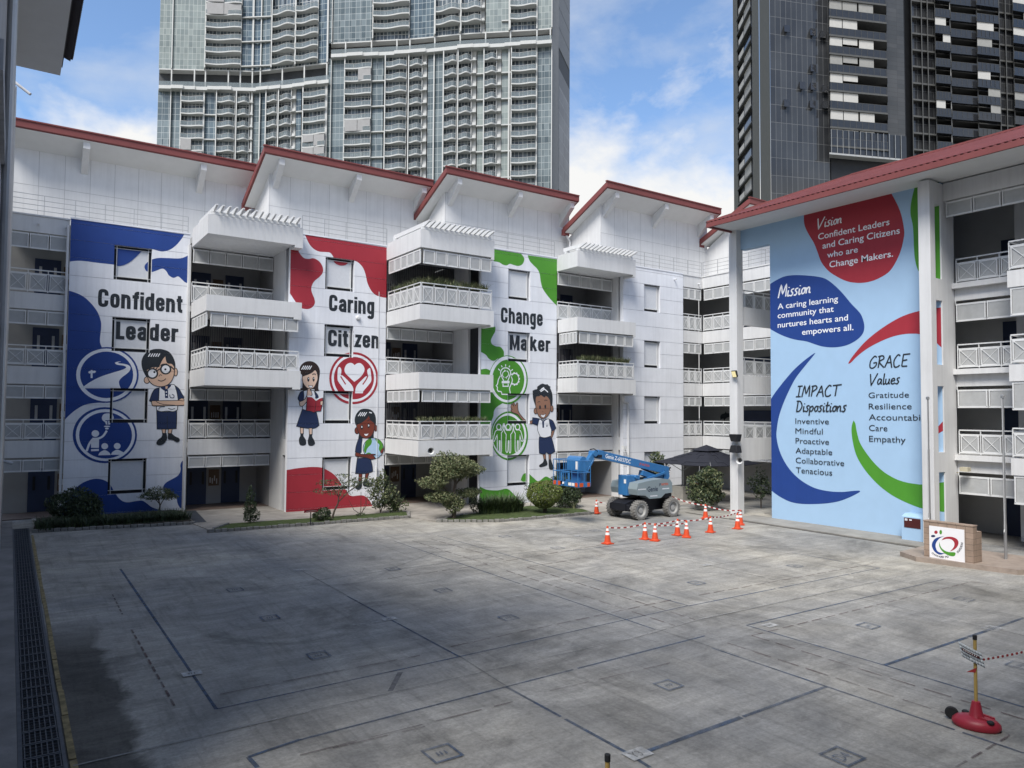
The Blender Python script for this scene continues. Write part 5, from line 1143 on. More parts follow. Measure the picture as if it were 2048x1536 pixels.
nt_ = thing('paper_notice', 'wet white paper notice hanging askew from the barrier post', 'notice', tuple(BP+Vector((0, 0, 1.1))))
b = B(); off = -dirv*.05; nn = 8
def pp(u, v): return BP+off+rt*(-.24+u*.33+.05*v)+Vector((0, 0, 1.40-u*.15-v*.24))-dirv*(.018*math.sin(u*4)+.015*v*math.cos(u*3))
for i in range(nn):
    for j in range(4): b.poly([pp(i/nn, j/4), pp((i+1)/nn, j/4), pp((i+1)/nn, (j+1)/4), pp(i/nn, (j+1)/4)])
sh = b.build('sheet', PAPER, nt_, smooth=True); so_ = sh.modifiers.new('thick', 'SOLIDIFY'); so_.thickness = .004
b = B()
def bandq(u0, u1, v0, v1, m):
    k = 6
    for i in range(k):
        a, c = u0+(u1-u0)*i/k, u0+(u1-u0)*(i+1)/k; b.poly([pp(a, v0)-dirv*.012, pp(c, v0)-dirv*.012, pp(c, v1)-dirv*.012, pp(a, v1)-dirv*.012], m)
bandq(.08, .88, .28, .30, 0); bandq(.08, .88, .52, .54, 0); bandq(.08, .095, .30, .52, 0); bandq(.865, .88, .30, .52, 0); bandq(.11, .85, .33, .49, 1); bandq(.08, .38, .70, .75, 0); bandq(.5, .8, .72, .74, 0)
for i in range(7): bandq(.16+i*.09, .20+i*.09, .37, .45, 2)
b.build('notice_print', [P_INK, MAROON, STICK], nt_)
b = B(); c = BP+Vector((0, 0, 1.0))-dirv*.03; b.prism([c+rt*.02, c-rt*.13+Vector((0, 0, -.10)), c+rt*.0+Vector((0, 0, -.085))], tuple(-dirv*.004)); b.build('red_tag', T_RED, nt_)
tape([tuple(BP+Vector((0, 0, 1.10))), tuple(at(2110, 1288, 'Y', 5.2))], 'red and white tape leading right from the barrier post', .03, .045, .035)
# ================================================================ sign wall with the school emblem, flag poles
def tile_mat(name, c, c2, bw, bh, rot=False):
    m = bpy.data.materials.new(name); m.use_nodes = True; nt = m.node_tree; p = nt.nodes['Principled BSDF']; tc = N(nt, 'ShaderNodeTexCoord'); sp = N(nt, 'ShaderNodeSeparateXYZ'); nt.links.new(tc.outputs['Object'], sp.inputs[0])
    cb = N(nt, 'ShaderNodeCombineXYZ'); nt.links.new(M_('ADD', sp.outputs[0], sp.outputs[1], nt=nt), cb.inputs[0]); nt.links.new(sp.outputs[2], cb.inputs[1])
    br = N(nt, 'ShaderNodeTexBrick', offset=0, i={'Color1': (*c, 1), 'Color2': (*c2, 1), 'Mortar': (.10, .08, .065, 1), 'Scale': 1, 'Mortar Size': .006, 'Brick Width': bw, 'Row Height': bh}); nt.links.new(cb.outputs[0], br.inputs[0])
    f = noise(tc.outputs['Object'], 4, 6, .7, (0, 0, 0), 0, nt); mr = N(nt, 'ShaderNodeMapRange', i={'From Min': .3, 'From Max': .7, 'To Min': .8, 'To Max': 1.15}); nt.links.new(f, mr.inputs[0])
    vm = N(nt, 'ShaderNodeVectorMath', operation='SCALE'); nt.links.new(br.outputs[0], vm.inputs[0]); nt.links.new(mr.outputs[0], vm.inputs['Scale']); nt.links.new(vm.outputs[0], p.inputs['Base Color']); p.inputs['Roughness'].default_value = .5
    return m
TILE = tile_mat('beige wall tiles', (.29, .215, .165), (.33, .245, .19), .30, .20); TILEF = mat('brown step tiles', (.31, .255, .215), .55, var=.2, vscale=4)
sw = thing('sign_wall', 'low beige tiled wall carrying the white school emblem board, beside the flag pole', 'sign', (27.4, 12.6, 0))
X0 = 27.3; ya, yb_ = 11.86, 13.5
b = B(); b.box(X0, ya, 0, X0+.28, yb_, 1.42); b.box(X0-.012, ya-.012, 1.421, X0+.30, yb_+.012, 1.46); b.box(X0+.281, ya-.001, 0, X0+.62, ya+.28, 1.22); b.build('tiled_wall', TILE, sw)
b = B(); P0 = Panel('X', X0); c = [P0.uv(*v) for v in ((1859, 1051), (1929, 1061), (1929, 1127), (1859, 1117))]; u0, u1, v0, v1 = c[0][0], c[1][0], c[3][1], c[0][1]
b.box(X0-.03, -u1, v0, X0-.001, -u0, v1); bd = b.build('board', mat('white board', (.80, .80, .82), .4, var=.03), sw)
P0 = Panel('X', X0-.03); P0.cells = [(u0, u1, v0, v1, 0)]; P0.wall = bd
q = Paint(P0, (1780, 960, 7.642), .002)
q.ell(660, 857, 34, 18, P_NAVY); q.ell(703, 798, 26, 26, P_RED); q.ell(776, 797, 20, 34, P_GREEN)
q.fill('828,858c 760,890 710,950 697,1010 720,1080 770,1110 840,1122c 760,1140 690,1100 655,1050 640,1000 655,940 710,885', P_BLUE)
q.fill('788,922c 830,880 900,866 970,875 1030,910 1048,965 1020,1030 960,1075 918,1090c 965,1040 985,990 975,940 930,905 860,900', P_RED)
q.fill('755,940c 765,990 790,1040 840,1080 900,1100 985,1105 1003,1125 985,1160 930,1162 850,1130 790,1075 755,1010', P_GREEN)
import_arc = [('O', 655, 1120, 28), ('N', 688, 1143, 22), ('W', 724, 1160, 16), ('A', 762, 1170, 10), ('R', 790, 1174, 6), ('D', 814, 1176, 3), ('T', 852, 1176, -2), ('O', 880, 1172, -5), ('S', 1035, 1100, -38), ('U', 1053, 1080, -45), ('C', 1070, 1058, -52), ('C', 1083, 1035, -60), ('E', 1092, 1012, -68), ('S', 1098, 988, -76), ('S', 1101, 963, -82)]
for ch_, x, y, an in import_arc:
    T = text_tris(ch_, .03); xs = [v[0] for t in T for v in t]; cx = (min(xs)+max(xs))/2; a = math.radians(-an); uu, vv = q.px(x, y); k = .088
    q.tris([[(uu+((v[0]-cx)*math.cos(a)-(v[1]-.36)*math.sin(a))*k, vv+((v[0]-cx)*math.sin(a)+(v[1]-.36)*math.cos(a))*k) for v in t] for t in T], P_INK, .0003)
q.done('school_emblem', bd)
pl = [gnd(1800, 1112), gnd(1832, 1123), gnd(1960, 1140), gnd(2035, 1150)]
pts = [(v.x, v.y) for v in pl]; pts += [(29.6, 9.6), (30.4, 10.4), (30.3, 14.6)]
b = B(); b.prism([(x, y, 0) for x, y in pts], (0, 0, .17)); tag(b.build('tiled_plinth', TILEF), 'low brown tiled plinth under the sign wall and flag pole', 'plinth')
def flagpole(x, y, zt, label):
    t = thing('flag_pole', label, 'flag pole', (x, y, .17), 'bare flag poles'); b = B(); b.tube((x, y, .17), (x, y, 1.4), .05, n=16); b.tube((x, y, 1.4), (x, y, 3.9), .042, n=16); b.tube((x, y, 3.9), (x, y, zt), .034, n=16); b.build('pole', STEEL, t, smooth=True)
    b = B(); b.lathe([(.03, 0), (.065, .01), (.065, .10), (.03, .13)], (x, y, zt), 14); b.build('pole_top', STEEL, t); b = B(); b.path([(x-.06, y, zt), (x-.06, y, 1.2)], .006); b.bar((x-.05, y, 1.22), (x-.1, y, 1.12), .02); b.build('halyard', STICK, t)
p = gnd(2012, 1128); flagpole(p.x, p.y, 5.85, 'steel flag pole on the tiled plinth right of the emblem wall')
p = at(1857, 900, 'Y', 14.55); flagpole(p.x, p.y, 5.85, 'steel flag pole rising behind the emblem wall against the white column')
# ================================================================ parasol, tables, bins and wall fittings
UMB = mat('dark navy canvas', (.018, .02, .03), .8, var=.15, vscale=3)
um = thing('parasol', 'large dark navy square parasol with a vented top on a concrete block', 'parasol', (34.1, 31.2, 0))
cx, cy, s = 34.95, 30.05, 2.25; b = B(); za, zb2 = 2.30, 3.02
k = [(-1, -1), (1, -1), (1, 1), (-1, 1)]; n = 6
for i in range(4):
    (ax, ay), (bx, by) = k[i], k[(i+1) % 4]
    for u in range(n):
        for v in range(4):
            def g(uu, vv):
                px_, py_ = ax+(bx-ax)*uu/n, ay+(by-ay)*uu/n; r = 1-.78*vv/4; return (cx+px_*s*r, cy+py_*s*r, za+(zb2-za)*vv/4-.05*math.sin(math.pi*vv/4)-.06*math.sin(math.pi*uu/n)*r)
            b.poly([g(u, v), g(u+1, v), g(u+1, v+1), g(u, v+1)])
    r2 = .30; b.poly([(cx+ax*s*r2, cy+ay*s*r2, zb2+.02), (cx+bx*s*r2, cy+by*s*r2, zb2+.02), (cx, cy, zb2+.36)])
cn = b.build('canopy', UMB, um); md = cn.modifiers.new('thick', 'SOLIDIFY'); md.thickness = .02
b = B(); b.tube((34.1, 31.2, .85), (34.1, 31.2, 2.75), .06, n=14); b.bar((34.1, 31.2, 1.75), (33.2, 31.8, 2.42), .04); b.bar((34.1, 31.2, 1.75), (35.2, 30.4, 2.65), .04); b.bar((34.1, 31.2, 2.7), (cx, cy, zb2), .05)
for ax, ay in k: b.bar((cx, cy, zb2+.02), (cx+ax*s*.98, cy+ay*s*.98, za+.0), .03)
b.build('parasol_pole', STEEL, um)
p = gnd(1366, 1000); b = B(); b.box(33.55, 30.7, 0, 34.65, 31.75, .86); b.build('concrete_block', CONC, um, bevel=.03)
FURN = mat('dark metal furniture', (.022, .022, .024), .5)
def table(x, y, label):
    t = thing('cafe_table', label, 'table', (x, y, .03), 'dark tables in the shade'); b = B(); b.lathe([(.4, .70), (.4, .73)], (x, y, .03), 18); b.build('table_top', STEEL, t); b = B(); b.tube((x, y, .04), (x, y, .73), .035); b.lathe([(.25, .03), (.06, .06)], (x, y, 0), 14); b.build('table_leg', FURN, t)
def chair(x, y, a, label):
    t = thing('cafe_chair', label, 'chair', (x, y, .03), 'dark chairs in the shade'); c_, s_ = math.cos(a), math.sin(a); R2 = lambda u, v, z: (x+u*c_-v*s_, y+u*s_+v*c_, z)
    b = B(); b.prism([R2(-.2, -.2, .46), R2(.2, -.2, .46), R2(.2, .2, .46), R2(-.2, .2, .46)], (0, 0, .03)); b.build('seat', FURN, t)
    b = B()
    for z in (.66, .76, .86): b.bar(R2(-.2, .2, z), R2(.2, .2, z), .02, .05)
    for u in (-.2, .2): b.tube(R2(u, .2, .47), R2(u, .24, .9), .015)
    b.build('backrest', FURN, t)
    for u in (-.18, .18):
        for v in (-.18, .18): b = B(); b.tube(R2(u, v, .03), R2(u, v, .46), .014); b.build('leg', FURN, t)
table(37.6, 33.0, 'round cafe table under the parasol, nearer to the pillar'); table(36.3, 34.6, 'round cafe table under the parasol, nearer to the lift')
for x, y, a, l in ((37.1, 32.5, 2.4, 'dark cafe chair left of the near table'), (38.2, 32.6, -2.2, 'dark cafe chair right of the near table'), (35.8, 34.2, 2.2, 'dark cafe chair left of the far table'), (36.9, 34.3, -1.9, 'dark cafe chair right of the far table')): chair(x, y, a, l)
BIN = mat('black plastic bin', (.022, .023, .027), .45, var=.15)
def wheelie(x, y, h, label):
    t = thing('wheeled_bin', label, 'bin', (x, y, .03), 'black bins in the doorway'); b = B(); w0, w1 = .24, .31
    b.hexa([(x-w0, y-w0, .1), (x+w0, y-w0, .1), (x+w0, y+w0, .1), (x-w0, y+w0, .1), (x-w1, y-w1, h), (x+w1, y-w1, h), (x+w1, y+w1, h), (x-w1, y+w1, h)]); b.build('bin_body', BIN, t, bevel=.02)
    b = B(); b.hexa([(x-w1-.02, y-w1-.03, h+.003), (x+w1+.02, y-w1-.03, h+.003), (x+w1+.02, y+w1, h+.003), (x-w1-.02, y+w1, h+.003), (x-w1, y-w1, h+.04), (x+w1, y-w1, h+.04), (x+w1, y+w1, h+.1), (x-w1, y+w1, h+.1)]); b.build('lid', BIN, t, bevel=.01)
    b = B(); b.lathe([(.1, -.03), (.1, .03)], (x-.2, y+.28, .13), 14, axis='X'); b.lathe([(.1, -.03), (.1, .03)], (x+.2, y+.28, .13), 14, axis='X'); b.build('bin_wheels', RUB, t)
wheelie(29.05, 35.4, 1.0, 'black wheeled bin in the doorway behind the lift basket, nearer to the wall'); wheelie(29.0, 36.2, 1.25, 'taller black wheeled bin behind the first in the same doorway')
# horn loudspeakers, floodlights, camera
def horn(p, d, label, r=.17):
    t = thing('horn_speaker', label, 'loudspeaker', tuple(p), 'white horn loudspeakers'); p, d = Vector(p), Vector(d).normalized(); b = B(); b.tube(p, p+d*.13, .06, .06, 16); b.tube(p+d*.13, p+d*.34, .06, r, 18, cap=False); b.tube(p+d*.33, p+d*.36, r, r*1.04, 18, cap=False); b.build('horn', FRAMEW, t, smooth=True)
    b = B(); b.tube(p+d*.11, p+d*.29, .05, .075, 12); b.build('horn_throat', RUB, t); b = B(); b.bar(p-d*.15, p+d*.05, .04, .04); b.build('mount', STEEL, t)
horn((17.35+.55, 33.62, 3.28), (-.25, -1, -.05), 'white horn loudspeaker on the front of the first floor balcony slab'); horn((31.36, 24.7, 2.9), (-1, -.5, -.15), 'white horn loudspeaker on the foot of the far pillar')
def flood(p, label, cat='floodlight', lit=False):
    t = thing('floodlight' if lit else 'loudspeaker', label, cat, tuple(p)); x, y, z = p; b = B()
    if lit:
        b.hexa([(x-.16, y-.26, z-.2), (x-.1, y+.1, z-.2), (x-.02, y+.12, z-.12), (x-.08, y-.24, z-.12), (x-.30, y-.26, z+.16), (x-.24, y+.1, z+.16), (x-.12, y+.12, z+.18), (x-.18, y-.24, z+.18)]); b.build('lamp_housing', BIN, t, bevel=.01)
        b = B(); b.poly([(x-.178, y-.225, z-.165), (x-.128, y+.06, z-.165), (x-.252, y+.06, z+.125), (x-.302, y-.225, z+.125)]); g_ = b.build('lamp_glass', mat('lit lamp glass', (.6, .55, .3), .3, emis=((1, .85, .45), .35)), t)
        g_.location = (-.012, 0, -.006)
    else:
        b.hexa([(x-.36, y-.30, z-.20), (x-.05, y-.34, z-.20), (x-.05, y+.10, z-.20), (x-.30, y+.12, z-.20), (x-.42, y-.36, z+.18), (x-.02, y-.40, z+.18), (x-.02, y+.16, z+.18), (x-.38, y+.18, z+.18)] if 'upper' in label else [(x-.42, y-.36, z-.18), (x-.02, y-.40, z-.18), (x-.02, y+.16, z-.18), (x-.38, y+.18, z-.18), (x-.36, y-.30, z+.20), (x-.05, y-.34, z+.20), (x-.05, y+.10, z+.20), (x-.30, y+.12, z+.20)]); b.build('speaker_box', BIN, t, bevel=.03)
    b = B(); b.bar((x-.08, y, z), (31.4, y+.05 if y > 24.9 else 24.95, z), .05); b.build('bracket', STEEL, t)
flood((31.36, 25.0, 7.35), 'lit square floodlight on the far pillar', lit=True)
flood((31.38, 25.0, 4.02), 'upper of two black loudspeakers on the far pillar', 'loudspeaker'); flood((31.38, 25.0, 3.42), 'lower of two black loudspeakers on the far pillar', 'loudspeaker')
cc = thing('security_camera', 'white security camera on the wall above the boom lift', 'camera', (31.7, 33.6, 3.0)); b = B(); b.box(31.2, 33.3, 3.05, 31.45, 33.5, 3.25); b.bar((31.4, 33.4, 3.0), (31.8, 33.75, 2.9), .05); b.build('camera_body', FRAMEW, cc)
fb_ = thing('exit_light', 'beige box light under the balcony of the mural wing', 'lamp', (32.3, 14.2, 3.1)); b = B(); b.box(32.2, 14.15, 2.95, 32.5, 14.45, 3.12); b.bar((32.2, 14.5, 2.9), (32.6, 14.75, 2.85), .03); b.build('lamp_box', mat('aged cream plastic', (.5, .46, .34), .5), fb_)
# little red lawn sign
ls = thing('lawn_sign', 'small red sign board on a thin stake in the grass strip', 'sign', (11.9, 34.0, .09)); p = gnd(621, 1052); x, y = p.x, p.y
b = B(); b.tube((x, y, .05), (x, y, .72), .022); b.build('stake', RUB, ls); b = B(); b.hexa([(x-.32, y-.03, .62), (x+.34, y-.01, .64), (x+.34, y+.02, .64), (x-.32, y, .62), (x-.32, y-.10, .76), (x+.34, y-.08, .78), (x+.34, y-.05, .78), (x-.32, y-.07, .76)]); sb_ = b.build('sign_board', P_RED, ls)
b = B()
for i in range(8): b.poly([(x-.22+i*.06, y-.060, .675), (x-.18+i*.06, y-.060, .675), (x-.18+i*.06, y-.074, .70), (x-.22+i*.06, y-.074, .70)])
b.build('sign_print', STICK, sb_)
# ================================================================ plants
def leafm(name, c, var=.35):
    m = bpy.data.materials.new(name); m.use_nodes = True; nt = m.node_tree; p = nt.nodes['Principled BSDF']
    tc = N(nt, 'ShaderNodeTexCoord'); f = noise(tc.outputs['Object'], 2.6, 5, .65, (0, 0, 0), 0, nt); f2 = noise(tc.outputs['Object'], 26, 2, .5, (4, 0, 0), 0, nt)
    mr = N(nt, 'ShaderNodeMapRange', i={'From Min': .3, 'From Max': .7, 'To Min': 1-var, 'To Max': 1+var}); nt.links.new(M_('MULTIPLY', M_('ADD', f, f2, nt=nt), .5, nt=nt), mr.inputs[0])
    vm = N(nt, 'ShaderNodeVectorMath', operation='SCALE', i={0: c}); nt.links.new(mr.outputs[0], vm.inputs['Scale']); nt.links.new(vm.outputs[0], p.inputs['Base Color'])
    p.inputs['Roughness'].default_value = .5; p.inputs['Specular IOR Level'].default_value = .35
    p.inputs['Transmission Weight'].default_value = 0; p.inputs['Subsurface Weight'].default_value = 0
    return m
LF = {'olive': leafm('olive leaves', (.16, .172, .088)), 'dark': leafm('dark leaves', (.034, .052, .028)), 'mid': leafm('mid green leaves', (.068, .094, .040)), 'bright': leafm('bright green leaves', (.135, .175, .035)), 'grass': leafm('strap leaves', (.060, .090, .035)), 'pale': leafm('pale mixed leaves', (.20, .20, .13))}
BARK = mat('grey brown bark', (.09, .075, .06), .9, var=.35, vscale=9, bump=.5)
def leaf(b, p, s, rr, m=0, up=.0):
    a = rr.uniform(0, 6.28); e = math.acos(rr.uniform(-.6, 1)) if up == 0 else rr.uniform(0, up)
    n = Vector((math.sin(e)*math.cos(a), math.sin(e)*math.sin(a), math.cos(e))); t = n.orthogonal().normalized(); t.rotate(__import__('mathutils').Quaternion(n, rr.uniform(0, 6.28))); w = n.cross(t)
    l = s*rr.uniform(.7, 1.3); k = l*.45
    b.poly([p-t*l*.5, p+w*k*.5+n*l*.06, p+t*l*.5-n*l*.08, p-w*k*.5+n*l*.06], m)
def blob(b, c, r, n, s, rr, ms=(0,), shell=.55, lump=.25, cutlow=None):
    c = Vector(c); ph = [(rr.uniform(-1, 1), rr.uniform(-1, 1), rr.uniform(-1, 1), rr.uniform(2.5, 6), rr.uniform(0, 6)) for _ in range(5)]
    for _ in range(n):
        d = Vector((rr.gauss(0, 1), rr.gauss(0, 1), rr.gauss(0, 1))).normalized()
        k = 1+lump*sum(math.sin(q[3]*(d.x*q[0]+d.y*q[1]+d.z*q[2])+q[4]) for q in ph)/2.5
        t = rr.uniform(shell, 1)**.6*k
        p = c+Vector((d.x*r[0]*t, d.y*r[1]*t, d.z*r[2]*t))
        if cutlow is not None and p.z < cutlow: continue
        leaf(b, p, s, rr, rr.choice(ms))
def plant(name, label, cat, loc, blobs, n, s, mats, trunk=None, seed=1, group=None, lump=.25, shell=.5):
    t = thing(name, label, cat, loc, group); rr = random.Random(seed); b = B(); b.fixn = False
    tot = sum(r[0]*r[1]+r[1]*r[2]+r[0]*r[2] for c, r in blobs)
    for c, r in blobs:
        blob(b, Vector(loc)+Vector(c), r, int(n*(r[0]*r[1]+r[1]*r[2]+r[0]*r[2])/tot), s, rr, range(len(mats)), shell, lump, loc[2]+.02)
    b.build('foliage', mats, t)
    if trunk:
        b = B()
        for pts, r0, r1 in trunk: b.path([Vector(loc)+Vector(p) for p in pts], r0, 7, 0, r1)
        b.build('trunk', BARK, t, smooth=True)
    return t
def strap(name, label, cat, cs, n, h, w, mats, seed, kind=None, parent=None):
    rr = random.Random(seed); b = B(); b.fixn = False
    for _ in range(n):
        c = rr.choice(cs); x, y, z, r = c; a = rr.uniform(0, 6.28); d = r*math.sqrt(rr.random()); base = Vector((x+d*math.cos(a), y+d*math.sin(a), z))
        a2 = a+rr.uniform(-.9, .9); hh = h*rr.uniform(.6, 1.15); bend = rr.uniform(.25, .95)*hh; dirx = Vector((math.cos(a2), math.sin(a2), 0)); sd_ = Vector((-dirx.y, dirx.x, 0)); m = rr.randrange(len(mats)); prev = None
        for k in range(5):
            t = k/4; p = base+Vector((0, 0, hh*(t-.42*t*t*(bend/hh)*1.2)))+dirx*(bend*t*t); ww = w*(1-t*.9)
            cur = (p-sd_*ww/2, p+sd_*ww/2)
            if prev: b.poly([prev[0], prev[1], cur[1], cur[0]], m)
            prev = cur
    o = b.build(name, mats, parent)
    if label: tag(o, label, cat, None, kind)
    return o
Mx = lambda *k: [LF[i] for i in k]
plant('round_bush', 'dark rounded bush at the left end of the blue mural bed', 'bush', (2.55, 39.7, .05), [((0, 0, .75), (1.15, .9, .78)), ((.4, -.3, .6), (.8, .7, .6))], 5200, .13, Mx('dark', 'mid', 'dark'), seed=3, lump=.15)
plant('small_tree', 'small flat crowned tree beside the blue mural', 'tree', (6.3, 40.4, .08), [((0, 0, 1.02), (.75, .65, .30)), ((.45, 0, .85), (.45, .4, .2)), ((-.4, .1, .9), (.5, .4, .2))], 1500, .10, Mx('dark', 'mid', 'olive'), [([(0, 0, -.1), (.04, 0, .4), (-.05, 0, .8)], .04, .03), ([(.04, 0, .4), (.3, .1, .85)], .025, .012), ([(.04, 0, .45), (-.3, -.1, .9)], .025, .012)], 5, lump=.3)
strap('ground_ferns', 'dark strap leaved ground cover filling the bed under the blue mural', 'ground cover', [(x, y, .09, .45) for x in (1.5, 2.2, 3, 3.8, 4.6, 5.4, 6.2, 6.8) for y in (37.6, 38.2, 38.8)], 3600, .5, .035, Mx('dark', 'mid', 'dark'), 8, 'stuff')
rr = random.Random(12); b = B()
plant('conical_sapling', 'small conical sapling on the left end of the grass strip', 'tree', (9.3, 34.9, .08), [((0, 0, .35), (.42, .42, .32)), ((0, 0, .75), (.32, .32, .32)), ((0, 0, 1.15), (.22, .22, .3)), ((0, 0, 1.5), (.09, .09, .22))], 1500, .09, Mx('dark', 'mid'), [([(0, 0, -.08), (0, 0, 1.5)], .03, .012)], 6)
p = gnd(668, 1042)
plant('wispy_tree', 'slender wispy tree with a leaning dark trunk before the red mural', 'tree', (p.x, p.y+.3, .08), [((.35, 0, 1.25), (.7, .5, .16)), ((.1, .2, 1.75), (.75, .5, .16)), ((1.0, 0, 1.6), (.8, .5, .18)), ((-.5, .1, 1.35), (.45, .4, .12)), ((1.5, .1, 1.75), (.7, .5, .15)), ((.5, 0, 2.05), (.4, .4, .1))], 950, .10, Mx('mid', 'olive', 'dark'), [([(0, 0, -.05), (.12, 0, .35), (.3, 0, .7), (.35, 0, 1.1), (.6, 0, 1.5)], .055, .02), ([(.3, 0, .75), (.8, .05, 1.2), (1.5, .1, 1.65)], .03, .012), ([(.34, 0, 1.0), (0, .1, 1.6)], .025, .01), ([(.8, .05, 1.2), (1.3, 0, 1.5)], .02, .01)], 9, lump=.4)
p = gnd(652, 1045); plant('low_shrub', 'low leafy shrub at the foot of the wispy tree', 'bush', (p.x-.1, p.y+.2, .08), [((0, 0, .3), (.45, .4, .32))], 520, .13, Mx('mid', 'dark'), seed=21)
p = gnd(724, 1037); plant('bare_shrub', 'nearly leafless shrub with thin forked branches before the red mural', 'bush', (p.x, p.y+.2, .08), [((0, 0, .08), (.25, .2, .08))], 60, .1, Mx('mid'), [([(0, 0, 0), (.02, 0, .4), (.02, .02, 1.2)], .022, .01), ([(0, 0, .1), (.3, 0, .5), (.38, .1, 1.1)], .02, .008), ([(0, 0, .1), (-.35, 0, .35), (-.62, 0, .85)], .02, .008), ([(.1, 0, .2), (.25, -.05, .7), (.2, -.05, 1.15)], .015, .006)], 22)
p = gnd(762, 1030); plant('leafy_shrub', 'tall loose leafy shrub at the right end of the grass strip', 'bush', (p.x+.1, p.y+.3, .08), [((0, 0, .7), (.6, .5, .65)), ((-.25, .1, 1.35), (.4, .35, .5)), ((.45, 0, .9), (.5, .45, .55)), ((.1, 0, 1.7), (.3, .3, .35)), ((.7, -.1, .35), (.5, .4, .35))], 2300, .13, Mx('dark', 'mid', 'olive'), [([(0, 0, 0), (-.1, 0, .8), (-.2, .1, 1.7)], .03, .01), ([(0, 0, 0), (.3, 0, .8), (.5, 0, 1.4)], .03, .01)], 23, lump=.5)
strap('palm_clump', 'arching palm fronds beside the tall leafy shrub', 'palm', [(p.x+.9, p.y+.2, .1, .15)], 60, 1.0, .07, Mx('mid', 'dark'), 24)
# cloud pruned tree
p = gnd(907, 1040); L0 = (p.x, p.y, .08)
plant('cloud_pruned_tree', 'cloud pruned tree with one big dome and lower leaf pads on the lawn bed', 'tree', L0, [((.15, .2, 2.55), (1.15, 1.05, .62)), ((.75, .2, 2.3), (.85, .8, .40)), ((-.45, .2, 2.25), (.8, .75, .38)), ((-1.05, .2, 1.78), (.72, .6, .33)), ((-.65, .1, 1.08), (.78, .6, .27)), ((1.0, .2, 1.18), (.72, .55, .22)), ((.0, 0, .68), (.55, .5, .36))], 9500, .13, Mx('olive', 'mid', 'olive', 'olive', 'mid'), [([(0, 0, -.08), (.05, 0, .4), (.0, .05, 1.0), (.15, .1, 1.7), (.15, .2, 2.4)], .11, .06), ([(0, .05, 1.1), (-.6, .1, 1.6), (-1.0, .2, 1.75)], .06, .03), ([(0, .05, .7), (.5, .1, .9), (1.0, .2, 1.1)], .05, .025), ([(0, 0, .6), (-.6, .1, 1.0)], .05, .02), ([(.12, .1, 1.6), (.7, .2, 2.1)], .05, .03)], 31, lump=.22, shell=.45)
p = gnd(1015, 1030); strap('long_grass_clump', 'dense clump of long arching strap leaves before the green mural', 'grass clump', [(p.x+dx, p.y+dy+.5, .09, .35) for dx, dy in ((-.9, .2), (-.5, 0), (0, 0), (.5, 0), (.9, 0), (-.3, .5), (.3, .5), (.8, .4))], 1500, 1.05, .055, Mx('grass', 'mid', 'dark', 'grass'), 33)
p = gnd(962, 1030); plant('speckled_shrub', 'low pale flecked shrub beside the cloud pruned tree', 'bush', (p.x, p.y+.35, .08), [((0, 0, .35), (.42, .38, .38))], 420, .10, Mx('pale', 'mid', 'dark'), seed=34)
p = gnd(1047, 1010); plant('twiggy_shrub', 'thin twiggy shrub against the white part of the green mural wall', 'bush', (p.x-.2, 33.2, .08), [((0, 0, .95), (.45, .3, .35))], 210, .09, Mx('dark'), [([(0, 0, 0), (.1, 0, .9)], .02, .008), ([(0, 0, .2), (-.3, 0, 1.1)], .015, .006)], 35, lump=.5)
p = gnd(1094, 1030); plant('ball_topiary', 'clipped ball shaped bush with bright yellow green leaves', 'bush', (p.x, p.y+.25, .08), [((.02, .0, 1.02), (.96, .92, .68)), ((.0, .0, .62), (.6, .6, .4))], 7200, .10, Mx('bright', 'bright', 'mid', 'bright', 'olive'), [([(0, 0, -.05), (.02, 0, .3), (-.1, 0, .7)], .07, .05), ([(.1, 0, .0), (.2, 0, .6)], .05, .03)], 36, lump=.05, shell=.72)
p = gnd(1150, 1022); plant('feathery_bush', 'dark feathery bush under the basket of the boom lift', 'bush', (p.x+.1, p.y+1.1, .08), [((0, 0, .85), (.95, .8, .85)), ((.5, 0, .6), (.7, .6, .5)), ((-.3, 0, 1.3), (.55, .5, .5))], 5200, .12, Mx('dark', 'dark', 'mid'), seed=37, lump=.3)
strap('spiky_plant', 'small spiky plant at the foot of the feathery bush', 'plant', [(p.x+.2, p.y+.35, .09, .1)], 46, .5, .05, Mx('pale', 'mid'), 38)
plant('tall_shrub', 'tall leafy shrub rising behind the right end of the boom', 'bush', (33.0, 32.4, .03), [((0, 0, 1.7), (.7, .6, .8)), ((.1, 0, .9), (.6, .5, .7)), ((.1, 0, 2.45), (.4, .4, .35))], 1900, .17, Mx('mid', 'olive', 'dark'), [([(0, 0, 0), (0, 0, 1.8)], .05, .02)], 39, lump=.4)
p = gnd(1432, 1022); pt = plant('potted_bush', 'big leafy bush in a pale planter beside the far white pillar', 'bush', (p.x, p.y+.7, .03), [((0, 0, 1.35), (1.1, 1.0, .75)), ((-.2, 0, .75), (.9, .85, .5)), ((.25, 0, 1.85), (.6, .6, .4))], 4600, .17, Mx('mid', 'olive', 'dark', 'dark'), [([(0, 0, 0), (-.1, 0, 1.2)], .04, .02), ([(0, 0, 0), (.2, 0, 1.3)], .04, .02)], 40, lump=.4)
b = B(); b.box(p.x-.45, p.y+.25, .02, p.x+.45, p.y+1.1, .42); b.build('planter', CONC, pt, bevel=.02)
wb = thing('white_box', 'small white box on the ground beside the potted bush', 'box', (32.0, 28.6, 0)); q_ = gnd(1410, 1010); b = B(); b.box(q_.x-.3, q_.y, .0, q_.x+.2, q_.y+.35, .55); b.box(q_.x-.32, q_.y-.02, .553, q_.x+.22, q_.y+.37, .59); b.build('box_body', WHITE2, wb, bevel=.01)
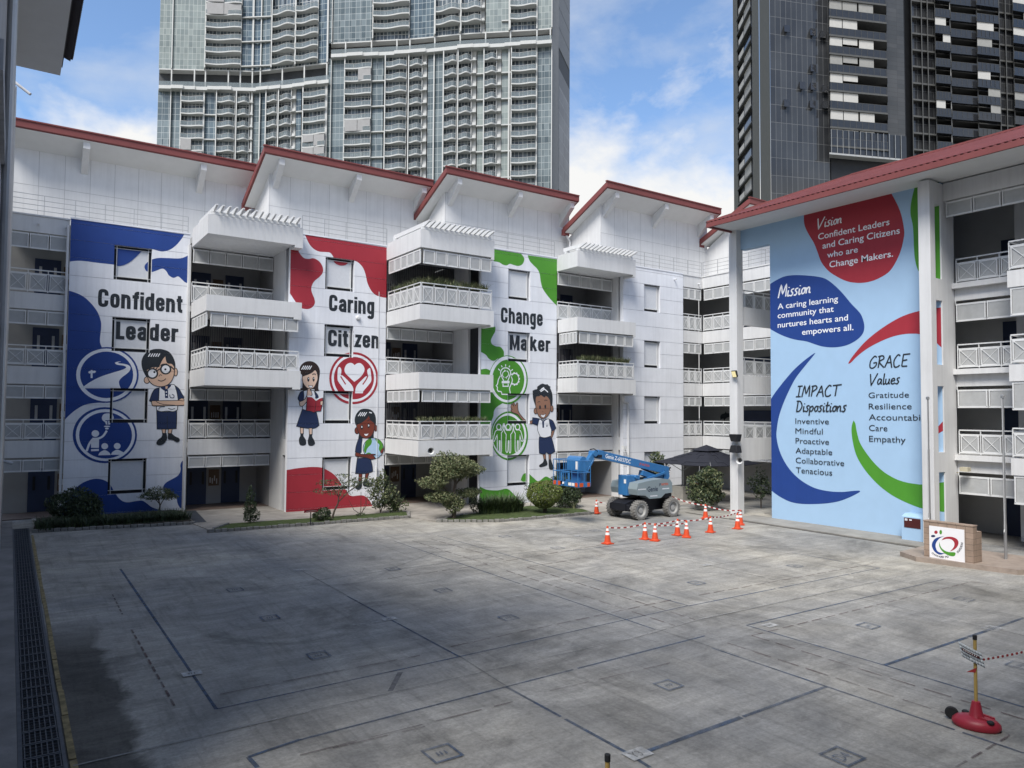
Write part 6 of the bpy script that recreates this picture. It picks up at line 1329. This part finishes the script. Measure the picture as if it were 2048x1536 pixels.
plant('shaded_shrub', 'dim shrub behind the left edge of the light blue mural wall', 'bush', (34.6, 25.9, .05), [((0, 0, 1.2), (.6, .5, .8))], 700, .15, Mx('dark', 'mid'), [([(0, 0, 0), (0, 0, 1.2)], .04, .02)], 41, lump=.4)
# plants in the balcony troughs
def trough(x0, x1, y0, y1, z, n, label, seed, h=.32):
    cs = [(x0+(x1-x0)*i/14, y0+(y1-y0)*i/14, z+.1, .14) for i in range(15)]; o = strap('balcony_plants', label, 'plants', cs, int(n*1.3), h, .045, Mx('olive', 'grass', 'olive'), seed, 'stuff'); return o
trough(17.55, 17.6, 37.3, 34.1, 11.85, 260, 'sparse greenery along the side railing of the top balcony by the red mural', 51, .5); trough(17.7, 21.5, 34.05, 34.05, 11.85, 420, 'sparse greenery along the front railing of the top balcony by the red mural', 52, .58)
trough(17.55, 21.5, 34.05, 34.05, 4.66, 420, 'greenery along the railing of the first floor balcony by the red mural', 53, .36); trough(27.5, 31.3, 33.1, 33.1, 8.22, 520, 'greenery along the railing of the balcony above the boom lift', 54, .48)
# ================================================================ left block at the photo's edge and the block the photo is taken from
lb = thing('left_block', 'grey shaded school block seen edge on along the left border, with a projecting roof eave', 'school building', (-.5, 30, 0))
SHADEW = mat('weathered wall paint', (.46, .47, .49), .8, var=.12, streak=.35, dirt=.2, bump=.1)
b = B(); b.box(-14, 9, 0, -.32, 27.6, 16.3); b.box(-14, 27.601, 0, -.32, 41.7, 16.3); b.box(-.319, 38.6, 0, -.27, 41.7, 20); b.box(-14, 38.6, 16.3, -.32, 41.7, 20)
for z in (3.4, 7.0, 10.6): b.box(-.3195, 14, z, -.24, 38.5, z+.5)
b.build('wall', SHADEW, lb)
b = B()
for y, r in ((19.5, .10), (26.5, .05), (33, .05), (40, .05)): b.tube((-.2, y, 0), (-.2, y, 16.2 if y < 38 else 20), r, n=12)
b.build('downpipe', STEEL, lb)
b = B(); b.tube((-.3, 30.2, 16.6), (.28, 29.9, 16.1), .05, n=10); b.build('spout', SHADEW, lb); b = B(); b.tube((-.3, 36, 3.2), (.15, 36, 3.05), .06); b.build('spout', SHADEW, lb)
b = B(); b.box(-14, 4, 16.24, 1.06, 28.0, 16.36); b.build('soffit', SOFFIT, lb)
b = B(); b.box(.96, 4, 16.361, 1.10, 27.6, 16.62); b.prism([(1.3, 4, 16.5), (1.3, 27.3, 16.5), (-6, 27.3, 19.4), (-6, 4, 19.4)], (0, 0, .14)); b.build('roof', mat('dark roof tiles', (.06, .055, .06), .7), lb)
b = B()
for i in range(150): b.tube((1.1, 4+i*.155, 16.62), (1.36, 4+i*.155, 16.53), .055, n=6)
b.build('roof_tile_ends', mat('dark roof tile ends', (.06, .055, .06), .7), lb)
nb = thing('unseen_shade_block', 'school block that closes the courtyard on the photographer\'s side', 'school building', (14, -6, 0))
b = B(); b.box(-14, -14, 0, 29, -1.2, 18.5); b.box(-14, -1.2, 6.9, 28.5, -.9, 7.3); b.box(-14, -1.2, 10.5, 28.5, -.9, 10.9); b.box(-14, -1.2, 15.2, 28.5, .8, 15.5); b.build('wall', SHADEW, nb)  # out of view; bulk and eave sized to darken the foreground

# ================================================================ apartment tower behind
TW = [(315, 185), (500, 186), (650, 181), (720, 180), (823, 178.5), (917, 176), (1071, 173.8), (1110, 173), (1140, 190)]
def tdepth(px):
    for (a, d0), (c, d1) in zip(TW[:-1], TW[1:]):
        if px <= c: return d0+(d1-d0)*(px-a)/(c-a)
    return TW[-1][1]
def tp(px, off=0, z=0, dep=None):
    px = px-(1251-px)*.0166              # the columns were read off well above the horizon, where verticals lean a little
    d = ray(px, 821.0); d.z = 0; d = d/d.dot(Vector((FWD.x, FWD.y, 0)))
    v = d*((dep or tdepth(px))-off); return Vector((v.x, v.y, z))
def tz(px, y, dep=None): return CAM_H+ray(px, y).z/ (ray(px, 821).dot(Vector((FWD.x, FWD.y, 0)).normalized()))*(dep or tdepth(px))*.9992
apt = thing('apartment_tower', 'tall pale glass and white apartment tower with wavy balconies behind the school', 'tower', tuple(tp(720)))
GL1 = gridmat('teal curtain wall', (.070, .095, .105), (.165, .20, .21), (.30, .33, .335), 1.15, 1.6, .045, rough=.12, spec=.6)
GL2 = gridmat('deep blue curtain wall', (.045, .070, .090), (.115, .155, .180), (.33, .37, .38), 1.05, 1.6, .045, rough=.12, spec=.6)
GL3 = gridmat('pale green curtain wall', (.16, .19, .185), (.25, .285, .27), (.33, .36, .345), 1.0, 1.6, .04, rough=.15, spec=.6)
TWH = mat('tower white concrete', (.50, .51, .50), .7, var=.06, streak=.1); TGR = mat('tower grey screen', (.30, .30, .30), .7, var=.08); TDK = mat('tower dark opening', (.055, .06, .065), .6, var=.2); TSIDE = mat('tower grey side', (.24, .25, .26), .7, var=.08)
BALG = mat('balcony glass', (.22, .26, .27), .12, var=.1, spec=.6, alpha=.45)
DOORG = gridmat('balcony doors', (.035, .045, .055), (.13, .165, .19), (.42, .44, .44), .95, 2.6, .07, rough=.15)
PIT = 3.22; zref = tz(365, 217.8)                      # one balcony floor measured in the photo
def zf_(i): return zref+PIT*i
ZL0, ZL1 = tz(500, 168), tz(500, 128); ZR0, ZR1 = tz(823, 90), tz(823, 60)   # the two open sky terraces
TOP = 118
def glass(b, x0, x1, z0, z1, off, m=0, n=1):
    for i in range(n):
        a, c = x0+(x1-x0)*i/n, x0+(x1-x0)*(i+1)/n; p, q = tp(a, off), tp(c, off); L_ = (q-p).length
        b.poly([(p.x, p.y, z0), (q.x, q.y, z0), (q.x, q.y, z1), (p.x, p.y, z1)], m, [(0, z0-zref), (L_, z0-zref), (L_, z1-zref), (0, z1-zref)])
def vbox(b, x0, x1, z0, z1, o0, o1, m=0):
    p, q, r, s = tp(x0, o1), tp(x1, o1), tp(x1, o0), tp(x0, o0); Z = lambda v, z: (v.x, v.y, z)
    b.hexa([Z(p, z0), Z(q, z0), Z(r, z0), Z(s, z0), Z(p, z1), Z(q, z1), Z(r, z1), Z(s, z1)], m)
# body of the tower, set back behind the skin
body = B()
xs_ = [316, 500, 650, 720, 823, 917, 1071, 1108]
for a, c in zip(xs_[:-1], xs_[1:]): vbox(body, a, c, 0, TOP, -14, -2.2)
body.build('tower_core', TDK, apt)
def zone(px): return (ZL0, ZL1) if px < 656 else (ZR0, ZR1)
low_g = [(315, 341, 1), (341, 361, 1), (409, 431, 2), (507, 519, 1), (519, 530, 2), (592, 602, 2), (654, 671, 1), (671, 688, 1), (743, 766, 1), (855, 867, 1), (867, 885, 1), (954, 966, 3), (1003, 1016, 3), (1074, 1103, 1)]
up_g = [(315, 341, 3), (341, 407, 3), (481, 504, 2), (504, 520, 2), (520, 538, 1), (633, 656, 2), (656, 700, 1), (700, 741, 1), (818, 866, 2), (970, 1018, 3), (1074, 1103, 3)]
gm = [None, GL1, GL2, GL3]
for lst, lo in ((low_g, True), (up_g, False)):
    for x0, x1, g in lst:
        zl, zh = zone((x0+x1)/2); b = B(); b.fixn = False
        glass(b, x0, x1, 20 if lo else zh, zl-.2 if lo else TOP, -.3 if lo else 0, 0, 2); b.build('curtain_wall', gm[g], apt)
def wavy(x0, x1, off, amp, ph, n=12, side=.8):
    """front edge of a balcony, with the two side returns"""
    r = [tp(x0, -.45)]
    for i in range(n+1):
        t = i/n; r.append(tp(x0+(x1-x0)*t, off-.35+1.5*amp*math.sin(ph+t*math.pi*2)*(.6+.4*t)))
    return r+[tp(x1, -.45)]
def sheet_glass(b, edge, z0, z1, th=.05):
    for p, q in zip(edge[:-1], edge[1:]): b.hexa([(p.x, p.y, z0), (q.x, q.y, z0), (q.x, q.y+th, z0), (p.x, p.y+th, z0), (p.x, p.y, z1), (q.x, q.y, z1), (q.x, q.y+th, z1), (p.x, p.y+th, z1)])
nb_count = 0; rest = B(); restg = B()
def balcony_proto(x0, x1, off, amp, ph, ac):
    z = zref; e = wavy(x0, x1, off, amp, ph); b = B(); b.prism([(p.x, p.y, z-.30) for p in e], (0, 0, .30))
    if ac:  # ledge with a condenser unit beside the balcony
        vbox(b, x1, ac, z-.12, z+.02, -1.2, off*.55); vbox(b, x1+(ac-x1)*.25, x1+(ac-x1)*.8, z+.021, z+.75, -.6, off*.3)
    o = b.build('balcony', TWH, apt); ORG[o.name] = ORG[apt.name]
    g = B(); sheet_glass(g, e[1:-1], z+.02, z+1.05); gl = g.build('balustrade', BALG, o)
    k = B()
    for i in range(1, len(e)-1, 4): k.tube(e[i]+Vector((0, 0, z-0)), e[i]+Vector((0, 0, z+1.1)), .025, n=5)
    for p, q in zip(e[1:-2], e[2:-1]): k.bar(p+Vector((0, 0, z+1.08)), q+Vector((0, 0, z+1.08)), .06)
    k.build('balustrade_rail', TWH, o)
    return o
cols = [  # x0, x1, outward, wave, phase, ac end, doors back
 (361, 406, 1.5, .18, 2.6, None), (432, 469, 1.7, .45, 3.6, None), (472, 498, 1.7, .45, 4.2, 506), (531, 553, 1.7, .4, 3.6, None), (556, 582, 1.7, .45, 4.2, 591), (605, 650, 1.6, .2, 2.6, None), (688, 741, 1.4, .18, 2.6, None),
 (769, 812, 1.7, .45, 3.6, None), (816, 843, 1.7, .45, 4.2, 853), (886, 912, 1.7, .4, 3.6, None), (915, 942, 1.7, .45, 4.2, 952), (967, 992, 1.7, .4, 3.9, 1002), (1022, 1072, 1.6, .2, 2.6, None)]
cols_up = [(407, 479, 1.9, .3, 2.6, None), (540, 586, 1.9, .5, 3.8, None), (588, 633, 1.9, .4, 3.0, None), (743, 816, 1.9, .3, 2.6, None), (868, 918, 1.9, .5, 3.8, None), (920, 960, 1.9, .4, 3.4, 968), (1019, 1072, 1.6, .25, 2.6, None)]
tot = 0
shut = random.Random(4)
SHUT = []
for group, lo in ((cols, True), (cols_up, False)):
    for ci, (x0, x1, off, amp, ph, ac) in enumerate(group):
        zl, zh = zone((x0+x1)/2)
        d = B(); d.fixn = False; za_, zb_ = (20, zl-.4) if lo else (zh, TOP)
        glass(d, x0, x1, za_, zb_, -.4, 0, 2); d.build('balcony_doors', DOORG, apt)
        d = B(); vbox(d, x0-1.1, x0+1.1, za_, zb_, -2.0, off*.72); d.build('party_wall', TWH, apt)
        d = B(); vbox(d, x1-.6, x1+.8, za_, zb_, -2.0, off*.3); d.build('party_wall', TWH, apt)
        if ac:
            d = B(); d.fixn = False; glass(d, x1, ac, za_, zb_, -.35); d.build('service_wall', TWH, apt)
        proto = balcony_proto(x0, x1, off, amp, ph, ac); used = False
        i0 = math.ceil((za_-zref)/PIT); i1 = math.floor((zb_-.3-zref)/PIT)
        mid = (x0+x1)/2
        vis = lambda z: tz(mid, 400) < z+2 and z < tz(mid, -14)
        for i in range(i0, i1+1):
            z = zref+i*PIT
            if not vis(z): continue
            if not used: c = proto; used = True
            else: c = copy_tree(proto, apt)
            c.location.z = i*PIT; tot += 1
            if (ci in (0, 5, 6, 12) and lo or ci in (0, 3) and not lo) and shut.random() < .24: SHUT.append((x0, x1, z, off))
        if not used: copy_loc = proto; proto.location.z = PIT*i0
for x0, x1, z, off in SHUT:
    for a, c in ((x0+1.2, (x0+x1)/2-.4), ((x0+x1)/2+.4, x1-1)):
        if shut.random() < .25: continue
        b = B(); vbox(b, a, c, z+(.0 if shut.random() < .7 else 1.1), z+PIT-.38, off*.80, off*.86); b.build('drop_screen', TGR, apt)
# terraces: dark band, white floor edge, balustrade and columns
for x0, x1, z0, z1 in ((316, 656, ZL0, ZL1), (660, 1103, ZR0, ZR1)):
    n = 14; w = B(); g = B(); w2 = B()
    for i in range(n):
        a, c = x0+(x1-x0)*i/n, x0+(x1-x0)*(i+1)/n; vbox(w, a, c, z0-.75, z0+.1, -2.2, 1.5+.35*math.sin(i*1.7)); vbox(w2, a, c, z1-.25, z1+.05, -2.2, .05)
        vbox(g, a, c, z0+.12, z0+1.35, 1.1, 1.16)
    w.build('terrace_slab', TWH, apt); w2.build('terrace_soffit', TWH, apt); g.build('terrace_balustrade', BALG, apt)
for x in (341, 387, 409, 455, 479, 503, 519, 563, 607, 652):
    b = B(); vbox(b, x-1.3, x+1.3, ZL0, ZL1, -.6, .3); b.build('terrace_column', TWH, apt)
for x in (689, 741, 792, 818, 868, 919, 970, 1020, 1073, 1100):
    b = B(); vbox(b, x-1.3, x+1.3, ZR0, ZR1, -.6, .3); b.build('terrace_column', TWH, apt)
for x, w_ in ((340.5, 1.0), (519, 1.1), (661, .7), (867, 1.2), (652.5, 1.6), (1017.5, 1.6), (1073, 1.2), (1103, 1.0), (503, 1.6), (407.5, 1.3)):
    zl, zh = zone(x); b = B()
    vbox(b, x-w_, x+w_, 20, zl-.3, -1.5, .5); vbox(b, x-w_, x+w_, zh, TOP, -1.5, .5); b.build('pilaster', TWH, apt)
for i in range(-18, 22):                     # thin white bands that tie every second floor together
    if i % 2: continue
    z = zref+i*PIT
    for x0, x1 in ((409, 432), (590, 606), (741, 770), (952, 968), (1002, 1021), (480, 540)):
        zl, zh = zone((x0+x1)/2)
        if not (20 < z < zl-1 or z > zh) or (x0 == 480 and z < zh): continue
        b = B(); vbox(b, x0, x1, z-.26, z, -.3, .5); b.build('floor_band', TWH, apt)
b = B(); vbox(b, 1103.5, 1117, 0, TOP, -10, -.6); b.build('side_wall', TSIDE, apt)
b = B()
for i in range(-6, 12):
    z = tz(1130, 130)+i*5.2
    if abs(i) < 1: continue
    vbox(b, 1117, 1139, z+.08, z+5.1, -30, -6)
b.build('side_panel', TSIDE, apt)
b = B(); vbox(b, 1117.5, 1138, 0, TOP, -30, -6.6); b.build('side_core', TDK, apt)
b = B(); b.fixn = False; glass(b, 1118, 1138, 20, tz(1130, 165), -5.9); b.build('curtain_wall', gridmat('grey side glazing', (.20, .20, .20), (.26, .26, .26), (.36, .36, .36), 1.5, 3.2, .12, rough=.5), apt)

# ================================================================ dark tower on the right
dk = thing('dark_tower', 'dark glass apartment tower with pale balcony blinds behind the right wing', 'tower', tuple(tp(1700, 0, 0, 124)))
BLK = gridmat('black curtain wall', (.026, .028, .032), (.044, .047, .051), (.11, .115, .12), 1.02, 3.05, .035, rough=.1, spec=.6); DGR = mat('charcoal cladding', (.085, .087, .085), .6, var=.12); DG2 = gridmat('charcoal stone panels', (.040, .043, .045), (.058, .060, .062), (.03, .03, .03), 2.2, .8, .02, rough=.4)
OLV = mat('olive grey cladding', (.105, .108, .098), .7, var=.08); BLN = mat('pale balcony blind', (.46, .455, .43), .7, var=.06); GBL = mat('grey balcony blind', (.27, .27, .255), .7, var=.08); BBG = mat('black balustrade glass', (.024, .026, .030), .08, var=.2, spec=.6); WFR = mat('thin pale rail', (.36, .37, .37), .5)
D1 = [(1467, 150), (1541, 122), (1660, 124.5), (1775, 126.5), (1812, 127.5), (1826, 129), (1990, 132), (2060, 134), (2140, 136)]
def dd(px):
    for (a, d0), (c, d1) in zip(D1[:-1], D1[1:]):
        if px <= c: return d0+(d1-d0)*(px-a)/(c-a)
    return D1[-1][1]
def dp_(px, off=0): return tp(px, off, 0, dd(px))
def dz(px, y): return tz(px, y, dd(px))
def dbox(b, x0, x1, z0, z1, o0, o1, m=0):
    p, q, r, s = dp_(x0, o1), dp_(x1, o1), dp_(x1, o0), dp_(x0, o0); Z = lambda v, z: (v.x, v.y, z)
    b.hexa([Z(p, z0), Z(q, z0), Z(r, z0), Z(s, z0), Z(p, z1), Z(q, z1), Z(r, z1), Z(s, z1)], m)
def dglass(b, x0, x1, z0, z1, off):
    p, q = dp_(x0, off), dp_(x1, off); L_ = (q-p).length; b.poly([(p.x, p.y, z0), (q.x, q.y, z0), (q.x, q.y, z1), (p.x, p.y, z1)], 0, [(0, z0), (L_, z0), (L_, z1), (0, z1)])
DT = 100
b = B(); dbox(b, 1542, 1812, 0, DT, -12, -2.0); dbox(b, 1828, 2130, 0, DT, -12, -2.4); b.build('tower_core', DARK, dk)
b = B(); b.fixn = False; dglass(b, 1541, 1660, 0, DT, 0); b.build('curtain_wall', BLK, dk)
b = B(); b.fixn = False; dglass(b, 1775, 1810, 0, DT, -.2); b.build('stone_cladding', DG2, dk)
b = B(); dbox(b, 1809, 1829, 0, DT, -9, -2.5); b.build('joint_recess', DARK, dk)
# left flank, seen at a slant: olive strips and a stack of balconies
b = B(); dbox(b, 1505, 1519, 0, DT, -1, 0); dbox(b, 1520, 1540.6, 0, DT, -1, .1); dbox(b, 1467, 1476, 0, DT, -4, -.3); b.build('flank_strip', OLV, dk)
b = B(); dbox(b, 1476, 1505, 0, DT, -4, -2); b.build('flank_recess', DARK, dk)
PD = (dz(1700, 60)-dz(1700, 97.5)); zd = dz(1662, 177)
rr = random.Random(8)
for i in range(-8, 9):
    z = zd+i*PD; e = B(); dbox(e, 1474, 1503, z-.3, z, -2, .4); dbox(e, 1478, 1488, z, z+1.1, -.5, .6, 1); dbox(e, 1489, 1502, z+.05, z+PD-.35, -1.9, -1.6, 1 if rr.random() < .5 else 2); fb = e.build('flank_balcony', [DGR, BLN, BBG], dk)
# lit stack of corner balconies on the front
b = B(); dbox(b, 1661, 1775, 0, dz(1662, 306), -1.9, .2); b.build('podium_recess', DARK, dk)
for i in range(-3, 9):
    z = zd+i*PD
    if z > DT-4: continue
    c = B(); dbox(c, 1660, 1776, z-.28, z+.02, -1.9, 2.1); bal = c.build('balcony', DGR, dk)
    g = B(); dbox(g, 1660.4, 1775, z+.021, z+1.25, 2.0, 2.08); dbox(g, 1660.4, 1661.2, z+.021, z+1.25, -.2, 1.99); g.build('balustrade', BBG, bal)
    k = B()
    for t in range(10): x = 1663+t*12.3; dbox(k, x, x+.5, z+.02, z+1.25, 2.081, 2.12)
    dbox(k, 1660, 1776, z+1.251, z+1.30, 1.97, 2.1); k.build('balustrade_rail', DGR, bal)
    m = BLN if rr.random() < .75 else GBL
    for a, cc_, pr in ((1661.5, 1686, .95), (1687.5, 1716.5, .95), (1720, 1749, .55)):
        if rr.random() < pr:
            q = B(); dr_ = rr.choice([0, 0, 0, .5]); dbox(q, a, cc_, z+1.31+dr_, z+PD-.30, 1.75, 1.85); q.build('roller_blind', m, bal)
    q = B(); dbox(q, 1660.5, 1661.3, z+1.31, z+PD-.30, -.2, 1.7); q.build('roller_blind', m, bal)
    q = B(); dbox(q, 1655.5, 1660, z-.25, z+PD-.31, -1, -.05); q.build('wall_edge', DGR, bal)
c = B(); zt_ = zd-3*PD; dbox(c, 1660, 1812, dz(1662, 306), dz(1662, 258), 1.2, 2.05); c.build('podium_glass', BBG, dk)
c = B()
for t in range(13): x = 1662+t*11.6; dbox(c, x, x+.7, dz(1662, 306), dz(1662, 258), 2.051, 2.12)
dbox(c, 1658, 1813, dz(1662, 306)-.3, dz(1662, 306)-.001, .4, 2.2); c.build('podium_fins', WFR, dk)
# opened windows on the black glass
for x, y in ((1570, 50), (1622, 57), (1642, 62), (1622, 132), (1600, 168), (1622, 170), (1645, 175), (1568, 205), (1620, 207), (1645, 208)):
    z = dz(x, y); p, q = dp_(x, .05), dp_(x+11, .05); r_, s_ = dp_(x+11, .65), dp_(x, .65); w = B(); w.poly([(p.x, p.y, z+1.5), (q.x, q.y, z+1.5), (r_.x, r_.y, z), (s_.x, s_.y, z)]); o = w.build('open_window', BBG, dk); md = o.modifiers.new('thick', 'SOLIDIFY'); md.thickness = .06
# second dark wing with a grid of cells
z2 = dz(1830, 116); P2 = dz(1830, 116)-dz(1830, 150.5)
edges = [1826, 1846, 1858, 1873, 1904, 1957, 2002, 2015, 2030, 2070, 2110]
for i in range(-4, 7):
    z = z2-i*P2
    if z > DT-2: continue
    c = B(); dbox(c, 1826, 2120, z-.3, z, -2.3, 0); c.build('floor_edge', DGR, dk)
    for (a, cc_, kind) in ((1826, 1846, 'w'), (1846, 1858, 'w'), (1858, 1873, 'w'), (1873, 1904, 'b'), (1904, 1957, 'b'), (1957, 2002, 'b'), (2002, 2015, 'w'), (2015, 2030, 'w'), (2030, 2075, 'b')):
        if kind == 'b':
            g = B(); off = 1.3 if a != 1904 else .6; dbox(g, a, cc_, z-.32, z-.02, .001, off); dbox(g, a+.3, cc_-.3, z-.019, z+1.15, off-.08, off); o = g.build('balcony', BBG, dk)
            k = B(); dbox(k, a, cc_, z+1.151, z+1.2, off-.1, off+.02)
            for t in range(6): x = a+1+(cc_-a-2)*t/5; dbox(k, x, x+.4, z, z+1.15, off+.001, off+.04)
            k.build('balustrade_rail', DGR, o)
            if rr.random() < (.34 if a != 1904 else .08):
                q = B(); w_ = rr.uniform(.4, .75)*(cc_-a); s0 = a+rr.choice([.5, (cc_-a)-w_-.5]); dbox(q, s0, s0+w_, z+1.22, z+P2-.32, off-.3, off-.2); q.build('roller_blind', rr.choice([BLN, GBL, GBL]), o)
            if a == 1873:
                q = B(); dbox(q, cc_-1.6, cc_-.3, z+.01, z+P2-.31, -2.2, .9); q.build('white_fin', GBL if i % 2 else DGR, o)
        else:
            g = B(); g.fixn = False; dglass(g, a, cc_, z, z+P2-.3, -.9); g.build('window', BLK, dk)
for x in edges:
    b = B(); dbox(b, x-.9, x+.9, 0, DT, -2.2, .12); b.build('mullion', DGR, dk)
# distant ground cover so the city does not stand on bare concrete beyond the school
b = B(); b.box(-60, 52, -.1, 230, 240, .02); tag(b.build('far_ground', mat('far ground', (.12, .13, .10), .9, var=.3, vscale=.05)), None, None, kind='structure')
